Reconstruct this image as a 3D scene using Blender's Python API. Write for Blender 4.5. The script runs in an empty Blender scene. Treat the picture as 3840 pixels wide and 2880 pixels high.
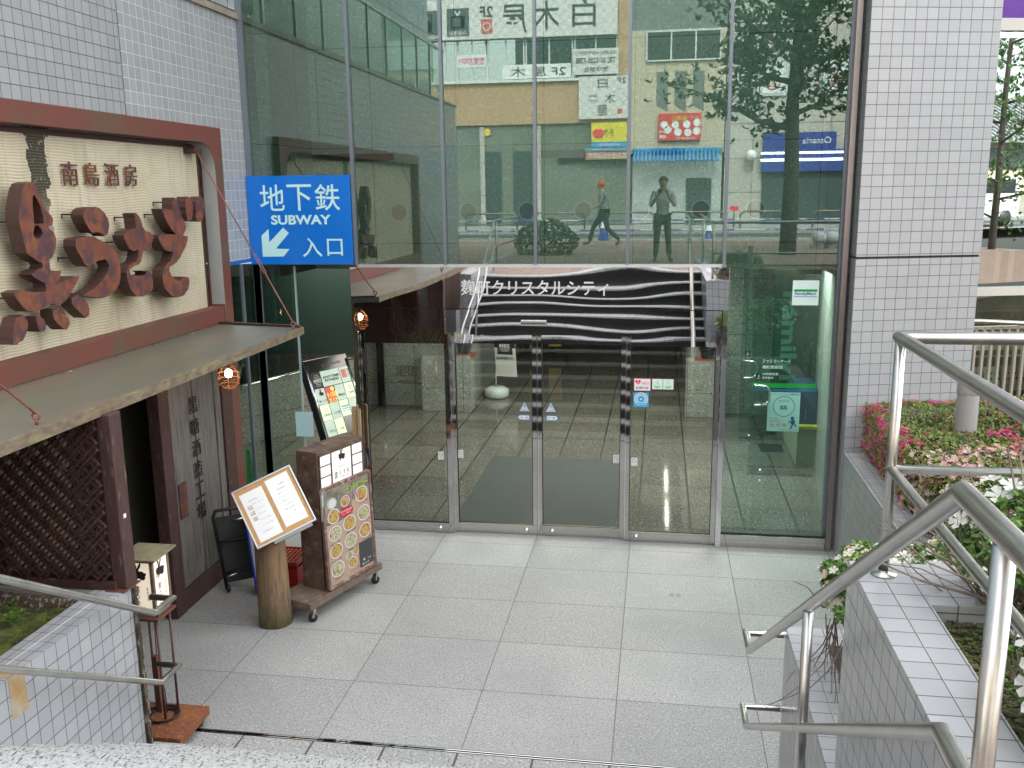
import bpy, math, random
from mathutils import Vector, Matrix
random.seed(7)
SC = bpy.context.scene
COL = SC.collection
R = math.radians
# ---------------------------------------------------------------- camera
cam_d = bpy.data.cameras.new('camera')
cam = bpy.data.objects.new('camera', cam_d); COL.objects.link(cam)
rt, up, fw = (Vector((0.98782, 0.15513, -0.01235)), Vector((-0.01972, 0.20355, 0.97887)), Vector((-0.15437, 0.96670, -0.20413)))
cam.matrix_world = Matrix(((rt.x, up.x, -fw.x, 2.242), (rt.y, up.y, -fw.y, -5.413), (rt.z, up.z, -fw.z, 3.656), (0, 0, 0, 1)))
cam_d.lens = 32.476; cam_d.sensor_width = 36; cam_d.clip_start = 0.02; cam_d.clip_end = 500
SC.camera = cam
# ---------------------------------------------------------------- sky, sun, exposure
SUN_EL, SUN_AZ = 52, 12
w = bpy.data.worlds.new('World'); SC.world = w; w.use_nodes = True
nt = w.node_tree; bg = nt.nodes['Background']
sky = nt.nodes.new('ShaderNodeTexSky'); sky.sky_type = 'NISHITA'; sky.sun_disc = False
sky.sun_elevation = R(SUN_EL); sky.sun_rotation = R(SUN_AZ); sky.dust_density = 3.0; sky.air_density = 1.3
hs = nt.nodes.new('ShaderNodeHueSaturation'); hs.inputs['Saturation'].default_value = 0.10
nt.links.new(sky.outputs[0], hs.inputs['Color']); nt.links.new(hs.outputs[0], bg.inputs[0])
bg.inputs[1].default_value = 0.15
sd = bpy.data.lights.new('sun', 'SUN'); sd.energy = 0.85; sd.angle = R(10); sd.color = (1, 0.97, 0.93)
sun = bpy.data.objects.new('sun', sd); COL.objects.link(sun)
az = R(SUN_AZ)
sun_dir = Vector((math.sin(az) * math.cos(R(SUN_EL)), math.cos(az) * math.cos(R(SUN_EL)), math.sin(R(SUN_EL))))
sun.rotation_euler = sun_dir.to_track_quat('Z', 'Y').to_euler(); sun.location = (0, -5, 30)
SC.view_settings.view_transform = 'Standard'; SC.view_settings.look = 'None'
SC.view_settings.exposure = 2.7; SC.view_settings.gamma = 1
SC.cycles.max_bounces = 10; SC.cycles.transparent_max_bounces = 14; SC.cycles.glossy_bounces = 5
SC.cycles.caustics_reflective = False; SC.cycles.caustics_refractive = False
SC.cycles.sample_clamp_indirect = 4

# ---------------------------------------------------------------- material helpers
def new_mat(name):
    m = bpy.data.materials.new(name); m.use_nodes = True
    return m, m.node_tree, m.node_tree.nodes['Principled BSDF']
def rgb(c):
    if isinstance(c, (int, float)): return (c, c, c, 1)
    return (c[0], c[1], c[2], 1)
def N(nt, t, **kw):
    n = nt.nodes.new(t)
    for k, v in kw.items(): setattr(n, k, v)
    return n
def math_n(nt, op, a, b=None, c=None):
    n = N(nt, 'ShaderNodeMath', operation=op)
    for i, v in enumerate((a, b, c)):
        if v is None: continue
        if isinstance(v, (int, float)): n.inputs[i].default_value = v
        else: nt.links.new(v, n.inputs[i])
    return n.outputs[0]
def mixc(nt, f, a, b):
    n = N(nt, 'ShaderNodeMix', data_type='RGBA')
    for i, v in ((0, f), (6, a), (7, b)):
        if hasattr(v, 'is_output'): nt.links.new(v, n.inputs[i])
        elif i == 0: n.inputs[0].default_value = v
        else: n.inputs[i].default_value = rgb(v)
    return n.outputs[2]
def ramp(nt, src, lo, hi):
    n = N(nt, 'ShaderNodeMapRange'); nt.links.new(src, n.inputs[0]); n.inputs[1].default_value = lo; n.inputs[2].default_value = hi
    return n.outputs[0]
def noise(nt, vec, scale, detail=4, rough=.6, stretch=None):
    if stretch:
        mp = N(nt, 'ShaderNodeMapping'); mp.inputs['Scale'].default_value = stretch; nt.links.new(vec, mp.inputs[0]); vec = mp.outputs[0]
    n = N(nt, 'ShaderNodeTexNoise'); n.inputs['Scale'].default_value = scale; n.inputs['Detail'].default_value = detail
    n.inputs['Roughness'].default_value = rough; nt.links.new(vec, n.inputs['Vector'])
    return n.outputs[0]
def bump(nt, p, h, dist, strength=1.0):
    b = N(nt, 'ShaderNodeBump'); b.inputs['Distance'].default_value = dist; b.inputs['Strength'].default_value = strength
    nt.links.new(h, b.inputs['Height']); nt.links.new(b.outputs[0], p.inputs['Normal'])
def M(name, c, c2=None, scale=6, rough=.5, metal=0, bmp=0, stretch=None, c3=None, scale3=20, t3=(.6, .7), lo=.35, hi=.65, rvar=0, emit=0, coat=0):
    """general surface: two colours mixed by noise, a third in patches of its own"""
    m, nt, p = new_mat(name)
    tc = N(nt, 'ShaderNodeTexCoord').outputs['Object']
    p.inputs['Roughness'].default_value = rough; p.inputs['Metallic'].default_value = metal
    if c2 is None:
        p.inputs['Base Color'].default_value = rgb(c); col = None
        if bmp or rvar: f0 = noise(nt, tc, scale, 5, .6, stretch)
    else:
        f0 = noise(nt, tc, scale, 6, .65, stretch); f = ramp(nt, f0, lo, hi); col = mixc(nt, f, c, c2)
        if c3 is not None:
            g = ramp(nt, noise(nt, tc, scale3, 5, .6, stretch), *t3); col = mixc(nt, g, col, c3)
        nt.links.new(col, p.inputs['Base Color'])
    if bmp: bump(nt, p, f0, bmp)
    if rvar: nt.links.new(math_n(nt, 'ADD', math_n(nt, 'MULTIPLY', f0, rvar), rough - rvar * .5), p.inputs['Roughness'])
    if emit:
        if col is not None: nt.links.new(col, p.inputs['Emission Color'])
        else: p.inputs['Emission Color'].default_value = rgb(c)
        p.inputs['Emission Strength'].default_value = emit
    if coat: p.inputs['Coat Weight'].default_value = coat; p.inputs['Coat Roughness'].default_value = .05
    return m
def tile_mat(name, pitch, off, c, c2, grout, gw=.006, rough=.3, bmp=.003, speck=None, gmask=None, stain=None, cellmix=1.0, rgrout=.8, spec=.5):
    """square-set tiles or slabs on any box-like surface: joints along the two axes lying in each face"""
    m, nt, p = new_mat(name)
    t = N(nt, 'ShaderNodeTexCoord'); sp = N(nt, 'ShaderNodeSeparateXYZ'); nt.links.new(t.outputs['Object'], sp.inputs[0])
    sn = N(nt, 'ShaderNodeSeparateXYZ'); nt.links.new(t.outputs['Normal'], sn.inputs[0])
    tot = None; cells = N(nt, 'ShaderNodeCombineXYZ')
    for i in range(3):
        q = math_n(nt, 'DIVIDE', math_n(nt, 'ADD', sp.outputs[i], off[i]), pitch[i])
        fr = math_n(nt, 'FRACT', q); nt.links.new(math_n(nt, 'FLOOR', q), cells.inputs[i])
        d = math_n(nt, 'ABSOLUTE', math_n(nt, 'SUBTRACT', fr, .5))
        ln = math_n(nt, 'GREATER_THAN', d, .5 - gw / 2 / pitch[i])
        ln = math_n(nt, 'MULTIPLY', ln, math_n(nt, 'LESS_THAN', math_n(nt, 'ABSOLUTE', sn.outputs[i]), .6))
        if gmask and gmask[i]:   # this axis' joints only where y lies in range
            lo, hi, extra = gmask[i]
            rng = math_n(nt, 'MULTIPLY', math_n(nt, 'GREATER_THAN', sp.outputs[1], lo), math_n(nt, 'LESS_THAN', sp.outputs[1], hi))
            ln = math_n(nt, 'MULTIPLY', ln, rng)
            if extra is not None:
                ex = math_n(nt, 'LESS_THAN', math_n(nt, 'ABSOLUTE', math_n(nt, 'SUBTRACT', sp.outputs[1], extra)), gw / 2)
                ln = math_n(nt, 'MAXIMUM', ln, ex)
        tot = ln if tot is None else math_n(nt, 'MAXIMUM', tot, ln)
    wn = N(nt, 'ShaderNodeTexWhiteNoise', noise_dimensions='3D'); nt.links.new(cells.outputs[0], wn.inputs['Vector'])
    col = mixc(nt, math_n(nt, 'MULTIPLY', wn.outputs[0], cellmix), c, c2)
    if speck:
        dark, light, sc = speck
        nz = noise(nt, t.outputs['Object'], sc, 2, .5)
        col = mixc(nt, math_n(nt, 'MULTIPLY', ramp(nt, nz, .56, .66), .75), col, dark)
        nz2 = noise(nt, t.outputs['Object'], sc * .83, 2, .5)
        col = mixc(nt, math_n(nt, 'MULTIPLY', ramp(nt, nz2, .58, .68), .8), col, light)
    if stain:
        sc_, amt, colr = stain
        col = mixc(nt, math_n(nt, 'MULTIPLY', ramp(nt, noise(nt, t.outputs['Object'], sc_, 5, .6), .42, .75), amt), col, colr)
    col = mixc(nt, tot, col, grout)
    nt.links.new(col, p.inputs['Base Color'])
    nt.links.new(math_n(nt, 'ADD', math_n(nt, 'MULTIPLY', tot, rgrout - rough), rough), p.inputs['Roughness'])
    if bmp: bump(nt, p, math_n(nt, 'SUBTRACT', 1, tot), bmp)
    p.inputs['Specular IOR Level'].default_value = spec
    return m
def glass_mat(name, tint, refl, rough=0.0, refl_col=(.9, 1, .95), haze=0.0):
    m = bpy.data.materials.new(name); m.use_nodes = True; nt = m.node_tree
    for n in list(nt.nodes): nt.nodes.remove(n)
    out = N(nt, 'ShaderNodeOutputMaterial'); tr = N(nt, 'ShaderNodeBsdfTransparent'); gl = N(nt, 'ShaderNodeBsdfGlossy')
    tr.inputs[0].default_value = rgb(tint); gl.inputs[0].default_value = rgb(refl_col); gl.inputs['Roughness'].default_value = rough
    fr = N(nt, 'ShaderNodeFresnel'); fr.inputs[0].default_value = 1.45
    f = math_n(nt, 'MINIMUM', math_n(nt, 'ADD', fr.outputs[0], refl), 1.0)
    mx = N(nt, 'ShaderNodeMixShader'); nt.links.new(f, mx.inputs[0]); nt.links.new(tr.outputs[0], mx.inputs[1]); nt.links.new(gl.outputs[0], mx.inputs[2])
    nt.links.new(mx.outputs[0], out.inputs[0])
    return m
def leaf_mat(name, cols, rough=.5, trans=.25):
    """leaves or petals: each separate leaf takes its own colour from the list"""
    m, nt, p = new_mat(name)
    g = N(nt, 'ShaderNodeNewGeometry'); cr = N(nt, 'ShaderNodeValToRGB'); cr.color_ramp.interpolation = 'CONSTANT'
    nt.links.new(g.outputs['Random Per Island'], cr.inputs[0])
    el = cr.color_ramp.elements
    while len(el) < len(cols): el.new(.5)
    for i, c in enumerate(cols): el[i].position = i / len(cols); el[i].color = rgb(c)
    nt.links.new(cr.outputs[0], p.inputs['Base Color']); p.inputs['Roughness'].default_value = rough
    p.inputs['Subsurface Weight'].default_value = 0
    tr = N(nt, 'ShaderNodeBsdfTranslucent'); nt.links.new(cr.outputs[0], tr.inputs[0])
    mx = N(nt, 'ShaderNodeMixShader'); mx.inputs[0].default_value = trans
    nt.links.new(p.outputs[0], mx.inputs[1]); nt.links.new(tr.outputs[0], mx.inputs[2]); nt.links.new(mx.outputs[0], nt.nodes['Material Output'].inputs[0])
    return m

# ---------------------------------------------------------------- mesh helpers
def text_geo(s, depth=.0, bold=0.0, shear=0, spacing=1.0, line=1.0, res=3):
    if any(ord(ch) > 0x2000 for ch in s): bold = min(bold, .006)
    cu = bpy.data.curves.new('t', 'FONT'); cu.body = s; cu.extrude = depth; cu.offset = bold; cu.shear = shear
    cu.space_character = spacing; cu.space_line = line; cu.resolution_u = res; cu.fill_mode = 'BOTH' if depth else 'FRONT'
    cu.align_x = 'CENTER'
    o = bpy.data.objects.new('t', cu); me = o.to_mesh()
    vs = [v.co.copy() for v in me.vertices]; fs = [tuple(p.vertices) for p in me.polygons]
    o.to_mesh_clear(); bpy.data.objects.remove(o); bpy.data.curves.remove(cu)
    return vs, fs
class MB:
    def __init__(s): s.v = []; s.f = []; s.mi = []; s.m = 0; s.sm = []; s.smooth = False
    def add(s, vs, fs):
        b = len(s.v); s.v += [tuple(v) for v in vs]; s.f += [tuple(b + i for i in f) for f in fs]; s.mi += [s.m] * len(fs); s.sm += [s.smooth] * len(fs)
        return s
    def box(s, x0, x1, y0, y1, z0, z1):
        return s.add([(x0, y0, z0), (x1, y0, z0), (x1, y1, z0), (x0, y1, z0), (x0, y0, z1), (x1, y0, z1), (x1, y1, z1), (x0, y1, z1)],
                     [(0, 3, 2, 1), (4, 5, 6, 7), (0, 1, 5, 4), (1, 2, 6, 5), (2, 3, 7, 6), (3, 0, 4, 7)])
    def obox(s, c, U, V, W):
        """box centred at c with half-axis vectors U, V, W"""
        c, U, V, W = map(Vector, (c, U, V, W))
        vs = [c + a * U + b * V + d * W for d in (-1, 1) for b in (-1, 1) for a in (-1, 1)]
        return s.add(vs, [(0, 2, 3, 1), (4, 5, 7, 6), (0, 1, 5, 4), (2, 6, 7, 3), (0, 4, 6, 2), (1, 3, 7, 5)])
    def quad(s, a, b, c, d): return s.add([a, b, c, d], [(0, 1, 2, 3)])
    def bar(s, a, b, w, h, upv=(0, 0, 1)):
        a, b = Vector(a), Vector(b); d = b - a; L = d.length; d.normalize(); u = Vector(upv); sd_ = d.cross(u)
        if sd_.length < 1e-4: sd_ = d.cross(Vector((1, 0, 0)))
        sd_.normalize(); u = sd_.cross(d)
        return s.obox((a + b) / 2, d * L / 2, sd_ * w / 2, u * h / 2)
    def prism(s, poly, O, U, V, T):
        """2-D outline extruded: front face at O, thickness vector T"""
        O, U, V, T = map(Vector, (O, U, V, T)); n = len(poly)
        if U.cross(V).dot(T) > 0: T_sign = 1
        else: T_sign = -1
        area = sum(poly[i][0] * poly[(i + 1) % n][1] - poly[(i + 1) % n][0] * poly[i][1] for i in range(n))
        if area * T_sign > 0: poly = poly[::-1]
        a = [O + U * p[0] + V * p[1] for p in poly]; b = [q + T for q in a]
        fs = [tuple(range(n)), tuple(range(2 * n - 1, n - 1, -1))] + [(i, i + n, (i + 1) % n + n, (i + 1) % n) for i in range(n)]
        return s.add(a + b, fs)
    def flat(s, poly, O, U, V):
        O, U, V = map(Vector, (O, U, V)); n = len(poly)
        area = sum(poly[i][0] * poly[(i + 1) % n][1] - poly[(i + 1) % n][0] * poly[i][1] for i in range(n))
        if area < 0: poly = poly[::-1]
        return s.add([O + U * p[0] + V * p[1] for p in poly], [tuple(range(n))])
    def disc(s, c, U, V, r, n=24, r2=None):
        if r2 is None: return s.flat([(r * math.cos(2 * math.pi * i / n), r * math.sin(2 * math.pi * i / n)) for i in range(n)], c, U, V)
        c, U, V = map(Vector, (c, U, V)); vs = []
        for i in range(n):
            a = 2 * math.pi * i / n; e = U * math.cos(a) + V * math.sin(a); vs += [c + e * r, c + e * r2]
        return s.add(vs, [(2 * i, (2 * i + 2) % (2 * n), (2 * i + 3) % (2 * n), 2 * i + 1) for i in range(n)])
    def tube(s, pts, r, seg=10, closed=False, cap=True):
        pts = [Vector(p) for p in pts]; n = len(pts); sm0 = s.smooth; s.smooth = True
        rs = r if isinstance(r, (list, tuple)) else [r] * n
        tg = []
        for i in range(n):
            a = pts[i - 1] if (i > 0 or closed) else None; b = pts[(i + 1) % n] if (i < n - 1 or closed) else None
            d1 = (pts[i] - a).normalized() if a is not None else None; d2 = (b - pts[i]).normalized() if b is not None else None
            t = (d1 + d2).normalized() if (d1 and d2 and (d1 + d2).length > 1e-6) else (d1 or d2); k = 1.0
            if d1 and d2: k = 1 / max(.35, t.dot(d1))
            tg.append((t, k, d1, d2))
        t0 = tg[0][0]; nrm = t0.orthogonal().normalized(); vs = []
        prev = t0
        for i in range(n):
            t, k, d1, d2 = tg[i]
            ax = prev.cross(t)
            if ax.length > 1e-6: nrm = Matrix.Rotation(prev.angle(t), 3, ax.normalized()) @ nrm
            nrm = (nrm - t * nrm.dot(t)).normalized(); bn = t.cross(nrm); prev = t
            mit = None
            if d1 and d2 and d1.cross(d2).length > 1e-4: mit = (d2 - d1).normalized()
            for j in range(seg):
                a = 2 * math.pi * j / seg; e = (nrm * math.cos(a) + bn * math.sin(a)) * rs[i]
                if mit is not None: e = e + mit * e.dot(mit) * (k - 1)
                vs.append(pts[i] + e)
        fs = []
        for i in range(n if closed else n - 1):
            o, p = i * seg, ((i + 1) % n) * seg
            fs += [(o + j, o + (j + 1) % seg, p + (j + 1) % seg, p + j) for j in range(seg)]
        s.add(vs, fs)
        if cap and not closed:
            s.smooth = False; b = len(s.v) - len(vs)
            s.f += [tuple(b + j for j in reversed(range(seg))), tuple(b + (n - 1) * seg + j for j in range(seg))]; s.mi += [s.m] * 2; s.sm += [False] * 2
        s.smooth = sm0
        return s
    def lathe(s, prof, c, seg=24, axis=(0, 0, 1)):
        ax = Vector(axis).normalized(); u = ax.orthogonal().normalized(); v = ax.cross(u); c = Vector(c); vs = []; sm0 = s.smooth; s.smooth = True
        for r, h in prof:
            for j in range(seg):
                a = 2 * math.pi * j / seg; vs.append(c + ax * h + (u * math.cos(a) + v * math.sin(a)) * max(r, 1e-4))
        fs = [(i * seg + j, i * seg + (j + 1) % seg, (i + 1) * seg + (j + 1) % seg, (i + 1) * seg + j) for i in range(len(prof) - 1) for j in range(seg)]
        s.add(vs, fs); s.smooth = sm0; return s
    def ball(s, c, r, seg=16, sc=(1, 1, 1)):
        prof = [(math.sin(math.pi * i / (seg // 2)), -math.cos(math.pi * i / (seg // 2))) for i in range(seg // 2 + 1)]
        b = len(s.v); s.lathe(prof, (0, 0, 0), seg)
        for i in range(b, len(s.v)): x, y, z = s.v[i]; s.v[i] = (c[0] + x * r * sc[0], c[1] + y * r * sc[1], c[2] + z * r * sc[2])
        return s
    def text(s, t, c, U, V, w, h, depth=0, bold=0.0, vertical=False, keep=False, shear=0, n=None):
        """writing centred at c, fitted to width w and height h along unit vectors U (reading direction) and V (up)"""
        c, U, V = Vector(c), Vector(U).normalized(), Vector(V).normalized(); W = U.cross(V)
        vs, fs = text_geo('\n'.join(t) if vertical else t, .5 if depth else 0, bold, shear)
        if not vs: return s
        x0 = min(v.x for v in vs); x1 = max(v.x for v in vs); y0 = min(v.y for v in vs); y1 = max(v.y for v in vs)
        sx = w / max(1e-5, x1 - x0); sy = h / max(1e-5, y1 - y0)
        if keep: sx = sy = min(sx, sy)
        out = [c + U * ((v.x - (x0 + x1) / 2) * sx) + V * ((v.y - (y0 + y1) / 2) * sy) + W * (v.z * depth) for v in vs]
        return s.add(out, fs)
    def build(s, name, mats, parent=None, bevel=0, label=None):
        me = bpy.data.meshes.new(name); me.from_pydata(s.v, [], s.f)
        if not isinstance(mats, (list, tuple)): mats = [mats]
        for m in mats: me.materials.append(m)
        me.polygons.foreach_set('material_index', s.mi); me.polygons.foreach_set('use_smooth', s.sm); me.update()
        o = bpy.data.objects.new(name, me); COL.objects.link(o)
        if parent is not None:
            o.parent = parent
            o.matrix_parent_inverse = Matrix.Translation(-Vector(parent.location)) if parent.type == 'EMPTY' and not parent.get('_rot') else Matrix.Identity(4)
        if bevel:
            b = o.modifiers.new('bevel', 'BEVEL'); b.width = bevel; b.segments = 2; b.limit_method = 'ANGLE'
        if label: o['label'] = label
        return o
def tag(o, label, cat, group=None):
    o['label'] = label; o['category'] = cat
    if group: o['group'] = group
    return o
def thing(name, label, cat, loc, group=None):
    o = bpy.data.objects.new(name, None); COL.objects.link(o); o.location = loc; o.empty_display_size = .2
    return tag(o, label, cat, group)
def lthing(name, label, cat, loc, rz=0, group=None):
    """a thing whose parts are built in its own local axes"""
    o = thing(name, label, cat, loc, group); o.rotation_euler = (0, 0, rz); o['_rot'] = 1
    return o
def struct(o): o['kind'] = 'structure'; return o
def stuff(o): o['kind'] = 'stuff'; return o
X, Y, Z = Vector((1, 0, 0)), Vector((0, 1, 0)), Vector((0, 0, 1))

# ---------------------------------------------------------------- materials
granite = tile_mat('pale_granite_paving', (1.0, .775, 5), (0, 0, 0), (.335, .33, .325), (.41, .405, .395), (.17, .165, .155), gw=.007, rough=.62, bmp=.001, speck=((.09, .09, .09), (.64, .63, .62), 78), gmask=(None, (-.3, 3.4, 3.69), None), stain=(.8, .45, (.22, .22, .215)))
granite_strip = tile_mat('pale_granite_strip', (.503, 9, 9), (.525, 4, 0), (.355, .35, .345), (.40, .395, .385), (.10, .10, .09), gw=.016, rough=.62, bmp=.002, speck=((.07, .07, .07), (.66, .66, .65), 62))
step_light = M('flamed_granite_step', (.36, .36, .355), (.56, .56, .55), 55, .7, c3=(.14, .14, .14), scale3=60, t3=(.54, .62), bmp=.002)
step_dark = M('dark_polished_granite', (.014, .014, .015), (.03, .03, .03), 60, .2, c3=(.06, .06, .06), scale3=130, t3=(.62, .7))
lobby_stone = tile_mat('lobby_granite_floor', (.58, .75, 9), (.25, .1, 0), (.095, .09, .075), (.15, .14, .12), (.006, .006, .005), gw=.018, rough=.07, bmp=.0005, speck=((.025, .025, .02), (.36, .35, .32), 42), stain=(.8, .3, (.11, .10, .085)), rgrout=.5, spec=.3)
wall_stone = tile_mat('speckled_granite_wall', (.93, 9, .92), (.05, 4, .52), (.25, .265, .24), (.29, .30, .275), (.06, .065, .06), gw=.008, rough=.35, bmp=.001, speck=((.07, .075, .065), (.50, .51, .48), 36))
tile_grey = tile_mat('grey_glazed_wall_tile', (.1, .1, .1), (.05, .0, .0), (.34, .35, .365), (.38, .39, .405), (.16, .15, .16), gw=.005, rough=.22, stain=(1.3, .12, (.25, .27, .27)))
tile_white_joint = tile_mat('grey_glazed_tile_pale_joint', (.1, .1, .1), (.05, .0, .0), (.30, .32, .335), (.35, .37, .385), (.62, .64, .66), gw=.005, rough=.22, stain=(1.3, .15, (.25, .28, .27)))
tile_dark_joint = tile_mat('grey_glazed_tile_dark_joint', (.1, .1, .1), (.05, .06, .0), (.30, .315, .33), (.34, .355, .37), (.08, .07, .08), gw=.005, rough=.22, stain=(1.3, .15, (.26, .28, .28)))
tile_near = tile_mat('pale_grey_planter_tile', (.1, .1, .1), (0, .04, .01), (.37, .38, .395), (.42, .43, .445), (.11, .09, .11), gw=.0045, rough=.2, stain=(2, .12, (.36, .38, .40)))
tile_pillar = tile_mat('pillar_tile', (.105, .105, .1045), (0, 0, .0), (.38, .40, .42), (.43, .45, .47), (.17, .14, .15), gw=.005, rough=.2, stain=(.7, .2, (.36, .37, .40)))
steel = M('brushed_stainless', (.50, .49, .47), (.60, .59, .57), 8, .30, 1.0, stretch=(1, 1, 1), rvar=.14)
steel_frame = M('satin_steel_door_frame', (.52, .51, .49), (.56, .55, .53), 3, .035, 1.0, rvar=.02)
chrome = M('polished_chrome', (.75, .75, .76), rough=.06, metal=1.0)
alu = M('grey_aluminium', (.50, .52, .54), rough=.35, metal=.8)
def mirror_mat():
    m, nt, p = new_mat('wavy_mirror_steel'); p.inputs['Base Color'].default_value = (.85, .85, .86, 1); p.inputs['Metallic'].default_value = 1; p.inputs['Roughness'].default_value = .015
    tc = N(nt, 'ShaderNodeTexCoord').outputs['Object']
    bump(nt, p, noise(nt, tc, 2.2, 0, .4, (.5, 1, 1.3)), .05, .07); return m
mirror = mirror_mat()
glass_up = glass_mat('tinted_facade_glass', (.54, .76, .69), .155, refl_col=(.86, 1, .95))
glass_low = glass_mat('tinted_lower_glass', (.60, .86, .82), .07)  # same glass as glass_up, reflection weakened and tint cleared to show the inside
glass_door = glass_mat('clear_door_glass', (.80, .91, .87), .05)
glass_in = glass_mat('inner_glass', (.62, .78, .72), .04)
glass_shop = glass_mat('shop_glass', (.5, .55, .53), .45)
mullion_m = M('grey_blue_mullion', (.20, .23, .27), rough=.35, metal=.5)
rust = M('rust_red_painted_steel', (.17, .045, .036), (.12, .058, .036), 1.6, .55, c3=(.10, .085, .05), scale3=2.2, t3=(.52, .78), bmp=.001)
rust_face = M('rusted_cut_steel', (.13, .038, .030), (.22, .075, .03), 6, .75, c3=(.075, .035, .04), scale3=8, t3=(.46, .60), bmp=.014)
rust_side = M('dark_rust_edge', (.065, .022, .020), (.05, .03, .022), 3, .55, bmp=.002)
rusty_brown = M('mottled_rusty_sheet', (.16, .105, .07), (.07, .035, .03), 7, .65, c3=(.30, .23, .15), scale3=9, t3=(.58, .7), bmp=.003)
rusty_post = M('worn_red_brown_timber', (.075, .034, .028), (.045, .022, .020), 9, .7, stretch=(4, 4, .7), c3=(.26, .17, .14), scale3=14, t3=(.6, .75), bmp=.004)
black = M('black_paint', (.012, .012, .013), rough=.4)
blackink = M('black_ink', (.015, .014, .014), rough=.7)
white = M('white_paper', (.80, .80, .79), rough=.6)
dark = M('dark_interior', (.012, .013, .012), rough=.8)
yellowgreen_tx = M('yellow_lettering', (.75, .78, .10), rough=.5)
# ================================================================ SETTING
mb = MB(); mb.box(-2.35, 4.30, 0.02, 4.02, -.2, 0); mb.box(-2.35, -1.0, -.5, 0.02, -.2, 0); struct(mb.build('courtyard_paving', granite))
mb = MB(); mb.box(-1.0, 4.30, -.47, -.025, -.2, .0); struct(mb.build('paving_strip', granite_strip))
mb = MB(); mb.box(-.95, 3.0, -.025, .02, -.2, -.02); mb.m = 1
for y in (-.018, .004): mb.box(-.95, 3.0, y, y + .008, -.02, .001)
struct(mb.build('drain_slot', [dark, steel_frame]))
# stairs: pale treads, dark polished risers
mb = MB(); RIS, TRD, Y0 = .17, .27, -.42
for k in range(13):
    y = Y0 - TRD * k; z = RIS * (k + 1)
    mb.m = 0; mb.box(-.948, 2.998, y - TRD + .0, y, z - .022, z)
    mb.m = 1; mb.box(-.948, 2.998, y - TRD, y - .010, z - RIS, z - .022)
mb.m = 2
for k in range(12):
    y = Y0 - TRD * k; z = RIS * (k + 1)
    for j in range(8):
        x = -.6 + .5 * j + (.25 if k % 2 else 0)
        if x < 2.95: mb.box(x, x + .004, y - TRD + .002, y - .001, z, z + .0008)
struct(mb.build('granite_stairs', [step_light, step_dark, dark]))
brick_pave = tile_mat('brick_sidewalk', (.2, .1, 9), (0, 0, 4), (.20, .14, .12), (.28, .19, .15), (.10, .09, .08), gw=.006, rough=.7, bmp=.002)
asphalt = M('asphalt', (.045, .045, .047), (.06, .06, .06), 30, .85, c3=(.085, .085, .085), scale3=60)
mb = MB(); mb.box(-14, 16, -14.5, Y0 - TRD * 13, 1.5, 2.205); struct(mb.build('near_sidewalk', brick_pave))
mb = MB(); mb.box(-14, 16, -14.7, -14.5, 1.5, 2.215); struct(mb.build('near_kerb', step_light))
mb = MB(); mb.quad((-60, -22, 2.07), (60, -22, 2.07), (60, -14.7, 2.07), (-60, -14.7, 2.07)); struct(mb.build('road', asphalt))
roadwhite = M('road_marking_white', (.75, .75, .73), (.55, .55, .53), 9, .7)
mb = MB()
for y in (-15.3, -18.2, -21.4): mb.quad((-40, y - .09, 2.074), (40, y - .09, 2.074), (40, y + .09, 2.074), (-40, y + .09, 2.074))
struct(mb.build('road_marking', roadwhite))
mb = MB(); mb.box(-60, 60, -26, -22, 1.5, 2.21); struct(mb.build('far_sidewalk', M('far_pavement', (.26, .25, .24), (.32, .31, .29), 5, .8)))
mb = MB(); mb.quad((-80, -80, 1.7), (80, -80, 1.7), (80, -14.6, 1.7), (-80, -14.6, 1.7)); struct(mb.build('ground', asphalt))

# ---------------------------------------------------------------- lobby inside the glass
mb = MB(); mb.box(-5.2, 5.2, 4.02, 22, -.2, -.004); struct(mb.build('lobby_floor', lobby_stone))
ceil_m = M('lobby_ceiling', (.30, .30, .28), rough=.7)
lob = thing('lobby_interior', 'speckled granite entrance lobby seen through the glass doors', 'lobby', (1, 9.9, 0))
mb = MB(); mb.box(-5.2, -.95, 9.9, 10.1, 0, 2.75); mb.build('granite_wall', wall_stone, lob)
mb = MB(); mb.box(2.80, 5.4, 9.9, 10.1, 0, 2.75); mb.build('granite_wall', wall_stone, lob)
mb = MB(); mb.box(-1.15, -.95, 10.1, 20, 0, 2.75); mb.build('granite_wall', wall_stone, lob)
mb = MB(); mb.box(2.80, 3.0, 10.1, 20, 0, 2.75); mb.build('granite_wall', wall_stone, lob)
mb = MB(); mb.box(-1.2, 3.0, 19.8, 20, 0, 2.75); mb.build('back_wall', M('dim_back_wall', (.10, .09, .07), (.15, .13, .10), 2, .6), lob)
mb = MB(); mb.box(-1.7, -.85, 9.55, 9.88, 0, .95); mb.build('planter_ledge', wall_stone, lob)
mb = MB(); mb.box(2.72, 3.35, 9.55, 9.88, 0, .93); mb.build('planter_ledge', wall_stone, lob)
mb = MB(); mb.text('定礎', (-1.62, 9.545, .55), X, Z, .0001, .0001)
mb = MB(); mb.text('定礎', (-2.05, 9.893, .62), X, Z, .42, .2, depth=.004); mb.text('2003年 5月', (-2.05, 9.893, .43), X, Z, .34, .06, depth=.004); mb.build('cornerstone_lettering', M('carved_grey', (.12, .12, .11), rough=.6), lob)
mb = MB(); mb.box(-5.2, 5.2, 5.6, 22, 2.76, 2.9); mb.build('ceiling', ceil_m, lob)
mb = MB(); mb.box(-1.96, 4.6, 5.42, 5.6, 2.76, 7.2)
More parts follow.
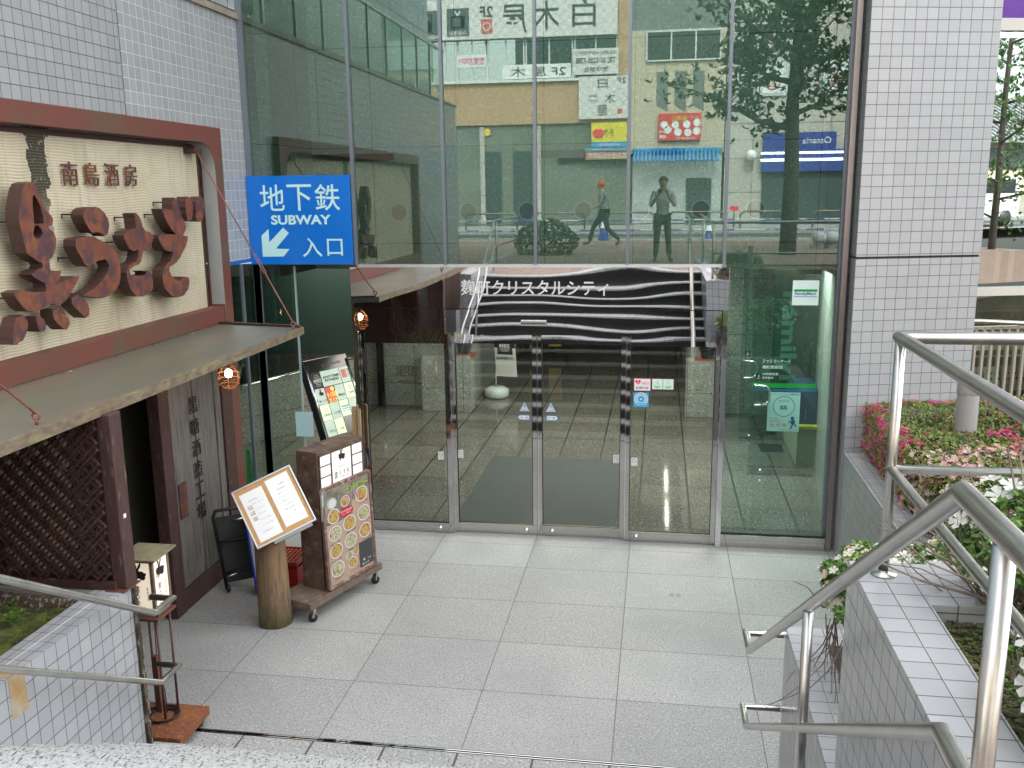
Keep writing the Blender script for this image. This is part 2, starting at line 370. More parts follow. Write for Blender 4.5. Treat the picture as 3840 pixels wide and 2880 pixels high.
uw = tile_mat('upper_granite_wall', (1.02, 9, 1.12), (.10, 4, .30), (.32, .34, .30), (.35, .37, .325), (.08, .09, .08), gw=.010, rough=.4, bmp=.001, speck=((.17, .18, .16), (.58, .60, .56), 36), stain=(.7, .35, (.30, .31, .27)))
mb.build('upper_granite_wall', uw, lob)
for x0, x1 in ((-1.96, -.86), (.80, 1.95), (2.15, 2.5)): mb = MB(); mb.box(x0, x1, 5.40, 5.43, 4.03, 4.11); mb.build('air_slot', black, lob)
for x in (-.82, .02, .72, 1.37, 2.02, 2.70, 3.3):
    mb = MB(); mb.disc((x, 5.405, 3.43), X, Z, .092); mb.m = 1; mb.disc((x, 5.402, 3.43), X, Z, .098, 28, .108)
    mb.build('air_nozzle', [black, alu], lob)
mb = MB(); mb.box(-2.0, -1.86, 4.25, 5.6, 2.95, 7.2); mb.box(-2.10, -2.0, 4.07, 5.6, 2.95, 7.2); mb.build('side_wall', uw, lob)
mb = MB(); mb.add([(4.02, 4.1, 0), (4.46, 7.8, 0), (4.95, 11, 0), (4.02, 4.1, 2.8), (4.46, 7.8, 2.8), (4.95, 11, 2.8)], [(0, 3, 4, 1), (1, 4, 5, 2)]); mb.build('side_wall', wall_stone, lob)
mb = MB(); mb.box(4.05, 4.6, 4.2, 5.5, 2.76, 7.2); mb.build('side_wall', uw, lob)
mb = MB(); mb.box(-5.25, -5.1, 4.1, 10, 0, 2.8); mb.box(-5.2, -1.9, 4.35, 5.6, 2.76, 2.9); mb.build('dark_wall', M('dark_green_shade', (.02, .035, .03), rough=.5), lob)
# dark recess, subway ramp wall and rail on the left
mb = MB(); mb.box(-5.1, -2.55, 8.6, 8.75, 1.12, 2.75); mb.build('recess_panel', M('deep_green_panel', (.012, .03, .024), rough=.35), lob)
mb = MB(); mb.add([(-4.6, 6.2, 0), (-2.6, 8.7, 0), (-2.6, 8.7, 1.05), (-4.6, 6.2, .75), (-4.7, 6.28, 0), (-2.7, 8.78, 0), (-2.7, 8.78, 1.05), (-4.7, 6.28, .75)], [(0, 1, 2, 3), (7, 6, 5, 4), (3, 2, 6, 7)]); mb.build('ramp_wall', wall_stone, lob)
ml = thing('lobby_handrail', 'polished steel handrail along the granite ramp wall inside on the left', 'handrail', (-3.2, 7.4, 0))
mb = MB(); mb.tube([(-4.4, 6.0, .82), (-2.45, 8.45, 1.12)], .02); mb.build('rail', chrome, ml)
mb = MB(); mb.tube([(-2.6, 8.25, 0), (-2.6, 8.25, 1.10)], .014); mb.build('post', chrome, ml)
mb = MB(); mb.tube([(-3.6, 7.0, 0), (-3.6, 7.0, .94)], .014); mb.build('post', chrome, ml)
t = thing('wall_column', 'slim dark steel post standing against the lobby wall left of the doors', 'post', (-2.5, 9.86, 0))
mb = MB(); mb.box(-2.56, -2.49, 9.80, 9.87, 0, 2.7); mb.m = 1; mb.box(-2.485, -2.44, 9.82, 9.87, 0, 2.7); mb.build('shaft', [black, steel_frame], t)
# ceiling lights
lamp_em = M('lamp_glow', (1, .93, .80), emit=3.5)
def ceiling_strip(x, y0, y1, wd, label):
    t = thing('ceiling_light', label, 'ceiling light', (x, (y0 + y1) / 2, 2.75), 'ceiling lights in the lobby')
    mb = MB(); mb.box(x - wd / 2 - .03, x + wd / 2 + .03, y0 - .03, y1 + .03, 2.735, 2.762); mb.build('housing', alu, t)
    mb = MB(); mb.box(x - wd / 2, x + wd / 2, y0, y1, 2.728, 2.734); mb.build('tube', lamp_em, t)
for i, (a, b) in enumerate(((5.9, 7.4), (7.8, 9.3), (9.7, 11.2), (11.8, 13.3), (14, 15.5))):
    ceiling_strip(2.50, a, b, .05, ('first', 'second', 'third', 'fourth', 'fifth')[i] + ' ceiling strip light back from the doors on the right side of the lobby')
for i, (x, y) in enumerate(((1.0, 7.0), (1.0, 10.5), (1.0, 14.0), (-.3, 12.2), (-2.8, 7.2))):
    t = thing('downlight', ('round downlight above the dark mat', 'round downlight at the mouth of the lobby corridor', 'round downlight deep in the lobby corridor', 'round downlight over the advertising board', 'round downlight over the ramp on the left')[i], 'ceiling light', (x, y, 2.75), 'round downlights in the lobby')
    mb = MB(); mb.lathe([(.075, 0), (.075, -.012), (.055, -.012), (.055, 0)], (x, y, 2.76)); mb.build('ring', alu, t)
    mb = MB(); mb.disc((x, y, 2.752), X, -Y, .055); mb.build('lamp', M('downlight_glow', (1, .9, .72), emit=14) if i == 0 else bpy.data.materials['downlight_glow'], t)
for i, (x, y, e) in enumerate(((1, 6.4, 15), (1, 9.2, 16), (-2.9, 7.6, 9), (3.6, 6.4, 22))):  # unseen area lamps added to brighten the lobby, apart from the fixtures above
    ld = bpy.data.lights.new('lobby_fill_light', 'AREA'); ld.energy = e; ld.size = 1.6; ld.color = (1, .93, .82)
    lo = bpy.data.objects.new('lobby_fill_light', ld); COL.objects.link(lo); lo.location = (x, y, 2.70)
# mat
mb = MB(); mb.box(.0, 1.82, 4.30, 6.92, -.004, .008); tag(mb.build('entrance_mat', M('charcoal_mat', (.030, .034, .036), (.042, .046, .047), 14, .9, bmp=.002, stretch=(1, 8, 1)), bevel=.003), 'large charcoal mat on the lobby floor behind the middle doors', 'mat')
# potted plants on the ledges
leafdark = leaf_mat('pot_plant_leaf', [(.02, .05, .02), (.03, .075, .03), (.015, .04, .02)])
def pot_plant(x, y, z, label):
    t = thing('potted_plant', label, 'potted plant', (x, y, z), 'potted plants on the lobby ledges')
    mb = MB(); mb.box(x - .2, x + .2, y - .1, y + .1, z, z + .03); mb.build('saucer', M('terracotta', (.25, .08, .04), rough=.7), t)
    mb = MB(); mb.lathe([(.09, .03), (.14, .2), (.15, .2), (.13, .18), (.0, .18)], (x, y, z)); mb.build('pot', black, t)
    mb = MB(); rnd = random.Random(x)
    for i in range(70):
        a = rnd.random() * 6.28; L = rnd.uniform(.2, .42); el = rnd.uniform(.3, 1.3); d = Vector((math.cos(a) * math.cos(el), math.sin(a) * math.cos(el), math.sin(el)))
        p = Vector((x, y, z + .18)); q = p + d * L * .6; e = q + (d + Vector((0, 0, -.8))).normalized() * L * .4; s_ = d.cross(Z).normalized() * .014
        mb.add([p - s_ * .4, p + s_ * .4, q + s_, q - s_, e], [(0, 1, 2, 3), (3, 2, 4)])
    mb.build('foliage', leafdark, t)
pot_plant(-.98, 9.70, .95, 'dark potted plant on the granite ledge left of the corridor'); pot_plant(3.05, 9.70, .93, 'dark potted plant on the granite ledge right of the corridor')
# advertising banner stand with a water base
t = thing('advertising_stand', 'tilted black and white advertising board with a red top on a pale water tank base', 'sign', (-.62, 10.7, 0))
mb = MB(); mb.lathe([(.0, 0), (.2, 0), (.22, .03), (.22, .14), (.14, .19), (.0, .19)], (-.62, 10.75, 0), 20); mb.build('water_base', M('pale_tank', (.55, .60, .60), rough=.4), t)
mb = MB(); mb.tube([(-.63, 10.75, .15), (-.63, 10.75, 1.9)], .014); mb.build('pole', chrome, t)
mb = MB(); U = Vector((.97, -.22, 0)); C0 = Vector((-.46, 10.66, 1.15)); V = Vector((-.06, 0, 1)).normalized()
def onp(mb, c, U, V, w, h, off=0):
    n = U.cross(V); c = c + n * off; mb.quad(c - U * w / 2 - V * h / 2, c + U * w / 2 - V * h / 2, c + U * w / 2 + V * h / 2, c - U * w / 2 + V * h / 2)
mb.obox(C0, U * .2, V * .75, U.cross(V) * .006); mb.m = 1; onp(mb, C0 + V * .02, U, V, .4, .5, .008); mb.m = 2; onp(mb, C0 + V * .58, U, V, .4, .34, .008)
mb.m = 0; n = U.cross(V); mb.text('相談ください', C0 + V * .34 + n * .010, U, V, .01, .01)
mb.m = 3; mb.text('ご相談ください', C0 + V * .20 + n * .011, U, V, .36, .10, bold=.02); mb.text('なんと', C0 + V * .5 + n * .011, U, V, .34, .13, bold=.03)
mb.m = 1; onp(mb, C0 - V * .18, U, V, .30, .34, .010); mb.m = 3
for k in range(4): onp(mb, C0 - V * (.07 + k * .02) , U, V, .14 + .02 * k, .006, .012); onp(mb, C0 - V * (.29 - k * .02), U, V, .14 + .02 * k, .006, .012)
mb.text('MBE', C0 - V * .19 + n * .012, U, V, .2, .06, bold=.02)
mb.m = 1; mb.text('BUSINESS ETC', C0 - V * .42 + n * .011, U, V, .34, .05, bold=.02)
mb.build('board', [M('banner_white', (.6, .6, .58), rough=.5), blackink, M('banner_red', (.6, .03, .06), rough=.5), M('banner_light', (.7, .7, .68), rough=.5)], t)
# two posters deep in the corridor
for i, (x, y) in enumerate(((-.40, 14.6), (-.02, 14.9))):
    t = thing('standing_poster', ('yellow menu poster stand at the far left of the corridor', 'second yellow poster stand nearer the middle of the corridor')[i], 'poster', (x, y, 0), 'poster stands deep in the corridor')
    mb = MB(); mb.box(x - .14, x + .14, y, y + .02, .25, .95); mb.m = 1; mb.box(x - .12, x + .12, y - .004, y - .001, .72, .90); mb.m = 2; mb.box(x - .12, x + .12, y - .004, y - .001, .35, .62); mb.text('定食', (x, y - .006, .8), X, Z, .16, .08)
    mb.build('panel', [M('poster_yellow', (.65, .5, .08), rough=.5), M('poster_red', (.5, .05, .03), rough=.5), M('poster_food', (.45, .25, .12), (.6, .5, .3), 30, .5)], t)
    mb = MB(); mb.tube([(x, y + .01, 0), (x, y + .01, .25)], .012); mb.box(x - .1, x + .1, y - .08, y + .1, 0, .01); mb.build('foot', black, t)

# ================================================================ GLASS FACADE
G = 4.01
fac = thing('glass_facade', 'tall green tinted glass front with thin vertical mullions above the doors', 'glass facade', (.9, 4.01, 0))
MX = [-2.03, -.90, .06, 1.00, 1.93, 2.88, 3.99]
TOP = 7.2
for a, b in zip(MX[:-1], MX[1:]):
    z0 = 2.92
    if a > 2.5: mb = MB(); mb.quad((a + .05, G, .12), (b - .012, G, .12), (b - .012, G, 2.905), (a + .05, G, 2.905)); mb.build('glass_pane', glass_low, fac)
    if a < -2: z0 = 2.92
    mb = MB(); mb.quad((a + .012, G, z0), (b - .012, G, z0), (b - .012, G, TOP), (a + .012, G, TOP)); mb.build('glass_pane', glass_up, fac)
for i, x in enumerate(MX):
    z0 = 2.92 if 0 < i < 5 else 0
    wd = .016 if 0 < i < 6 else .03
    mb = MB(); mb.box(x - wd, x + wd, G - .03, G + .05, z0, TOP); mb.build('mullion', mullion_m if i < 6 else rusty_brown if 0 else mullion_m, fac)
mb = MB(); mb.box(-.9, 2.9, G - .012, G + .06, 2.905, 2.925); mb.build('transom', alu, fac)
mb = MB(); mb.box(2.93, 3.98, 3.90, 4.0, 0, .135); mb.m = 1; mb.box(2.93, 3.98, 3.93, 4.02, .135, .15); mb.build('bottom_sill', [steel_frame, black], fac, bevel=.003)
mb = MB(); mb.box(2.875, 2.93, 3.86, 4.04, 0, 2.9); mb.build('jamb', chrome, fac, bevel=.003)
mb = MB(); mb.box(3.985, 4.035, 3.90, 4.05, 0, TOP); mb.m = 1; mb.box(4.035, 4.045, 3.93, 4.05, 0, TOP); mb.build('jamb', [M('bronze_edge_frame', (.34, .29, .28), rough=.3, metal=.8), black], fac)
mb = MB(); mb.box(-.94, -.885, 3.88, 4.04, 0, 2.9); mb.build('jamb', mirror, fac)
# lower glass of the left bay, with its own edge
mb = MB(); mb.quad((-2.0, 4.06, .03), (-1.62, 4.06, .03), (-1.62, 4.06, 2.9), (-2.0, 4.06, 2.9)); mb.build('glass_pane', glass_in, fac)
mb = MB(); mb.box(-1.625, -1.61, 4.045, 4.075, 0, 2.9); mb.build('glass_edge', M('pale_glass_edge', (.30, .42, .42), rough=.15), fac)
mb = MB(); mb.quad((-2.05, 3.35, .03), (-2.05, 3.98, .03), (-2.05, 3.98, 2.95), (-2.05, 3.35, 2.95)); mb.build('glass_pane', glass_in, fac)
mb = MB(); mb.box(-2.06, -2.03, 3.66, 3.69, 0, 2.95); mb.box(-2.05, -2.0, 3.98, 4.03, 0, 2.95); mb.build('mullion', mullion_m, fac)
mb = MB(); mb.box(-1.70, -1.50, 4.03, 4.036, 1.02, 1.30); mb.build('notice_sheet', M('pale_blue_sheet', (.45, .66, .68), rough=.5), fac)
# transparent green store logo square on the right pane
mb = MB(); mb.box(3.55, 3.80, G - .006, G - .002, 2.52, 2.765); mb.m = 1; mb.box(3.565, 3.785, G - .009, G - .0065, 2.655, 2.678); mb.m = 2; mb.box(3.565, 3.785, G - .009, G - .0065, 2.603, 2.608)
mb.text('FamilyMart', (3.675, G - .010, 2.632), X, Z, .20, .035, bold=.02)
mb.build('store_sticker', [M('sticker_pale', (.66, .82, .78), rough=.4), M('sticker_green', (.0, .30, .08), rough=.4), M('sticker_blue', (.02, .16, .45), rough=.4)], fac)
# mirror header over the doors
hd = MB(); hd.box(-.92, 2.92, 3.84, 4.0, 2.485, 2.905); hd.box(-.86, 2.865, 3.85, 4.0, 2.215, 2.476); hd.m = 1; hd.box(-.90, 2.90, 3.87, 3.99, 2.474, 2.487)
header = hd.build('door_header', [mirror, black], fac)
mb = MB(); mb.text('麹町クリスタルシティ', (1.0, 3.835, 2.70), X, Z, 1.50, .155, depth=.014, bold=.022); mb.build('name_lettering', M('satin_letter_steel', (.70, .69, .67), rough=.4, metal=.0), header)
mb = MB(); mb.box(.865, 1.125, 3.815, 3.85, 2.315, 2.365); mb.m = 1; mb.box(.868, 1.122, 3.812, 3.816, 2.332, 2.350); mb.build('door_sensor', [M('sensor_grey', (.6, .6, .6), rough=.25, metal=.6), M('sensor_dark', (.10, .10, .11), rough=.1)], header)
# sliding doors
st_white = M('sticker_white', (.82, .82, .82), rough=.45); st_blue = M('sticker_sky_blue', (.02, .38, .72), rough=.4); st_red = M('sticker_red', (.72, .03, .06), rough=.4)
st_green = M('sticker_leaf_green', (.25, .62, .32), rough=.4); st_mint = M('sticker_mint', (.62, .86, .76), rough=.4); st_ink = M('sticker_ink', (.03, .03, .05), rough=.5)
SM = [st_white, st_blue, st_red, st_green, st_mint, st_ink]
def door(x0, x1, y, label, knob_x):
    f = MB(); s = .05
    f.box(x0, x0 + s, y - .02, y + .02, .01, 2.215); f.box(x1 - s, x1, y - .02, y + .02, .01, 2.215)
    f.box(x0 + s, x1 - s, y - .018, y + .018, .01, .115); 
    d = f.build('sliding_door', steel_frame, fac, bevel=.002, label=label)
    mb = MB(); mb.box(x0 + s, x1 - s, y - .018, y + .018, 2.10, 2.215); mb.build('top_rail', mirror, d)
    mb = MB(); mb.quad((x0 + s, y, .115), (x1 - s, y, .115), (x1 - s, y, 2.10), (x0 + s, y, 2.10)); mb.build('glass', glass_door, d)
    mb = MB(); mb.box(x0 + s - .004, x0 + s + .006, y - .014, y + .014, .115, 2.1); mb.box(x1 - s - .006, x1 - s + .004, y - .014, y + .014, .115, 2.1); mb.box(x0 + s, x1 - s, y - .014, y + .014, .110, .122); mb.build('seal', black, d)
    mb = MB(); mb.smooth = True; mb.lathe([(.0, 0), (.022, 0), (.026, .012), (.022, .024), (.0, .028)], (knob_x, y - .018, .055), 20, (0, -1, 0)); mb.build('lock_knob', chrome, d)
    mb = MB(); mb.box(x0 + .002, x0 + .012, y - .024, y - .0195, .02, 2.2); mb.build('edge_trim', chrome, d)
    return d
def sticker(d, y, fn):
    mb = MB(); fn(mb, y - .004); mb.build('sticker', SM, d)
def rect_(mb, x0, x1, y, z0, z1, m): mb.m = m; mb.quad((x0, y, z0), (x1, y, z0), (x1, y, z1), (x0, y, z1))
def nosmoke(x, z):
    def fn(mb, y):
        rect_(mb, x, x + .062, y, z, z + .09, 0); mb.m = 5; mb.disc((x + .031, y - .001, z + .057), X, Z, .019, 20, .023)
        mb.m = 2; mb.add([(x + .016, y - .0012, z + .070), (x + .019, y - .0012, z + .073), (x + .046, y - .0012, z + .044), (x + .043, y - .0012, z + .041)], [(0, 3, 2, 1)])
        mb.m = 5; mb.text('ドアに注意', (x + .031, y - .001, z + .020), X, Z, .05, .012, bold=.02); mb.m = 3; rect_(mb, x + .012, x + .05, y - .001, z + .004, z + .009, 3)
    return fn
def tri(x, z):
    def fn(mb, y):
        mb.m = 0; mb.flat([(-.052, -.002), (.052, -.002), (0, .095)], (x, y, z), X, Z); mb.m = 1; mb.flat([(-.045, .002), (.045, .002), (0, .086)], (x, y - .0008, z), X, Z)
        mb.m = 0; mb.flat([(-.036, .007), (.036, .007), (0, .074)], (x, y - .0016, z), X, Z); mb.m = 1; mb.flat([(-.006, .03), (.006, .03), (.008, .068), (-.008, .068)], (x, y - .0024, z), X, Z)
        mb.m = 2; mb.text('注', (x - .017, y - .0026, z + .019), X, Z, .018, .018, bold=.03); mb.text('意', (x + .017, y - .0026, z + .019), X, Z, .018, .018, bold=.03)
        mb.m = 5; mb.disc((x, y - .0026, z + .016), X, Z, .006, 10)
    return fn
def arrow(x, z, sgn):
    def fn(mb, y):
        mb.m = 1; P = [(-.065, 0), (-.045, .027), (.062, .027), (.062, -.027), (-.045, -.027)]
        mb.flat([(sgn * a, b) for a, b in P], (x, y, z), X, Z); mb.m = 0; P = [(-.056, 0), (-.04, .020), (.055, .020), (.055, -.020), (-.04, -.020)]
        mb.flat([(sgn * a, b) for a, b in P], (x, y - .001, z), X, Z); mb.m = 5; mb.text('自 - 動', (x + sgn * .008, y - .002, z), X, Z, .075, .018, bold=.02)
    return fn
YO, YI = 3.95, 4.0
d1 = door(-.88, .085, YO, 'outer left fixed door leaf of the entrance', -.065)
d2 = door(.085, 1.005, YI, 'middle left sliding door leaf', .88)
d3 = door(1.007, 1.93, YI, 'middle right sliding door leaf', 1.16)
d4 = door(1.93, 2.875, YO, 'outer right fixed door leaf with the AED sticker', 2.06)
sticker(d1, YO, nosmoke(-.07, .83)); sticker(d2, YI, nosmoke(.135, .84)); sticker(d3, YI, nosmoke(1.81, .84)); sticker(d4, YO, nosmoke(2.0, .83))
sticker(d2, YI, tri(.87, 1.38)); sticker(d2, YI, arrow(.86, 1.31, 1)); sticker(d3, YI, tri(1.15, 1.38)); sticker(d3, YI, arrow(1.165, 1.31, -1))
def aed(mb, y):
    rect_(mb, 2.015, 2.185, y, 1.635, 1.765, 2); rect_(mb, 2.019, 2.181, y - .001, 1.639, 1.761, 0)
    P = [(0, -.024), (.028, .006), (.029, .017), (.022, .026), (.012, .027), (0, .018), (-.012, .027), (-.022, .026), (-.029, .017), (-.028, .006)]
    mb.m = 2; mb.flat(P, (2.056, y - .002, 1.722), X, Z); mb.m = 0; mb.flat([(.004, .02), (-.009, -.001), (-.001, -.001), (-.005, -.018), (.009, .004), (.001, .004)], (2.056, y - .003, 1.722), X, Z)
    mb.m = 2; mb.text('AED', (2.130, y - .002, 1.716), X, Z, .082, .026, bold=.0); mb.m = 5; mb.text('設置施設', (2.10, y - .002, 1.668), X, Z, .13, .024, bold=.03)
def eco(x, c):
    def fn(mb, y):
        rect_(mb, x, x + .105, y, 1.655, 1.762, 0 if c else 4); mb.m = 4 if c else 0; mb.disc((x + .052, y - .001, 1.703), X, Z, .040, 24)
        mb.m = 3; P = [(.038 * math.cos(a), .038 * math.sin(a)) for a in [math.pi + .35 + i * (math.pi - .7) / 10 for i in range(11)]]; mb.flat(P, (x + .052, y - .002, 1.703), X, Z)
        mb.disc((x + .052, y - .002, 1.728), X, Z, .011, 14, .016); mb.text('エコ', (x + .052, y - .0022, 1.703), X, Z, .05, .014)
    return fn
def rings(mb, y):
    rect_(mb, 2.012, 2.167, y, 1.465, 1.618, 1); mb.m = 0; c = Vector((2.09, y - .0012, 1.548))
    for r in (.036, .050, .064):
        n = 26; a0, a1 = (-.9, math.pi + .9) if r > .04 else (-math.pi, math.pi)
        vs = []
        for i in range(n + 1):
            a = a0 + (a1 - a0) * i / n; e = Vector((math.cos(a), 0, math.sin(a))); vs += [c + e * r, c + e * (r + .007)]
        mb.add(vs, [(2 * i, 2 * i + 2, 2 * i + 3, 2 * i + 1) for i in range(n)])
    mb.flat([((.013 if i % 2 else .006) * math.cos(math.pi * i / 6 + .52), (.013 if i % 2 else .006) * math.sin(math.pi * i / 6 + .52)) for i in range(12)], c, X, Z)
    mb.text('作動中警備', c + Vector((0, 0, -.058)), X, Z, .08, .013, bold=.02)
for fn in (aed, eco(2.2, 1), eco(2.31, 0), rings): sticker(d4, YO, fn)

# ---------------------------------------------------------------- inner vestibule doors of the shop on the right
def inner_door(x0, x1, y, label, front):
    t = thing('glass_door', label, 'glass door', ((x0 + x1) / 2, y, 0), 'inner glass doors on the right')
    mb = MB(); mb.quad((x0, y, .10), (x1, y, .10), (x1, y, 2.6), (x0, y, 2.6)); mb.build('glass', glass_in, t)
    mb = MB(); mb.box(x0, x1, y - .02, y + .02, .0, .10); mb.build('bottom_rail', steel_frame, t)
    mb = MB(); mb.smooth = True; mb.lathe([(0, 0), (.022, 0), (.022, .02), (0, .024)], (x0 + .16, y - .02, .05), 16, (0, -1, 0)); mb.build('lock_knob', chrome, t)
    zc = 1.06
    mb = MB(); mb.tube([(x0 + .05, y, zc + .13), (x0 + .05, y - .06, zc + .13)] , .016); mb.tube([(x0 + .05, y - .06, zc + .13), (x0 + .19, y - .06, zc + .12), (x0 + .23, y - .06, zc + .07), (x0 + .23, y - .06, zc - .07), (x0 + .19, y - .06, zc - .12), (x0 + .05, y - .06, zc - .13)], .016)
    mb.build('handle', chrome, t)
    mb = MB(); mb.box(x0 + .06, x0 + .13, y - .006, y - .003, zc + .19, zc + .27); mb.m = 1; mb.text('押\nPUSH', (x0 + .095, y - .008, zc + .23), X, Z, .04, .05); mb.build('push_plate', [black, white], t)
    return t
inner_door(3.46, 4.42, 8.30, 'far inner glass door with a curved chrome handle', 0)
fd = inner_door(3.44, 4.26, 6.53, 'nearer inner glass door with green and blue bands and a poster', 1)
y = 6.52
mb = MB(); mb.box(3.45, 4.25, y - .004, y - .001, 1.155, 1.215); mb.m = 1; mb.box(3.45, 4.25, y - .004, y - .001, 1.115, 1.135); mb.build('colour_band', [M('band_green', (.0, .30, .05), rough=.4), M('band_blue', (.01, .15, .45), rough=.4)], fd)
mb = MB(); tx = M('etched_white', (.75, .82, .80), rough=.4)
mb.text('ファミリーマート', (3.745, y - .006, 1.50), X, Z, .34, .045, bold=.02); mb.text('麹町駅前店', (3.70, y - .006, 1.425), X, Z, .25, .045, bold=.01)
mb.text('24時間営業', (3.675, y - .006, 1.335), X, Z, .20, .032, bold=.01); mb.text('年中無休', (3.645, y - .006, 1.285), X, Z, .14, .030, bold=.01); mb.build('shop_lettering', tx, fd)
mb = MB(); px0, px1, pz0, pz1 = 3.66, 4.06, .585, 1.10; yy = y - .006
mb.quad((px0, yy, pz0), (px1, yy, pz0), (px1, yy, pz1), (px0, yy, pz1)); mb.m = 1; mb.text('セーフティステーション活動実施店', (3.86, yy - .002, 1.075), X, Z, .37, .028, bold=.03)
mb.disc((3.86, yy - .002, .915), X, Z, .128, 36, .135); mb.text('SS', (3.86, yy - .002, .90), X, Z, .09, .05, bold=.03)
mb.m = 2; mb.text('SAFETY STATION', (3.86, yy - .002, .985), X, Z, .13, .018); mb.text('こまった時は…', (3.755, yy - .002, .755), X, Z, .13, .018, bold=.02)
mb.m = 3; mb.text('おみせへ', (3.775, yy - .002, .72), X, Z, .17, .026, bold=.03)
for i, s_ in enumerate(('110', '119', '救')):
    mb.m = 3; mb.disc((3.72 + i * .08, yy - .002, .668), X, Z, .026, 4, .030); mb.text(s_, (3.72 + i * .08, yy - .003, .67), X, Z, .036, .018, bold=.02)
mb.m = 1
H = Vector((3.975, yy - .002, .76)); mb.disc(H, X, Z, .024, 14); mb.flat([(-.02, -.03), (.03, -.02), (.035, -.065), (.0, -.085), (-.02, -.07)], H, X, Z); mb.flat([(0, -.08), (.02, -.08), (.05, -.115), (.06, -.11), (.035, -.07)], H, X, Z)
mb.flat([(0, -.07), (.015, -.08), (-.01, -.14), (-.03, -.14)], H, X, Z); mb.flat([(-.02, -.035), (-.045, -.07), (-.055, -.062), (-.03, -.025)], H, X, Z)
mb.flat([(-.17, -.155), (.07, -.155), (.07, -.152), (-.17, -.152)], H, X, Z)
mb.build('poster', [M('poster_aqua', (.48, .74, .72), rough=.5), M('poster_navy', (.01, .10, .35), rough=.5), st_ink, st_red], fd)
t = thing('shop_window_sign', 'large sideways pale green lettering on dark glass behind the right doors', 'sign', (3.95, 8.9, 0))
mb = MB(); mb.quad((3.98, 9.0, .02), (4.66, 9.0, .02), (4.66, 9.0, 2.7), (3.98, 9.0, 2.7)); mb.build('dark_glass', M('dark_teal_glass', (.03, .10, .085), rough=.2), t)
mb = MB(); mb.text('FamilyMart', (4.19, 8.98, 1.0), -Z, X, 2.25, .32, bold=.03); mb.build('lettering', M('pale_teal_letter', (.16, .42, .36), rough=.5), t)
t = thing('counter_shelf', 'low beige shelf with a yellow edge and dark bin behind the right doors', 'shelf', (4.3, 7.6, 0))
mb = MB(); mb.box(4.12, 4.45, 7.0, 9.0, .0, .5); mb.build('body', M('beige_board', (.32, .29, .22), rough=.6), t); mb = MB(); mb.box(4.10, 4.46, 6.98, 9.0, .5, .54); mb.build('yellow_edge', M('yellow_edge', (.5, .45, .05), rough=.5), t)
mb = MB(); mb.box(4.15, 4.42, 7.1, 8.0, .54, 1.0); mb.build('bin', M('navy_box', (.01, .05, .14), rough=.4), t)
mb = MB(); mb.quad((3.72, 7.6, -.001), (4.05, 7.6, -.001), (4.05, 8.05, -.001), (3.72, 8.05, -.001)); tag(mb.build('floor_grate', black), 'small black floor grate between the two inner glass doors', 'grate')

# ---------------------------------------------------------------- subway sign
t = thing('subway_sign', 'bright blue sign with white Japanese text, the word SUBWAY and an arrow', 'sign', (-1.5, 3.97, 2.92))
mb = MB(); mb.box(-2.055, -.925, 3.955, 3.985, 2.925, 3.845); mb.build('panel', M('subway_blue', (.004, .16, .62), (.004, .17, .66), 1, .22), t, bevel=.003)
pale = M('pale_cyan_letter', (.52, .82, .84), rough=.4)
mb = MB(); yy = 3.952
for c, x in (('地', -1.775), ('下', -1.475), ('鉄', -1.17)): mb.text(c, (x, yy, 3.62), X, Z, .27, .27, bold=.03)
mb.text('SUBWAY', (-1.472, yy, 3.392), X, Z, .66, .10, bold=.035)
mb.text('入', (-1.365, yy, 3.105), X, Z, .215, .20, bold=.018); mb.text('口', (-1.115, yy, 3.105), X, Z, .17, .175, bold=.018)
mb.build('lettering', pale, t)
mb = MB(); mb.flat([(-1.613, 3.256), (-1.674, 3.312), (-1.836, 3.160), (-1.836, 3.301), (-1.92, 3.229), (-1.92, 3.008), (-1.688, 3.010), (-1.616, 3.088), (-1.767, 3.093)], (0, yy, 0), X, Z); mb.build('arrow', pale, t)
tw = thing('office_tower', 'upper storeys of the office building above the glass entrance', 'building', (1, 9, 7.2))
mb = MB(); mb.box(-6, 9, 4.08, 14, 7.2, 22); mb.build('wall', tile_grey, tw)
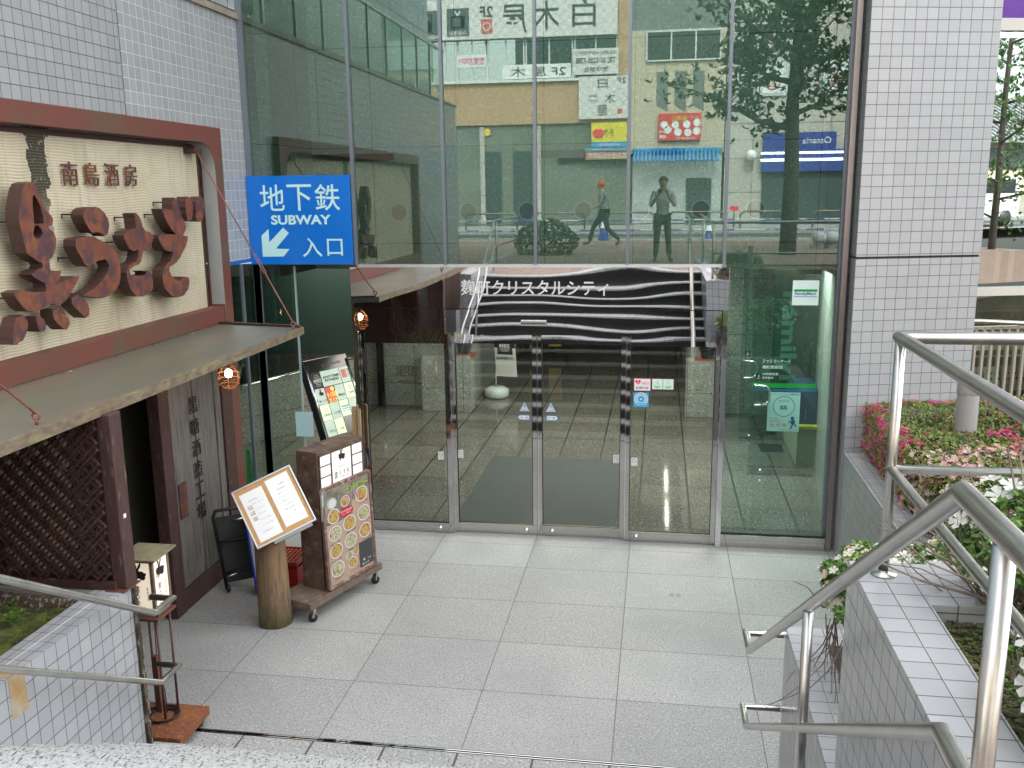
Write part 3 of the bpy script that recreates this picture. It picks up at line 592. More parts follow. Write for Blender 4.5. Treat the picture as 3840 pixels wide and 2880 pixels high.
LETTERS = {'kuro':[(0.282,3.747),(0.343,3.758),(0.383,3.729),(0.407,3.68),(0.426,3.626),(0.457,3.578),(0.507,3.537),(0.528,3.507),(0.516,3.467),(0.471,3.463),(0.477,3.442),(0.526,3.411),(0.54,3.369),(0.524,3.31),(0.48,3.254),(0.439,3.234),(0.437,3.197),(0.44,3.16),(0.554,3.147),(0.537,3.107),(0.496,3.074),(0.456,3.053),(0.531,3.069),(0.606,3.081),(0.684,3.097),(0.753,3.091),(0.72,3.051),(0.668,3.009),(0.623,2.968),(0.567,2.932),(0.503,2.911),(0.433,2.925),(0.369,2.925),(0.302,2.907),(0.233,2.898),(0.163,2.91),(0.115,2.942),(0.08,2.985),(0.05,3.021),(0.044,3.046),(0.109,3.057),(0.182,3.044),(0.256,3.027),(0.368,3.018),(0.373,3.048),(0.368,3.081),(0.294,3.111),(0.234,3.149),(0.293,3.172),(0.351,3.179),(0.365,3.196),(0.358,3.218),(0.295,3.245),(0.216,3.293),(0.208,3.337),(0.19,3.415),(0.18,3.479),(0.182,3.549),(0.199,3.611),(0.232,3.68),(0.256,3.722)],'h1':[(0.36,3.676),(0.384,3.644),(0.41,3.601),(0.425,3.528),(0.426,3.481),(0.382,3.48),(0.325,3.474),(0.327,3.531),(0.33,3.602),(0.34,3.659)],'h2':[(0.327,3.47),(0.364,3.47),(0.393,3.442),(0.402,3.413),(0.384,3.392),(0.342,3.379),(0.309,3.395),(0.305,3.424)],'d1':[(0.036,2.884),(0.111,2.892),(0.137,2.856),(0.145,2.826),(0.123,2.778),(0.076,2.727),(0.014,2.708),(-0.026,2.719),(-0.02,2.764),(-0.001,2.825)],'d2':[(0.231,2.858),(0.271,2.861),(0.312,2.832),(0.325,2.793),(0.303,2.755),(0.258,2.758),(0.241,2.79),(0.236,2.82)],'d3':[(0.414,2.886),(0.475,2.89),(0.528,2.848),(0.581,2.803),(0.587,2.763),(0.544,2.73),(0.508,2.739),(0.455,2.782),(0.415,2.825)],'d4':[(0.638,2.943),(0.711,2.962),(0.771,2.936),(0.816,2.891),(0.836,2.84),(0.819,2.794),(0.783,2.782),(0.725,2.823),(0.669,2.869),(0.632,2.909)],'u1':[(0.909,3.561),(0.96,3.578),(1.04,3.582),(1.1,3.565),(1.149,3.535),(1.188,3.491),(1.197,3.443),(1.176,3.396),(1.158,3.37),(1.123,3.361),(1.095,3.381),(1.043,3.396),(0.962,3.392),(0.932,3.422),(0.9,3.464),(0.878,3.506),(0.879,3.536)],'u2':[(0.762,3.353),(0.81,3.366),(0.914,3.372),(1.0,3.359),(1.085,3.326),(1.181,3.288),(1.241,3.252),(1.272,3.207),(1.278,3.157),(1.288,3.107),(1.276,3.036),(1.252,2.983),(1.197,2.945),(1.105,2.913),(1.001,2.902),(0.905,2.922),(0.779,2.95),(0.825,2.965),(0.916,2.985),(0.984,3.01),(1.055,3.051),(1.118,3.094),(1.142,3.135),(1.13,3.163),(1.089,3.19),(1.015,3.187),(0.959,3.173),(0.92,3.158),(0.875,3.151),(0.836,3.172),(0.808,3.213),(0.767,3.267),(0.75,3.308)],'sa':[(1.547,3.522),(1.578,3.525),(1.625,3.495),(1.65,3.455),(1.663,3.409),(1.695,3.376),(1.763,3.362),(1.823,3.33),(1.795,3.294),(1.766,3.255),(1.761,3.226),(1.684,3.219),(1.635,3.216),(1.612,3.178),(1.589,3.134),(1.537,3.112),(1.463,3.101),(1.42,3.088),(1.41,3.063),(1.422,3.04),(1.511,3.023),(1.606,3.02),(1.654,3.03),(1.648,3.045),(1.602,3.058),(1.666,3.056),(1.716,3.031),(1.742,2.987),(1.742,2.923),(1.713,2.884),(1.654,2.861),(1.566,2.851),(1.484,2.863),(1.427,2.898),(1.386,2.953),(1.37,3.005),(1.365,3.061),(1.386,3.099),(1.416,3.124),(1.468,3.131),(1.521,3.139),(1.553,3.171),(1.564,3.204),(1.564,3.235),(1.494,3.223),(1.437,3.246),(1.404,3.287),(1.381,3.326),(1.376,3.354),(1.421,3.385),(1.494,3.396),(1.562,3.402),(1.563,3.441),(1.561,3.486)],'gi':[(2.177,3.639),(2.224,3.636),(2.256,3.605),(2.273,3.563),(2.29,3.52),(2.308,3.476),(2.349,3.426),(2.368,3.388),(2.349,3.351),(2.304,3.31),(2.391,3.3),(2.379,3.263),(2.339,3.215),(2.28,3.169),(2.223,3.123),(2.155,3.085),(2.066,3.064),(2.024,3.059),(2.018,3.023),(2.051,2.977),(2.117,2.934),(2.176,2.92),(2.228,2.936),(2.262,2.952),(2.348,2.935),(2.347,2.887),(2.318,2.833),(2.241,2.791),(2.152,2.782),(2.068,2.79),(1.99,2.825),(1.918,2.887),(1.899,2.943),(1.901,2.991),(1.921,3.037),(1.974,3.075),(2.048,3.099),(2.084,3.133),(2.117,3.183),(2.04,3.187),(1.973,3.207),(1.923,3.251),(1.891,3.3),(1.891,3.33),(1.972,3.335),(2.171,3.323),(2.179,3.334),(2.107,3.374),(2.057,3.424),(2.02,3.478),(1.993,3.526),(1.986,3.55),(2.077,3.542),(2.158,3.529),(2.165,3.583)],'q1':[(2.437,3.646),(2.475,3.64),(2.512,3.596),(2.528,3.552),(2.508,3.496),(2.486,3.44),(2.439,3.43),(2.404,3.449),(2.393,3.499),(2.39,3.554),(2.402,3.61)],'q2':[(2.644,3.632),(2.7,3.646),(2.729,3.619),(2.741,3.567),(2.73,3.503),(2.701,3.453),(2.635,3.419),(2.583,3.431),(2.561,3.457),(2.575,3.501),(2.575,3.557),(2.585,3.601)]}
# ================================================================ LEFT BUILDING
lb = thing('tiled_side_wall', 'grey glazed tile wall high on the left above the rusty sign', 'wall', (-2.3, 1.8, 0))
mb = MB(); mb.box(-2.5, -2.06, -6.4, 1.800, 4.20, 5.40); mb.box(-2.5, -2.06, -6.4, -2.9, 0, 4.2); mb.build('tiled_band', tile_dark_joint, lb)
mb = MB(); mb.box(-2.5, -2.06, 1.818, 3.98, 4.20, 5.40); mb.box(-2.5, -2.06, 3.35, 3.98, 2.99, 4.2); mb.build('tiled_band', tile_white_joint, lb)
mb = MB(); mb.box(-2.5, -2.075, 1.80, 1.818, 4.2, 5.40); mb.build('seam', black, lb)
mb = MB(); mb.box(-2.55, -2.03, -3.75, 3.99, 5.40, 5.46); mb.box(-2.55, -2.03, -6.42, -3.75, 5.405, 5.44); mb.build('coping', M('weathered_coping', (.24, .21, .16), (.33, .29, .22), 6, .7), lb)
mb = MB(); mb.box(-2.07, -2.045, 3.35, 3.98, 2.955, 2.99); mb.build('blue_trim', M('trim_blue', (.02, .12, .42), rough=.3), lb)
# terrace rail with a poster above this wall
t = thing('terrace_balustrade', 'glass terrace balustrade above the left wall, seen mirrored in the facade', 'balustrade', (-2.3, 0, 5.46))
mb = MB()
for y in (-6.2, -5.2, -4.2, -3.2, -2.2, -1.2, -.2, .8, 1.8, 2.8, 3.8): mb.box(-2.32, -2.28, y - .02, y + .02, 5.44, 6.5)
mb.box(-2.33, -2.27, -6.4, 3.95, 6.5, 6.55); mb.build('frame', alu, t)
mb = MB(); mb.quad((-2.3, -6.4, 5.46), (-2.3, 3.9, 5.46), (-2.3, 3.9, 6.5), (-2.3, -6.4, 6.5)); mb.build('glass', glass_in, t)
t = thing('terrace_poster', 'pale blue advertising poster on the terrace behind the balustrade', 'poster', (-2.45, 2.3, 5.5))
mb = MB(); mb.box(-2.46, -2.44, 1.75, 2.75, 5.5, 6.15); mb.m = 1; mb.text('Your New Life\nBegins Now!', (-2.436, 2.42, 5.98), -Y, Z, .55, .2, bold=.02); mb.m = 2; mb.disc((-2.436, 1.92, 6.03), -Y, Z, .07); mb.flat([(-.4, -.3), (.45, -.3), (.45, .0), (.1, -.1)], (-2.437, 2.2, 5.85), -Y, Z)
mb.build('panel', [M('poster_ice', (.55, .68, .75), rough=.5), M('poster_text_navy', (.03, .06, .3), rough=.5), M('poster_sky', (.1, .4, .6), rough=.5)], t)
mb = MB(); mb.box(-6.5, -3.0, -8, 9.0, 5.4, 14); tag(mb.build('tower_block', tile_mat('blue_grey_block_tile', (.45, .45, .42), (0, 0, 0), (.26, .34, .38), (.34, .42, .46), (.12, .14, .16), gw=.02, rough=.3)), 'blue grey tiled block rising behind the left terrace', 'building')
mb = MB(); mb.box(-6, -2.5, -8, 3.98, 5.30, 5.40); struct(mb.build('terrace_floor', step_light))
# restaurant wall below the sign
ol = M('olive_plaster', (.06, .056, .030), (.08, .072, .042), 5, .85, bmp=.003)
t = thing('entrance_wall', 'dark olive plaster wall and doorway under the metal canopy', 'wall', (-2.3, 1, 0))
mb = MB(); mb.box(-2.55, -2.34, -3.2, .98, 0, 4.2); mb.box(-2.55, -2.34, 1.52, 3.30, 0, 4.2); mb.box(-2.55, -2.34, .98, 1.52, 2.1, 4.2); mb.build('plaster', ol, t)
mb = MB(); mb.box(-3.6, -2.55, .6, 1.9, -.1, 2.4); mb.build('doorway', dark, t)
mb = MB(); mb.box(-2.34, -2.06, -2.9, 3.11, 2.36, 2.43); mb.build('soffit', rust_side, t)

# ---------------------------------------------------------------- rusty restaurant sign
XF = -1.98
sg = thing('restaurant_sign', 'huge rust red framed sign board with thick rusty Japanese characters on ribbed cream plaster', 'sign', (-2.06, .3, 2.43))
def arc(cy, cz, r, a0, a1, n=8): return [(cy + r * math.cos(R(a0 + (a1 - a0) * i / n)), cz + r * math.sin(R(a0 + (a1 - a0) * i / n))) for i in range(n + 1)]
outer = [(-2.9, 0), (-2.78, 0), (-2.78, 4.14)] + [(2.85, 4.14)] + [(2.85 + .0, 4.14)] + arc(2.90, 3.90, .235, 88, 0)[0:] + [(3.12, 0), (3.30, 0), (3.30, 4.29), (-2.9, 4.29)]
mb = MB(); mb.prism(outer, (XF, 0, 0), Y, Z, (-.16, 0, 0)); mb.build('frame', rust, sg, bevel=.004)
mb = MB(); mb.box(-2.14, XF + .004, -2.78, 3.10, 2.43, 2.585); mb.build('lower_rail', rust, sg)
rev = [(y, z) for y, z in arc(2.895, 3.895, .235, 90, 0)]
mb = MB()
P = [(2.70, 4.13)] + rev + [(3.13, 2.44)]
for (a, b), (c, d) in zip(P[:-1], P[1:]): mb.quad((XF + .001, a, b), (XF + .001, c, d), (-2.115, c, d), (-2.115, a, b))
mb.build('reveal', M('pale_grey_reveal', (.30, .31, .31), (.36, .37, .37), 2, .45), sg)
mb = MB(); mb.box(-2.135, -2.105, 3.02, 3.05, 2.585, 4.1); mb.box(-2.135, -2.105, -2.78, 3.05, 4.09, 4.135); mb.build('inner_trim', rust_side, sg)
def ribbed():
    m, nt, p = new_mat('ribbed_cream_plaster'); tc = N(nt, 'ShaderNodeTexCoord').outputs['Object']
    wv = N(nt, 'ShaderNodeTexWave', wave_type='BANDS', bands_direction='Z'); wv.inputs['Scale'].default_value = 15; wv.inputs['Distortion'].default_value = 11; wv.inputs['Detail'].default_value = 1.5; wv.inputs['Detail Scale'].default_value = .14
    nt.links.new(tc, wv.inputs[0])
    base = mixc(nt, ramp(nt, noise(nt, tc, 1.2, 5, .6), .35, .7), (.66, .60, .45), (.52, .45, .32))
    streak = ramp(nt, noise(nt, tc, 2.2, 6, .7, (1, 3.2, .35)), .50, .74)
    base = mixc(nt, math_n(nt, 'MULTIPLY', streak, .55), base, (.20, .18, .13))
    sp = N(nt, 'ShaderNodeSeparateXYZ'); nt.links.new(tc, sp.inputs[0])
    # moss run below the top edge, with its own wandering outline
    wob = math_n(nt, 'MULTIPLY', math_n(nt, 'SUBTRACT', noise(nt, tc, 3, 5, .7, (1, 1, .6)), .5), .38)
    dy = math_n(nt, 'ABSOLUTE', math_n(nt, 'ADD', math_n(nt, 'SUBTRACT', sp.outputs[1], .69), wob))
    wdt = math_n(nt, 'MULTIPLY', math_n(nt, 'SUBTRACT', sp.outputs[2], 3.0), .14)
    run = math_n(nt, 'MULTIPLY', math_n(nt, 'LESS_THAN', dy, wdt), ramp(nt, sp.outputs[2], 3.05, 3.7))
    run = math_n(nt, 'MULTIPLY', run, ramp(nt, noise(nt, tc, 22, 4, .7), .26, .40))
    base = mixc(nt, run, base, (.035, .035, .022))
    grn = math_n(nt, 'MULTIPLY', ramp(nt, noise(nt, tc, 1.9, 4, .6), .55, .75), .5); base = mixc(nt, grn, base, (.30, .30, .13))
    groove = ramp(nt, wv.outputs['Fac'], .0, .45)
    base = mixc(nt, groove, mixc(nt, .42, base, (.20, .17, .11)), base)
    nt.links.new(base, p.inputs['Base Color']); p.inputs['Roughness'].default_value = .8
    bump(nt, p, wv.outputs['Fac'], .004, .4); return m
mb = MB(); mb.box(-2.2, -2.11, -2.78, 3.05, 2.5, 4.14); mb.build('board', ribbed(), sg)
G_ = LETTERS
def keyhole(o, h):
    ao = sum(o[i][0] * o[(i + 1) % len(o)][1] - o[(i + 1) % len(o)][0] * o[i][1] for i in range(len(o))); ah = sum(h[i][0] * h[(i + 1) % len(h)][1] - h[(i + 1) % len(h)][0] * h[i][1] for i in range(len(h)))
    if ao * ah > 0: h = h[::-1]
    i, j = min(((i, j) for i in range(len(o)) for j in range(len(h))), key=lambda ij: (o[ij[0]][0] - h[ij[1]][0]) ** 2 + (o[ij[0]][1] - h[ij[1]][1]) ** 2)
    return o[:i + 1] + h[j:] + h[:j + 1] + o[i:]
def rough_outline(poly, amp=.004, k=2):
    out = []; rnd = random.Random(len(poly))
    for i in range(len(poly)):
        a, b = poly[i], poly[(i + 1) % len(poly)]
        for q in range(k):
            f = q / k; out.append((a[0] + (b[0] - a[0]) * f + (rnd.uniform(-amp, amp) if q else 0), a[1] + (b[1] - a[1]) * f + (rnd.uniform(-amp, amp) if q else 0)))
    return out
def glyph(keys, holes=(), pegs=()):
    mb = MB()
    for k in keys:
        P = rough_outline(G_[k]); n0 = len(mb.f); n = len(P)
        area = sum(P[i][0] * P[(i + 1) % n][1] - P[(i + 1) % n][0] * P[i][1] for i in range(n))
        if area < 0: P = P[::-1]
        Q = P
        for h in (holes if k == keys[0] else ()): Q = keyhole(Q, G_[h])
        mb.m = 0; mb.add([(-1.92, y, z) for y, z in Q], [tuple(range(len(Q)))])
        mb.m = 1; a = [(-1.92, y, z) for y, z in P]; b = [(-2.02, y, z) for y, z in P]
        mb.add(a + b, [(i, i + n, (i + 1) % n + n, (i + 1) % n) for i in range(n)])
        mb.add(b, [tuple(range(n - 1, -1, -1))] if k != keys[0] or not holes else [])
        for h in (holes if k == keys[0] else ()):
            H = G_[h]; m_ = len(H); mb.add([(-1.92, y, z) for y, z in H] + [(-2.02, y, z) for y, z in H], [(i, (i + 1) % m_, (i + 1) % m_ + m_, i + m_) for i in range(m_)])
    mb.m = 2
    for y, z in pegs: mb.tube([(-2.01, y, z), (-2.11, y, z), (-2.11, y, z - .03)], .006, 6)
    return mb
peg = M('black_peg', (.02, .015, .015), rough=.6)
for keys, holes, pegs in ((('kuro', 'd1', 'd2', 'd3', 'd4'), ('h1', 'h2'), ((.20, 3.5), (.12, 3.0), (.6, 3.0))), (('u1', 'u2'), (), ((.9, 3.53), (.80, 3.22), (.86, 2.95), (1.1, 2.93))), (('sa',), (), ((1.57, 3.49), (1.42, 3.30), (1.42, 2.95))), (('gi', 'q1', 'q2'), (), ((2.18, 3.60), (2.02, 3.50), (1.95, 2.86)))):
    glyph(keys, holes, pegs).build('character', [rust_face, rust_side, peg], sg)
mb = MB()
for c, y in (('南', 1.02), ('島', 1.29), ('酒', 1.56), ('房', 1.83)): mb.text(c, (-2.085, y, 3.825), Y, Z, .19, .175, depth=.010, bold=0)
mb.m = 1
for y in (1.0, 1.27, 1.54, 1.81):
    for dz in (-.05, .05): mb.tube([(-2.09, y, 3.825 + dz), (-2.11, y, 3.825 + dz)], .004, 5)
mb.build('small_lettering', [rust_face, peg], sg)
mb = MB(); mb.box(-2.10, -2.0, 2.78, 2.93, 4.035, 4.085); mb.build('rod_bracket', rust_side, sg)

# ---------------------------------------------------------------- canopy
cn = thing('metal_canopy', 'flat greenish brown metal canopy held by thin rusty tie rods over the entrance', 'canopy', (-1.5, .7, 2.42))
can_top = M('weathered_canopy_sheet', (.14, .14, .095), (.125, .12, .105), 1.1, .42, c3=(.20, .15, .11), scale3=1.3, t3=(.50, .8), stretch=(1.5, .6, 1), rvar=.25)
mb = MB(); mb.add([(-2.05, -2.6, 2.425), (-1.0, -2.6, 2.445), (-1.0, 2.66, 2.445), (-2.05, 2.98, 2.425), (-2.05, -2.6, 2.365), (-1.0, -2.6, 2.39), (-1.0, 2.66, 2.39), (-2.05, 2.98, 2.365)],
    [(0, 1, 2, 3), (7, 6, 5, 4), (1, 5, 6, 2), (2, 6, 7, 3), (4, 5, 1, 0), (0, 3, 7, 4)]); mb.build('sheet', can_top, cn)
mb = MB(); mb.bar((-2.0, 2.975, 2.44), (-1.03, 2.675, 2.455), .035, .02); mb.build('end_lip', rust_side, cn)
mb = MB(); mb.add([(-.992, -2.6, 2.452), (-.992, 2.665, 2.452), (-.992, 2.665, 2.385), (-.992, -2.6, 2.385), (-1.012, -2.6, 2.452), (-1.012, 2.665, 2.452), (-1.012, 2.665, 2.385), (-1.012, -2.6, 2.385)], [(0, 3, 2, 1), (0, 1, 5, 4), (1, 2, 6, 5), (3, 7, 6, 2)])
mb.build('front_edge', M('mossy_rust_edge', (.20, .17, .11), (.13, .075, .06), 12, .8, stretch=(1, 1, 3), c3=(.22, .21, .10), scale3=5, t3=(.5, .65), bmp=.003), cn)
rod = M('thin_rust_rod', (.20, .075, .05), (.28, .12, .08), 20, .6)
def tie(p0, p1, tb):
    p0, p1 = Vector(p0), Vector(p1); d = (p1 - p0).normalized(); mb = MB()
    L = (p1 - p0).length; a = p0 + d * (tb * L); b = a + d * .22; sd_ = d.cross(Z).normalized() * .016
    mb.tube([p0, a], .0065, 8); mb.tube([b, p1], .0065, 8); mb.tube([a, a + d * .02 + sd_, b - d * .02 + sd_, b, b - d * .02 - sd_, a + d * .02 - sd_], .005, 6, closed=True)
    mb.tube([p1 + Vector((.022 * math.cos(q * .785), 0, .022 * math.sin(q * .785) - .012)) for q in range(8)], .006, 6, closed=True)
    mb.tube([p1 + Vector((0, 0, -.03)), p1 + Vector((0, 0, -.06))], .009, 6)
    return mb.build('tie_rod', rod, cn)
tie((-2.02, 2.86, 4.06), (-1.06, 2.58, 2.50), .60); tie((-2.02, -1.9, 4.06), (-1.09, -.99, 2.505), .3)
mb = MB(); rnd = random.Random(3)
for i in range(60):
    y = rnd.uniform(-1.2, 2.8); x = -2.03 + rnd.random() ** 2 * .12; s_ = rnd.uniform(.004, .011); z = 2.428; a = rnd.random() * 3
    mb.obox((x, y, z + .002), (s_ * math.cos(a), s_ * math.sin(a), 0), (-s_ * .5 * math.sin(a), s_ * .5 * math.cos(a), 0), (0, 0, .002))
stuff(mb.build('leaf_litter', leaf_mat('dry_litter', [(.35, .28, .2), (.16, .10, .06), (.5, .48, .42)]), cn))
# caged bulb
cl = thing('caged_lamp', 'lit bare bulb in a rusty wire cage hanging under the canopy', 'lamp', (-1.5, 2.12, 2.36))
bx, by, bz = -1.45, 2.02, 2.135
mb = MB(); mb.tube([(bx, by, 2.37), (bx, by, bz + .08)], .006, 6); mb.lathe([(0, .11), (.022, .11), (.024, .05), (.016, .04)], (bx, by, bz), 14); mb.build('socket', rust_side, cl)
mb = MB(); mb.ball((bx, by, bz - .005), .033, 16, (1, 1, 1.15)); mb.build('bulb', M('lit_bulb', (1, .60, .25), emit=9), cl)
mb = MB()
for r, h in ((.052, .055), (.088, .0), (.094, -.05), (.088, -.10), (.05, -.135)): mb.tube([(bx + r * math.cos(q * .524), by + r * math.sin(q * .524), bz + h) for q in range(12)], .0032, 5, closed=True)
for q in range(6):
    a = q * math.pi / 3; mb.tube([(bx + r * math.cos(a), by + r * math.sin(a), bz + h) for r, h in ((.02, .09), (.052, .055), (.088, .0), (.094, -.05), (.088, -.10), (.05, -.135), (0, -.145))], .003, 5)
mb.build('wire_cage', M('rusty_wire', (.22, .09, .03), (.3, .13, .05), 20, .6), cl)

# ---------------------------------------------------------------- plank panel
pk = thing('plank_panel', 'weathered grey vertical plank panel with carved characters in a rusty brown frame', 'panel', (-1.95, 2.2, 0))
mb = MB(); mb.box(-1.985, -1.875, 1.57, 1.74, 0, 2.36); mb.box(-1.985, -1.88, 2.72, 2.93, 0, 2.36); mb.box(-1.98, -1.882, 1.74, 2.72, 0, .20); mb.build('frame', rusty_post, pk, bevel=.006)
plank = M('weathered_grey_plank', (.13, .12, .11), (.20, .19, .175), 5, .85, stretch=(5, 9, .45), c3=(.055, .045, .042), scale3=7, t3=(.52, .68), bmp=.008)
mb = MB(); ys = [1.742, 1.90, 2.03, 2.20, 2.36, 2.46, 2.60, 2.718]
for i, (a, b) in enumerate(zip(ys[:-1], ys[1:])): mb.box(-1.98, -1.90 - .006 * (i % 3), a + .002, b - .002, .20, 2.36)
mb.build('planks', plank, pk, bevel=.004)
mb = MB()
for i, c in enumerate('黒糖酒造工場'): mb.text(c, (-1.893, 2.18, 1.80 - i * .20), Y, Z, .15, .15, depth=.006, bold=.0)
mb.build('carved_lettering', M('dark_carved_wood', (.025, .02, .018), rough=.9), pk)
mb = MB(); mb.box(-1.90, -1.886, 1.80, 1.93, .84, 1.16); mb.m = 1
for y in (1.815, 1.915):
    for z in (.86, .93, 1.0, 1.07, 1.14): mb.ball((-1.886, y, z), .006, 8)
mb.disc((-1.884, 1.865, .93), Y, Z, .03, 16, .018); mb.flat([(-.012, 0), (.012, 0), (0, .07)], (-1.884, 1.865, .985), Y, Z); mb.build('metal_plate', [rust_face, rust_side], pk)
mb = MB(); mb.box(-2.10, -2.0, 2.935, 3.105, 0, 2.36); tag(mb.build('grey_filler_strip', M('grey_strip', (.13, .135, .14), rough=.5)), 'narrow grey metal strip between the plank panel and the rust red frame', 'strip')

# ---------------------------------------------------------------- lattice screen and post on the planter wall
ls = thing('lattice_screen', 'dark red brown wooden lattice screen with diagonal slats under the canopy', 'screen', (-1.4, -.5, 1.3))
slat = M('dark_lattice_wood', (.085, .032, .026), (.045, .022, .018), 6, .6, c3=(.13, .07, .055), scale3=9, t3=(.55, .7))
mb = MB(); x0, x1, z0, z1 = -1.78, -1.03, 1.345, 2.40
def clip(p, d):
    ts = []
    for c, dd, lo, hi in ((p[0], d[0], x0, x1), (p[1], d[1], z0, z1)):
        a, b = (lo - c) / dd, (hi - c) / dd; ts.append((min(a, b), max(a, b)))
    lo, hi = max(t[0] for t in ts), min(t[1] for t in ts)
    return (lo, hi) if hi - lo > .02 else None
for (sx, yoff) in ((1, -.014), (-1, 0), (1, -.085), (-1, -.07)):
    d = (.70711 * sx, .70711); nrm = (-d[1], d[0]); k = -18
    while k < 19:
        for dk in (0, .030):
            o = k * .092 + dk + (.046 if yoff < -.05 else 0); p = ((x0 + x1) / 2 + nrm[0] * o, (z0 + z1) / 2 + nrm[1] * o); r_ = clip(p, d)
            if r_: mb.bar((p[0] + d[0] * r_[0], -.49 + yoff, p[1] + d[1] * r_[0]), (p[0] + d[0] * r_[1], -.49 + yoff, p[1] + d[1] * r_[1]), .012, .017, (0, 1, 0))
        k += 1
lat = mb.build('lattice', slat, ls)
mb = MB(); mb.box(-1.84, -1.0, -.58, -.44, 1.29, 1.345); mb.build('bottom_rail', slat, ls, bevel=.004)
mb = MB(); mb.box(-1.86, -1.78, -.58, -.44, 1.29, 2.40); mb.build('stile', slat, ls, bevel=.004)
mb = MB(); mb.box(-1.03, -.94, -.56, -.44, 1.296, 2.395); mb.build('post', rusty_post, ls, bevel=.008)
mb = MB(); mb.box(-1.06, -.93, -.60, -.42, 1.288, 1.296); mb.build('base_plate', rust, ls)
mb = MB(); mb.box(-.942, -.936, -.52, -.495, 1.74, 1.765); mb.build('small_sticker', white, ls)
mb = MB(); mb.box(-3.6, -1.86, -.58, -.45, 1.1, 2.40); tag(mb.build('side_screen', M('dark_brown_board', (.04, .022, .018), (.06, .03, .025), 5, .7)), 'dark brown boarding left of the lattice screen', 'panel')

# ---------------------------------------------------------------- left planter
pl = thing('left_planter', 'sloping view of the pale grey tiled planter wall beside the stairs on the left', 'planter', (-1.05, -1.8, 0))
mb = MB(); mb.box(-1.15, -.95, -2.55, -.50, 0, 1.29); mb.build('wall', tile_near, pl, bevel=.003)
mb = MB(); mb.box(-1.15, -.955, -7, -2.55, 0, 2.3); mb.build('wall', tile_near, pl)
mb = MB(); mb.box(-1.053, -1.049, -2.5, -.7, 1.2905, 1.2925); mb.build('white_joint', M('white_grout', (.62, .62, .60), rough=.8), pl)
mb = MB(); mb.box(-.953, -.9485, -1.62, -1.50, 1.06, 1.292); mb.box(-1.15, -.9485, -1.62, -1.50, 1.2895, 1.2925); mb.build('stained_tile', M('rust_stained_tile', (.45, .27, .10), (.42, .40, .32), 9, .4), pl)
bark = M('crumbling_wood', (.10, .075, .05), (.045, .03, .022), 30, .95, stretch=(2, 2, .5), c3=(.32, .28, .21), scale3=24, t3=(.55, .62), bmp=.02)
mb = MB(); rnd = random.Random(5); z = .10
while z < 1.29:
    h = rnd.uniform(.02, .06); mb.box(-.975 + rnd.uniform(-.003, .003), -.925 + rnd.uniform(-.008, .004), -.505, -.47 + rnd.uniform(-.006, .006), z, min(1.29, z + h - .002)); z += h
mb.build('rotten_trim', bark, pl)
mb = MB(); mb.box(-3.4, -1.03, -.62, -.42, .9, 1.285); mb.build('concrete_kerb', M('pale_concrete', (.30, .28, .22), (.24, .23, .18), 4, .85, bmp=.004), pl)
mb = MB(); mb.smooth = True; n = 40; vs = []; rnd = random.Random(9)
mb.tube([(-3.4, -.70, 1.20), (-2.6, -.67, 1.215), (-1.9, -.66, 1.22), (-1.5, -.68, 1.215), (-1.17, -.66, 1.235)], [.07, .075, .07, .06, .03], 12)
tag(mb.build('rotten_log', bark), 'decayed dark log lying along the back of the mossy left planter', 'log')
def heightfield(xs, ys, fn):
    mb = MB(); mb.smooth = True; vs = [(x, y, fn(x, y)) for y in ys for x in xs]; n = len(xs)
    return mb.add(vs, [(j * n + i, j * n + i + 1, (j + 1) * n + i + 1, (j + 1) * n + i) for j in range(len(ys) - 1) for i in range(n - 1)])
def lin(a, b, n): return [a + (b - a) * i / n for i in range(n + 1)]
import mathutils
def nz(x, y, s=1, o=0): return mathutils.noise.noise(Vector((x * s, y * s, o)))
moss = M('moss_and_soil', (.085, .11, .015), (.05, .045, .025), 7, .95, c3=(.14, .17, .03), scale3=11, t3=(.5, .65), lo=.42, hi=.58, bmp=.02)
struct(heightfield(lin(-3.4, -1.15, 40), lin(-2.6, -.55, 40), lambda x, y: 1.215 + .02 * nz(x, y, 4) + .01 * nz(x, y, 14) - .02 * (x + 1.15)).build('mossy_soil', moss))
def weed(x, y, z, r, n, mat, label, nm='weed', grp='small weeds in the left planter'):
    mb = MB(); rnd = random.Random(int(x * 991 + y * 77))
    for i in range(n):
        a = rnd.random() * 6.28; q = rnd.random() ** .6 * r; p = Vector((x + q * math.cos(a), y + q * math.sin(a), z + rnd.uniform(.01, .06))); s_ = rnd.uniform(.008, .016)
        u = Vector((math.cos(a), math.sin(a), rnd.uniform(-.2, .6))).normalized() * s_; v = Vector((-math.sin(a), math.cos(a), rnd.uniform(-.3, .3))).normalized() * s_ * .7
        mb.add([p - u, p - v * .9, p + u, p + v * .9], [(0, 1, 2, 3)])
    return tag(mb.build(nm, mat), label, 'weed', grp)
lw = leaf_mat('weed_leaf', [(.10, .22, .03), (.16, .30, .06), (.06, .15, .03), (.13, .26, .05)])
weed(-1.42, -.93, 1.23, .07, 90, lw, 'bright green weed tuft nearest the tiled wall under the handrail')
weed(-1.62, -1.35, 1.23, .08, 90, lw, 'pale green weed tuft at the lower left edge of the photo')
weed(-1.95, -1.1, 1.23, .07, 70, lw, 'small dark weed tuft further left on the moss'); weed(-1.55, -.80, 1.23, .05, 40, lw, 'tiny weed tuft close to the rotten log')
mb = MB(); rnd = random.Random(11)
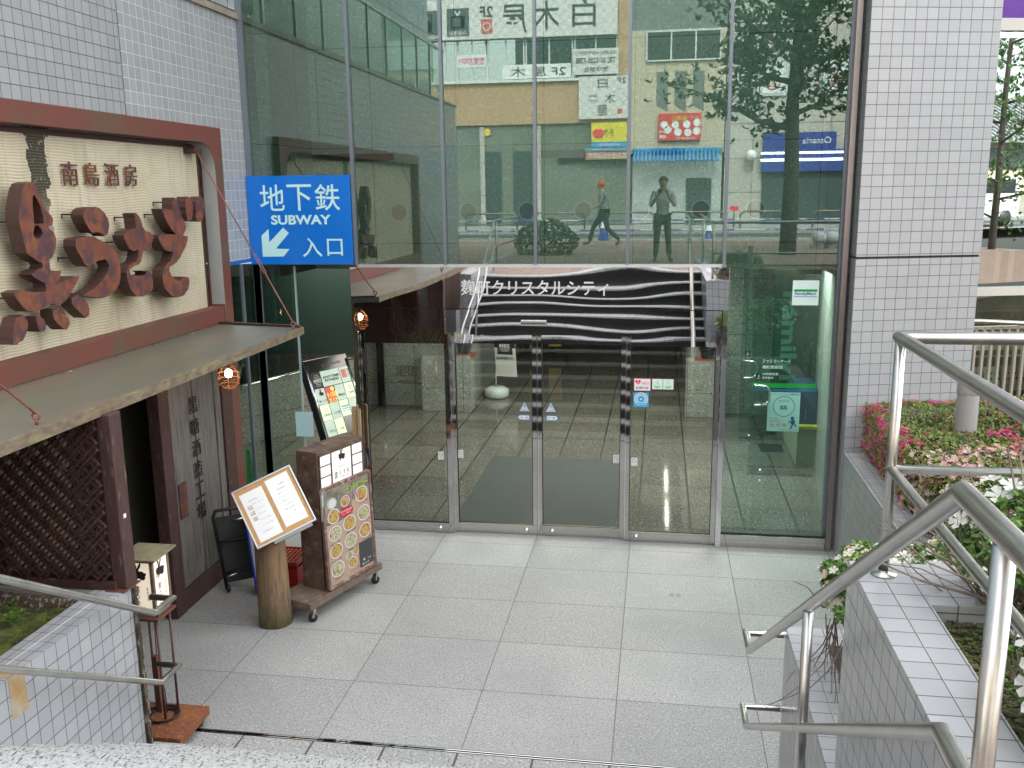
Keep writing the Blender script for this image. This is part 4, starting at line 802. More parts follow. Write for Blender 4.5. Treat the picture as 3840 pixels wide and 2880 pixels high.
for i in range(5000):
    x = rnd.uniform(-2.6, -1.17); y = rnd.uniform(-2.2, -.72)
    if nz(x, y, 3) < -.02: continue
    z = 1.222 + .02 * nz(x, y, 4) - .02 * (x + 1.15); a = rnd.random() * 6.28; s_ = rnd.uniform(.004, .010); u = Vector((math.cos(a), math.sin(a), rnd.uniform(-.1, .8))) * s_; v = Vector((-math.sin(a), math.cos(a), rnd.uniform(0, .6))) * s_
    p = Vector((x, y, z)); mb.add([p - u, p - v * .6, p + u, p + v * .6], [(0, 1, 2, 3)])
stuff(tag(mb.build('moss', leaf_mat('moss_blade', [(.09, .13, .02), (.14, .17, .03), (.06, .09, .02), (.11, .10, .03), (.17, .13, .05)])), 'low green moss and tiny leaves covering the soil of the left planter', 'moss'))

# ---------------------------------------------------------------- rusty plate and rabbit lantern
pt = thing('steel_platform', 'orange rusty steel platform on low castors at the foot of the left planter', 'platform', (-1.07, -.1, 0))
mb = MB(); mb.box(-1.32, -.83, -.31, .10, .065, .125); mb.build('plate', M('orange_rust_plate', (.26, .085, .03), (.17, .055, .028), 5, .75, c3=(.30, .13, .05), scale3=60, t3=(.5, .6), bmp=.001), pt, bevel=.004)
mb = MB()
for x, y in ((-1.25, -.25), (-.88, -.25), (-1.25, .04), (-.88, .04)): mb.lathe([(0, -.012), (.03, -.012), (.03, .012), (0, .012)], (x, y, .03), 14, (1, 0, 0)); mb.box(x - .006, x + .006, y - .015, y + .015, .03, .066)
mb.build('castors', black, pt)
def rabbit(s=1.0, flip=1):
    body = [(-.30, .05), (-.34, .18), (-.24, .30), (-.12, .28), (-.10, .42), (-.17, .62), (-.13, .74), (-.07, .68), (-.02, .50), (-.01, .40), (.06, .55), (.16, .72), (.22, .68), (.18, .50), (.06, .32), (.10, .26), (.24, .28), (.36, .18), (.44, .20), (.46, .10), (.40, .02), (.40, -.10), (.30, -.20), (.16, -.18), (.02, -.10), (-.04, -.18), (-.14, -.28), (-.18, -.22), (-.12, -.10), (-.18, -.06), (-.26, -.20), (-.33, -.18), (-.28, -.05)]
    return [(x * s * flip, y * s) for x, y in body]
ln_ = thing('rabbit_lantern', 'lit square paper lantern with a black rabbit and brush characters on four thin rusty legs', 'lantern', (-1.13, -.02, .125))
lx0, lx1, ly0, ly1 = -1.235, -1.035, -.115, .095; lz0, lz1 = .89, 1.29
mb = MB()
for x in (lx0, lx1 - .022):
    for y in (ly0, ly1 - .022): mb.box(x, x + .022, y, y + .022, lz0, lz1)
for z in (lz0, lz1 - .018): mb.box(lx0, lx1, ly0, ly0 + .016, z, z + .018); mb.box(lx0, lx1, ly1 - .016, ly1, z, z + .018); mb.box(lx0, lx0 + .016, ly0, ly1, z, z + .018); mb.box(lx1 - .016, lx1, ly0, ly1, z, z + .018)
mb.build('frame', M('aged_lantern_wood', (.16, .10, .07), (.22, .16, .12), 8, .7), ln_)
paper = M('glowing_paper', (.98, .80, .62), (1.0, .88, .72), 3, .6, emit=.085)
mb = MB(); mb.box(lx0 + .01, lx1 - .006, ly0 + .006, ly1 - .01, lz0 + .012, lz1 - .012); mb.build('paper_shade', paper, ln_)
mb = MB(); cx, cy = (lx0 + lx1) / 2, (ly0 + ly1) / 2
for O, U in ((Vector((cx, ly0 + .0045, 0)), X), (Vector((lx1 - .0045, cy, 0)), Y)):
    nn = U.cross(Z)
    mb.flat(rabbit(.135), O + Z * (lz1 - .115) - U * .012, U, Z); mb.text('黒うさぎ', O + Z * 1.005 - U * .025, U, Z, .042, .20, bold=.03, vertical=True); mb.text('南島酒房', O + Z * 1.05 + U * .05, U, Z, .016, .10, vertical=True)
mb.build('brush_lettering', blackink, ln_)
mb = MB(); mb.add([(-1.275, -.15, 1.295), (-.995, -.15, 1.295), (-.995, .135, 1.30), (-1.275, .135, 1.30), (-1.275, -.15, 1.307), (-.995, -.15, 1.307), (-.995, .135, 1.312), (-1.275, .135, 1.312)], [(0, 3, 2, 1), (4, 5, 6, 7), (0, 1, 5, 4), (1, 2, 6, 5), (2, 3, 7, 6), (3, 0, 4, 7)]); mb.build('roof', M('mossy_rust_roof', (.30, .26, .15), (.20, .17, .11), 14, .8, c3=(.28, .08, .03), scale3=9, t3=(.57, .68)), ln_)
mb = MB(); mb.box(-1.25, -1.02, -.13, .11, .862, .878); mb.build('base_board', rust, ln_)
for x, y in ((-1.215, -.095), (-1.055, -.095), (-1.215, .075), (-1.055, .075)):
    mb = MB(); mb.tube([(x, y, .125), (x, y, .863)], .0085, 8); mb.build('leg', M('thin_rusty_leg', (.15, .07, .06), (.08, .04, .04), 20, .6) if x < -1.2 and y < 0 else bpy.data.materials['thin_rusty_leg'], ln_)
mb = MB(); mb.box(-1.16, -1.12, -.03, .0, .125, .55); mb.build('brace_plate', rust, ln_)
mb = MB(); rnd = random.Random(2)
for k in range(6):
    r = .085 + .007 * k; mb.tube([(-1.09 + r * math.cos(q * .45) + rnd.uniform(-.004, .004), -.07 + r * .9 * math.sin(q * .45) + rnd.uniform(-.004, .004), .132 + .004 * k + .003 * math.sin(q)) for q in range(14)], .0038, 6, closed=True)
mb.tube([(-1.06, -.06, .15), (-1.11, .02, .26), (-1.17, .05, .45), (-1.16, .06, .86)], .004, 6); mb.box(-1.14, -1.10, -.23, -.17, .128, .15)
tag(mb.build('coiled_cable', M('black_cable', (.02, .02, .022), rough=.5)), 'coil of black electric cable lying on the rusty platform around the lantern legs', 'cable')

# ---------------------------------------------------------------- menu board on a log
lg = thing('menu_stand', 'tilted menu board with two white sheets on a thick upright log', 'menu stand', (-.99, 1.60, 0))
logm = M('weathered_log', (.30, .18, .085), (.17, .12, .08), 5, .8, stretch=(5, 5, .5), c3=(.09, .065, .05), scale3=8, t3=(.55, .7), bmp=.01)
mb = MB(); mb.smooth = True; n = 28; pr = []
lev = [(0, .131), (.02, .137), (.1, .135), (.3, .13), (.5, .128), (.7, .124), (.80, .12)]
vs = []
for h, r in lev:
    for j in range(n):
        a = 2 * math.pi * j / n; rr = r * (1 + .05 * math.sin(2 * a + 1) + .025 * math.sin(5 * a + h * 3) + .02 * nz(math.cos(a) * 2, math.sin(a) * 2 + h * 2, 2)); vs.append((-.99 + rr * math.cos(a), 1.62 + rr * math.sin(a), h))
mb.add(vs, [(i * n + j, i * n + (j + 1) % n, (i + 1) * n + (j + 1) % n, (i + 1) * n + j) for i in range(len(lev) - 1) for j in range(n)])
mb.smooth = False; mb.add([vs[(len(lev) - 1) * n + j] for j in range(n)], [tuple(range(n))])
nt = logm.node_tree; pb = nt.nodes['Principled BSDF']; src_ = pb.inputs['Base Color'].links[0].from_socket; tc_ = N(nt, 'ShaderNodeTexCoord').outputs['Object']; sp_ = N(nt, 'ShaderNodeSeparateXYZ'); nt.links.new(tc_, sp_.inputs[0])
edge_ = math_n(nt, 'ADD', sp_.outputs[2], math_n(nt, 'MULTIPLY', math_n(nt, 'SUBTRACT', noise(nt, tc_, 9, 6, .75, (2, 2, .6)), .5), -.55)); gr_ = ramp(nt, edge_, .30, .02)
nt.links.new(mixc(nt, math_n(nt, 'MULTIPLY', gr_, .85), src_, (.055, .06, .018)), pb.inputs['Base Color'])
lgo = mb.build('log', logm, lg)
c = Vector((-.905, 1.55, 1.097)); yaw, tilt, roll, bw, bh = .3, .53, .424, .527, .533
u = Vector((math.cos(yaw), math.sin(yaw), 0)); nh = Vector((math.sin(yaw), -math.cos(yaw), 0)); v = Z * math.cos(tilt) - nh * math.sin(tilt)
U = u * math.cos(roll) + v * math.sin(roll); V = -u * math.sin(roll) + v * math.cos(roll); Nn = U.cross(V)
def bp(a, b, o=0): return c + U * a + V * b + Nn * o
mb = MB(); mb.obox(bp(0, 0, -.008), U * (bw / 2 - .008), V * (bh / 2 - .008), Nn * .008); mb.build('cork_board', M('cork', (.50, .28, .11), (.58, .34, .15), 40, .85), lg)
mb = MB()
for s_ in (-1, 1): mb.bar(bp(s_ * (bw / 2 - .006), -bh / 2, -.004), bp(s_ * (bw / 2 - .006), bh / 2, -.004), .014, .028, Nn); mb.bar(bp(-bw / 2, s_ * (bh / 2 - .006), -.004), bp(bw / 2, s_ * (bh / 2 - .006), -.004), .014, .028, Nn)
mb.build('board_frame', M('light_metal_trim', (.55, .56, .57), rough=.35, metal=.6), lg, bevel=.003)
mb = MB(); mb.bar(bp(-.12, -bh / 2 - .014, -.002), bp(.22, -bh / 2 - .014, -.002), .03, .02, Nn); mb.build('pen_tray', M('dull_tray', (.25, .25, .24), rough=.5, metal=.5), lg)
mb = MB(); mb.bar(bp(-.07, -bh / 2 + .03, -.03), Vector((-.99, 1.62, .74)), .10, .03, (0, 1, 0)); mb.build('bracket', logm, lg)
ph1 = M('food_photo', (.45, .30, .25), (.75, .70, .62), 60, .6, c3=(.2, .06, .05), scale3=70)
for sx in (-1, 1):
    mb = MB(); cx_ = sx * .118; cy_ = .010 if sx > 0 else -.01; hw, hh = .10, .22
    mb.add([bp(cx_ - hw, cy_ - hh, .002), bp(cx_ + hw, cy_ - hh, .002), bp(cx_ + hw, cy_ + hh, .002), bp(cx_ - hw, cy_ + hh, .002)], [(0, 1, 2, 3)]); mb.m = 1
    rnd = random.Random(sx + 4)
    if sx < 0:
        mb.text('おすすめ', bp(cx_ - .01, cy_ + .14, .003), U, V, .07, .016)
        for k, t_ in enumerate(('島らっきょう', 'ゴーヤチャンプルー', 'ラフテー', 'もずく酢', 'ソーキそば')): mb.text(t_, bp(cx_ + .02, cy_ + .105 - k * .05, .003), U, V, .09, .011)
        mb.m = 2
        for k in range(3): a, b = cx_ - .055, cy_ + .085 - k * .052; mb.add([bp(a - .02, b - .018, .003), bp(a + .02, b - .018, .003), bp(a + .02, b + .018, .003), bp(a - .02, b + .018, .003)], [(0, 1, 2, 3)])
        mb.m = 1; mb.text('ご予約承ります', bp(cx_, cy_ - .15, .003), U, V, .09, .012)
    else:
        mb.text('お品書き', bp(cx_ + .02, cy_ + .145, .003), U, V, .05, .014)
        for k, t_ in enumerate(('泡盛 黒糖焼酎', '生ビール', 'シークヮーサー', '梅酒 ロック', 'さんぴん茶', '島豆腐', 'ジーマーミ豆腐')): mb.text(t_, bp(cx_, cy_ + .105 - k * .037, .003), U, V, .07 + .01 * (k % 3), .010)
    mb.build('paper', [M('bright_paper', (.86, .86, .85), rough=.6) if sx < 0 else bpy.data.materials['bright_paper'], M('faint_ink', (.25, .25, .25), rough=.7) if sx < 0 else bpy.data.materials['faint_ink'], ph1], lg)

# ---------------------------------------------------------------- sign cart with lunch menu
sc_ = lthing('menu_sign_cart', 'rusty brown sign box with lit rabbit panel and lunch menu poster on a wheeled base', 'sign', (-.637, 1.888, 0), R(70.4))
# local x along the front, -y towards the viewer
mb = MB(); mb.box(-.27, .76, -.075, .31, .135, .20); mb.build('base', M('worn_brown_base', (.19, .14, .10), (.12, .08, .06), 9, .7, c3=(.30, .26, .22), scale3=16, t3=(.6, .72), bmp=.002), sc_, bevel=.004)
for x, y in ((-.2, -.03), (.70, -.03), (-.2, .26), (.70, .26)):
    mb = MB(); mb.lathe([(0, -.014), (.036, -.014), (.04, -.008), (.04, .008), (.036, .014), (0, .014)], (x, y, .04), 20, (.6, .8, 0)); mb.build('castor', black, sc_)
    mb = MB(); mb.bar((x, y, .04), (x + .01, y, .135), .035, .04, (0, 1, 0)); mb.build('castor_fork', steel_frame, sc_)
mb = MB(); mb.box(.0, .65, 0, .235, .20, 1.47); mb.build('box', rusty_brown, sc_, bevel=.004)
lit = M('lit_acrylic', (.80, .84, .80), (.86, .86, .76), 2, .4, emit=.08)
mb = MB(); mb.box(.03, .62, -.006, -.001, 1.145, 1.43); mb.build('light_panel', lit, sc_)
mb = MB(); a = .012
for x in (.02, .175, .46, .62): mb.box(x - a / 2, x + a / 2, -.016, -.0055, 1.135, 1.44)
for z in (1.135, 1.435): mb.box(.014, .626, -.016, -.0052, z - a / 2, z + a / 2)
for z in (1.235, 1.335): mb.box(.026, .169, -.014, -.0054, z - .004, z + .004); mb.box(.466, .614, -.014, -.0054, z - .004, z + .004)
mb.build('panel_grid', rusty_brown, sc_)
mb = MB(); mb.flat(rabbit(.12), (.32, -.008, 1.355), X, Z); mb.build('rabbit_emblem', blackink, sc_)
mb = MB(); mb.text('南島酒房', (.315, -.008, 1.275), X, Z, .10, .016); mb.text('黒うさぎ', (.318, -.008, 1.205), X, Z, .22, .07, bold=.035, shear=.15); mb.build('lettering', blackink, sc_)
# poster frame leaning slightly out from the box
def PP(x, z, o=0): return Vector((x, -.03 - .035 * (1.14 - z) - o, z))
mb = MB(); fx0, fx1, fz0, fz1 = .0, .665, .225, 1.135
for (a, b) in (((fx0, fz0), (fx1, fz0)), ((fx0, fz1), (fx1, fz1)), ((fx0, fz0), (fx0, fz1)), ((fx1, fz0), (fx1, fz1))): mb.bar(PP(*a), PP(*b), .03, .03, (0, 1, 0))
mb.build('poster_frame', M('rusty_dull_frame', (.20, .12, .10), (.13, .06, .05), 12, .6, c3=(.33, .30, .28), scale3=14, t3=(.55, .65)), sc_, bevel=.003)
pm = [M('poster_brown', (.40, .26, .19), (.47, .32, .24), 3, .3), M('poster_top_photo', (.10, .085, .075), (.33, .30, .22), 9, .3), M('bowl_white', (.62, .62, .60), rough=.3), M('noodle_dish', (.58, .40, .12), (.30, .30, .06), 45, .4, c3=(.45, .10, .04), scale3=40, t3=(.50, .58)),
      M('salad_dish', (.18, .28, .08), (.60, .56, .42), 40, .4, c3=(.42, .13, .06), scale3=35, t3=(.52, .60)), M('menu_green', (.38, .60, .06), rough=.4), M('menu_red', (.50, .02, .03), rough=.4), blackink, M('menu_slate', (.045, .05, .05), rough=.5), white, M('menu_pink', (.55, .25, .45), rough=.4)]
mb = MB(); F = lambda x0, x1, z0, z1, m, o: (setattr(mb, 'm', m), mb.add([PP(x0, z0, o), PP(x1, z0, o), PP(x1, z1, o), PP(x0, z1, o)], [(0, 1, 2, 3)]))
V_ = (PP(0, 1) - PP(0, 0)).normalized()
F(.015, .65, .24, 1.12, 0, .004); F(.02, .39, .80, 1.11, 1, .005); F(.395, .645, .93, 1.11, 1, .005)
def dish(x, z, r, m, sq=.8):
    mb.m = 2; mb.flat([(r * math.cos(a * .35), r * sq * math.sin(a * .35)) for a in range(18)], PP(x, z, .006), X, V_)
    mb.m = 7; mb.flat([(r * .84 * math.cos(a * .35), r * .84 * sq * math.sin(a * .35)) for a in range(18)], PP(x, z, .0066), X, V_)
    mb.m = m; mb.flat([(r * .80 * math.cos(a * .35), r * .80 * sq * math.sin(a * .35)) for a in range(18)], PP(x, z, .0072), X, V_)
for x, z, r, m in ((.12, .985, .062, 2), (.30, .955, .065, 3), (.13, .865, .085, 3), (.535, .955, .092, 3), (.13, .705, .088, 4), (.335, .74, .09, 3), (.55, .77, .092, 4), (.13, .545, .088, 3), (.335, .575, .088, 4), (.55, .60, .088, 3), (.13, .375, .092, 4), (.30, .44, .05, 4), (.40, .46, .05, 3), (.34, .36, .065, 3)): dish(x, z, r, m)
mb.m = 5; mb.text('ランチメニュー', PP(.48, 1.05, .0085), X, V_, .31, .075, bold=.03); mb.m = 10; mb.text('Lunch Menu', PP(.40, .985, .0085), X, V_, .22, .05, shear=.3)
mb.m = 6; mb.flat([(.10 * math.cos(a * .35), .045 * math.sin(a * .35)) for a in range(18)], PP(.30, .855, .009), X, V_); mb.m = 9; mb.text('黒うさぎ定食 900円', PP(.30, .868, .0098), X, V_, .15, .02, bold=.02); mb.text('ごはん・味噌汁付', PP(.30, .842, .0098), X, V_, .13, .014)
mb.m = 7
for x, z, s_ in ((.10, .615, '島野菜そば'), (.33, .655, '野菜そば'), (.55, .685, 'ゴーヤ丼'), (.10, .455, 'タコライス'), (.33, .49, '豆腐丼'), (.55, .515, 'ソーキそば'), (.12, .29, '日替り'), (.34, .285, 'セット'), (.53, .87, 'ラフテーそば')):
    mb.text(s_, PP(x, z - .002, .008), X, V_, .09, .014, bold=.02); mb.text('900円', PP(x + .07, z + .008, .008), X, V_, .035, .014, bold=.02)
F(.44, .64, .265, .505, 8, .0076); mb.m = 9; mb.flat(rabbit(.03), PP(.50, .325, .009), X, V_); mb.text('黒うさぎ', PP(.52, .29, .009), X, V_, .10, .02, bold=.03); mb.text('南島酒房', PP(.58, .325, .009), X, V_, .05, .012)
mb.build('lunch_menu_poster', pm, sc_)
mb = MB(); mb.box(-.018, .0, -.05, -.03, .86, 1.10); mb.m = 1; mb.tube([(-.03, -.03, .98), (-.004, -.04, .97), (.0, -.05, .96)], .004, 6); mb.build('hinge', [M('white_hinge', (.5, .5, .48), rough=.4), black], sc_)

# ---------------------------------------------------------------- clutter behind the log
cr = thing('bottle_crate', 'bright red plastic bottle crate with a gridded top behind the log', 'crate', (-1.2, 2.35, 0))
redp = M('red_plastic', (.42, .008, .006), rough=.4)
mb = MB(); cx0, cx1, cy0, cy1 = -1.30, -1.02, 2.22, 2.60
for z0, z1 in ((0, .06), (.08, .24), (.27, .31)):
    mb.box(cx0, cx1, cy0, cy0 + .012, z0, z1); mb.box(cx0, cx1, cy1 - .012, cy1, z0, z1); mb.box(cx0, cx0 + .012, cy0 + .012, cy1 - .012, z0, z1); mb.box(cx1 - .012, cx1, cy0 + .012, cy1 - .012, z0, z1)
for x in (cx0, cx1 - .02):
    for y in (cy0, cy1 - .02): mb.box(x - .002, x + .022, y - .002, y + .022, 0, .312)
mb.build('shell', redp, cr)
mb = MB()
for i in range(7): x = cx0 + .02 + i * (cx1 - cx0 - .04) / 6; mb.box(x - .004, x + .004, cy0 + .01, cy1 - .01, .285, .302)
for i in range(9): y = cy0 + .02 + i * (cy1 - cy0 - .04) / 8; mb.box(cx0 + .01, cx1 - .01, y - .004, y + .004, .283, .300)
mb.build('grid', M('orange_red_plastic', (.60, .06, .015), rough=.4), cr); mb = MB(); mb.box(cx0 + .02, cx1 - .02, cy0 + .02, cy1 - .02, .01, .03); mb.build('bottom', redp, cr)
fc = thing('folded_cart', 'folded black and grey metal trolley leaning against the plank panel', 'trolley', (-1.72, 2.25, 0))
mb = MB(); P0, P1 = Vector((-1.71, 2.18, .03)), Vector((-1.47, 2.36, .03)); d = (P1 - P0); up_ = Vector((-.10, .02, .75))
mb.tube([P0, P0 + up_ * .92, P0 + up_ + d * .1, P1 + up_ - d * .1, P1 + up_ * .92, P1], .016, 10); mb.tube([P0 + up_ * .2, P1 + up_ * .2], .012, 8); mb.tube([P0 + up_ * .6, P1 + up_ * .6], .012, 8); mb.build('frame', black, fc)
mb = MB(); mb.obox((P0 + P1) / 2 + up_ * .48 + Vector((-.02, .03, 0)), d * .44, up_ * .42, (.006, -.008, 0)); mb.build('deck', M('dark_deck', (.03, .03, .032), (.05, .05, .055), 4, .4), fc)
mb = MB(); Q = P1 + Vector((.02, -.02, 0)); mb.tube([Q + Vector((.0, .0, .08)), Q + Vector((.03, -.02, .12)), Q + Vector((0, 0, .35)), Q + Vector((-.05, .0, .66)), Q + Vector((-.09, 0, .68))], .013, 8); mb.build('handle', M('grey_tube', (.32, .33, .36), rough=.35, metal=.4), fc)
for q in (P0, P1):
    mb = MB(); mb.lathe([(0, -.015), (.035, -.015), (.035, .015), (0, .015)], q + Vector((.02, -.01, .01)), 14, d.normalized()); mb.build('wheel', black, fc)
mb = MB(); mb.tube([P1 + up_ * .85, P1 + up_ * .85 + Vector((-.12, -.06, 0))], .014, 8); mb.lathe([(0, 0), (.03, 0), (.03, .03), (0, .03)], P1 + up_ * .85, 12, (0, -1, 0)); mb.tube([P0 + up_ * .15, P0 + up_ * .15 + Vector((.1, .06, .02))], .01, 8); mb.build('folding_joint', chrome, fc)
t = thing('blue_sign_board', 'blue edged white folding sign board leaning between the trolley and the log', 'sign board', (-1.42, 2.2, 0))
mb = MB(); a, b = Vector((-1.38, 2.12, .02)), Vector((-1.24, 2.26, .02)); u_ = Vector((-.12, .10, .74)); n_ = (b - a).cross(u_).normalized()
mb.obox((a + b) / 2 + u_ * .5, (b - a) * .5, u_ * .5, n_ * .008); mb.build('panel', M('dull_white_board', (.45, .47, .50), rough=.5), t)
mb = MB()
for p, q in ((a, a + u_), (b, b + u_), (a, b), (a + u_, b + u_)): mb.bar(p, q, .016, .024, n_)
mb.build('blue_edge', M('deep_blue_edge', (.01, .03, .35), rough=.35), t)
t = thing('cardboard_sheet', 'tan cardboard sheet standing behind the log next to the blue edged board', 'cardboard', (-1.28, 2.2, 0))
mb = MB(); mb.obox((-1.29, 2.23, .33), (.07, .07, 0), (-.04, .04, .33), (.004, -.004, 0)); mb.build('sheet', M('tan_board', (.42, .28, .15), (.36, .24, .13), 5, .8), t)
t = thing('cardboard_strip', 'tan cardboard edge protectors taped to the left door post', 'cardboard', (-.93, 3.85, .7))
mb = MB(); mb.box(-.975, -.935, 3.82, 3.87, .45, 1.42); mb.box(-.905, -.875, 3.80, 3.83, .9, 1.40); mb.build('sheet', bpy.data.materials['tan_board'], t)
t = thing('traffic_cone', 'green plastic traffic cone behind the side glass next to the rust red frame', 'cone', (-2.52, 4.5, 0))
mb = MB(); mb.lathe([(.0, .70), (.025, .70), (.03, .68), (.13, .03), (.13, .0)], (-2.52, 4.5, .02), 20); mb.box(-2.68, -2.36, 4.34, 4.66, 0, .025); mb.build('body', M('green_plastic', (.0, .22, .05), rough=.4), t)

# ---------------------------------------------------------------- tenants directory board behind the glass
yaw, tilt = 1.1, .35; u = Vector((math.cos(yaw), math.sin(yaw), 0)); nh = Vector((math.sin(yaw), -math.cos(yaw), 0)); V = Z * math.cos(tilt) - nh * math.sin(tilt)
Cc = Vector((-1.356, 4.6, 1.24)); TL = Cc - u * .379 + V * .60; HH = .95
db = thing('directory_board', 'leaning illuminated directory board of tenant names in a black frame behind the glass', 'directory', (TL - V * HH + u * .38)[:])
nn = u.cross(V)
def DP(a, b, o=0): return TL + u * a - V * b + nn * o
mb = MB(); mb.obox(DP(.335, HH / 2, -.05), u * .335, V * HH / 2, nn * .05); mb.build('case', M('glossy_black_case', (.012, .016, .014), rough=.12), db, bevel=.008)
mb = MB()
for a in (.02, .65): mb.tube([DP(a, .06, .006), DP(a, HH - .02, .006)], .014, 10)
mb.build('side_tube', chrome, db)
mb = MB(); mb.text('GUIDE・BOARD', DP(.40, .085, .004), u, V, .30, .03); mb.build('faint_heading', M('dull_heading', (.08, .11, .10), rough=.4), db)
glow = M('glowing_acrylic', (.62, .80, .50), (.72, .88, .60), 1.5, .3, emit=.11); glow2 = M('glowing_acrylic_dim', (.45, .62, .52), (.52, .68, .56), 1.5, .3, emit=.07)
dm = [glow, glow2, blackink, M('panel_red', (.5, .02, .02), rough=.3, emit=.10), M('panel_yellow', (.75, .8, .05), rough=.3, emit=.15), M('panel_green', (.0, .32, .08), rough=.3, emit=.10), M('panel_blue', (.03, .10, .42), rough=.3, emit=.2), M('panel_dark', (.015, .02, .03), rough=.2), white]
cw, ch, ox, oy = .148, .19, .042, .15
names = {(0, 0): 'MBE', (3, 0): '絹の店', (0, 1): '黒うさぎ', (2, 1): 'Melea', (3, 1): 'CAFE', (0, 2): 'GREEN', (1, 2): 'いい田', (3, 2): '駅前', (0, 3): 'たむら', (1, 3): '川佳', (0, 4): 'OFFICE', (1, 4): 'STUDIO', (2, 4): '八千代', (3, 4): '麹町'}
for r in range(4):
    for c_ in range(4):
        a, b = ox + c_ * cw, oy + r * ch
        if (c_, r) == (2, 0): continue
        w2 = 2 * cw if (c_, r) == (1, 0) else cw
        mb = MB(); base = 0 if (c_ + r) % 2 == 0 else 1
        if (c_, r) == (1, 1): base = 3
        if (c_, r) in ((0, 0), (2, 3), (3, 3)): base = 7
        mb.m = base; e = .004; mb.add([DP(a + e, b + ch - e, .004), DP(a + w2 - e, b + ch - e, .004), DP(a + w2 - e, b + e, .004), DP(a + e, b + e, .004)], [(0, 1, 2, 3)])
        q = lambda x, y, o=.006: DP(a + x, b + y, o)
        if (c_, r) == (1, 0): mb.m = 2; mb.text('ANYTIME\nFITNESS', q(cw, .10), u, V, .26, .07, bold=.03)
        elif (c_, r) == (0, 0):
            mb.m = 8; mb.text('MBE', q(.085, .10), u, V, .12, .035, bold=.02)
            for k in range(3): onp(mb, q(.085, .075 - k * .018), u, V, .10 - .02 * k, .004); onp(mb, q(.085, .125 + k * .018), u, V, .10 - .02 * k, .004)
        elif (c_, r) == (1, 1): mb.m = 4; mb.text('タイ料理', q(.085, .10), u, V, .15, .065, bold=.04); mb.text('ガパオ', q(.085, .165), u, V, .13, .055, bold=.04); mb.disc(q(.11, .035), u, V, .025)
        elif (c_, r) == (3, 0): mb.m = 3; onp(mb, q(.06, .08, .0055), u, V, .075, .10); mb.m = 8; mb.text('絹', q(.06, .08, .007), u, V, .05, .05); mb.m = 2; mb.text('絹の店', q(.125, .07), u, V, .025, .08, vertical=True)
        elif (c_, r) == (2, 2): mb.m = 5; onp(mb, q(.085, .075), u, V, .13, .018); mb.m = 6; mb.text('FamilyMart', q(.085, .105), u, V, .13, .022, bold=.03); onp(mb, q(.085, .128), u, V, .13, .006)
        elif (c_, r) == (0, 1): mb.m = 2; mb.flat(rabbit(.085), q(.08, .07), u, V); mb.text('黒うさぎ', q(.085, .15), u, V, .13, .03, bold=.04)
        elif (c_, r) in names:
            mb.m = 2; s_ = names[(c_, r)]; mb.text(s_, q(.085, .125), u, V, .11, .03, keep=True, bold=.01)
            if (c_, r) in ((3, 1), (0, 2)): mb.m = 5 if c_ == 0 else 2; mb.disc(q(.085, .065), u, V, .022, 14, .017)
        mb.build('name_panel', dm, db)
# ================================================================ RIGHT SIDE
# tiled pillar, turned 14.4 degrees to the glass front
pr = lthing('tiled_pillar', 'broad pale grey tiled pillar with a dark horizontal groove right of the glass', 'pillar', (4.07, 3.72, 0), R(14.4))
def pillar_seg(z0, z1, inset=0):
    mb = MB(); i = inset; a = R(14.4); L = 1.235
    # footprint: front edge along local x; left side parallel to world y
    ly = Vector((math.sin(a), math.cos(a))); P = [(i, i), (L - i, i), (L - i, .6), (.6 * ly.x + i, .6 * ly.y), (.30 * ly.x + i, .30 * ly.y)]
    return mb.prism(P, (0, 0, z1), X, Y, (0, 0, z0 - z1))
pillar_seg(0, 2.990).build('lower_tiles', tile_pillar, pr, bevel=.002); pillar_seg(3.012, 7.4).build('upper_tiles', tile_pillar, pr, bevel=.002); pillar_seg(2.98, 3.02, .012).build('groove', black, pr)
# far planter with the hedge
fp = thing('far_planter', 'dark grey tiled planter wall running from the pillar towards the stairs', 'planter', (4.17, 2, 0))
mb = MB(); mb.box(4.07, 4.27, -.34, 3.70, 0, 1.11); mb.build('wall', tile_near, fp, bevel=.003)
mb = MB(); mb.box(4.066, 4.069, 2.86, 2.90, .33, .42); mb.build('weep_hole', black, fp)
mb = MB(); mb.box(4.064, 4.069, 1.90, 1.98, .86, .98); mb.m = 1; mb.box(4.062, 4.0645, 1.92, 1.96, .89, .95); mb.build('small_label', [white, st_red], fp)
lp = thing('lower_planter', 'low pale grey tiled planter wall beside the foot of the stairs on the right', 'planter', (3.1, -1.1, 0))
mb = MB(); mb.box(3.0, 3.2, -1.84, -.34, 0, 1.20); mb.box(3.2, 4.07, -.54, -.34, 0, 1.20); mb.build('wall', tile_near, lp, bevel=.003)
mb = MB(); mb.box(3.099, 3.103, -1.8, -.36, 1.2005, 1.2025); mb.build('worn_joint', M('yellowed_grout', (.42, .42, .33), rough=.8), lp)
npn = thing('upper_planter', 'tall pale tiled planter wall with wide flat coping beside the stairs', 'planter', (3.1, -3, 0))
mb = MB(); mb.box(3.0, 3.21, -7, -1.84, 0, 2.22); mb.box(3.21, 3.40, -2.21, -1.84, 1.2, 2.22); mb.build('wall', tile_near, npn, bevel=.003)
mb = MB(); mb.box(3.099, 3.102, -6.8, -1.9, 2.2205, 2.2225); mb.build('grey_joint', M('sand_grout', (.36, .34, .30), rough=.8), npn)
soil = M('brown_soil', (.075, .045, .03), (.04, .028, .02), 14, .95, c3=(.16, .10, .07), scale3=40, t3=(.52, .62), bmp=.02)
def bank(x, y):
    t_ = min(1, max(0, (y + 2.21) / 1.6)); z = 2.10 * (1 - t_) + 1.02 * t_ if x > 3.40 else (2.10 if y < -2.21 else 1.0)
    return z + .02 * nz(x, y, 5)
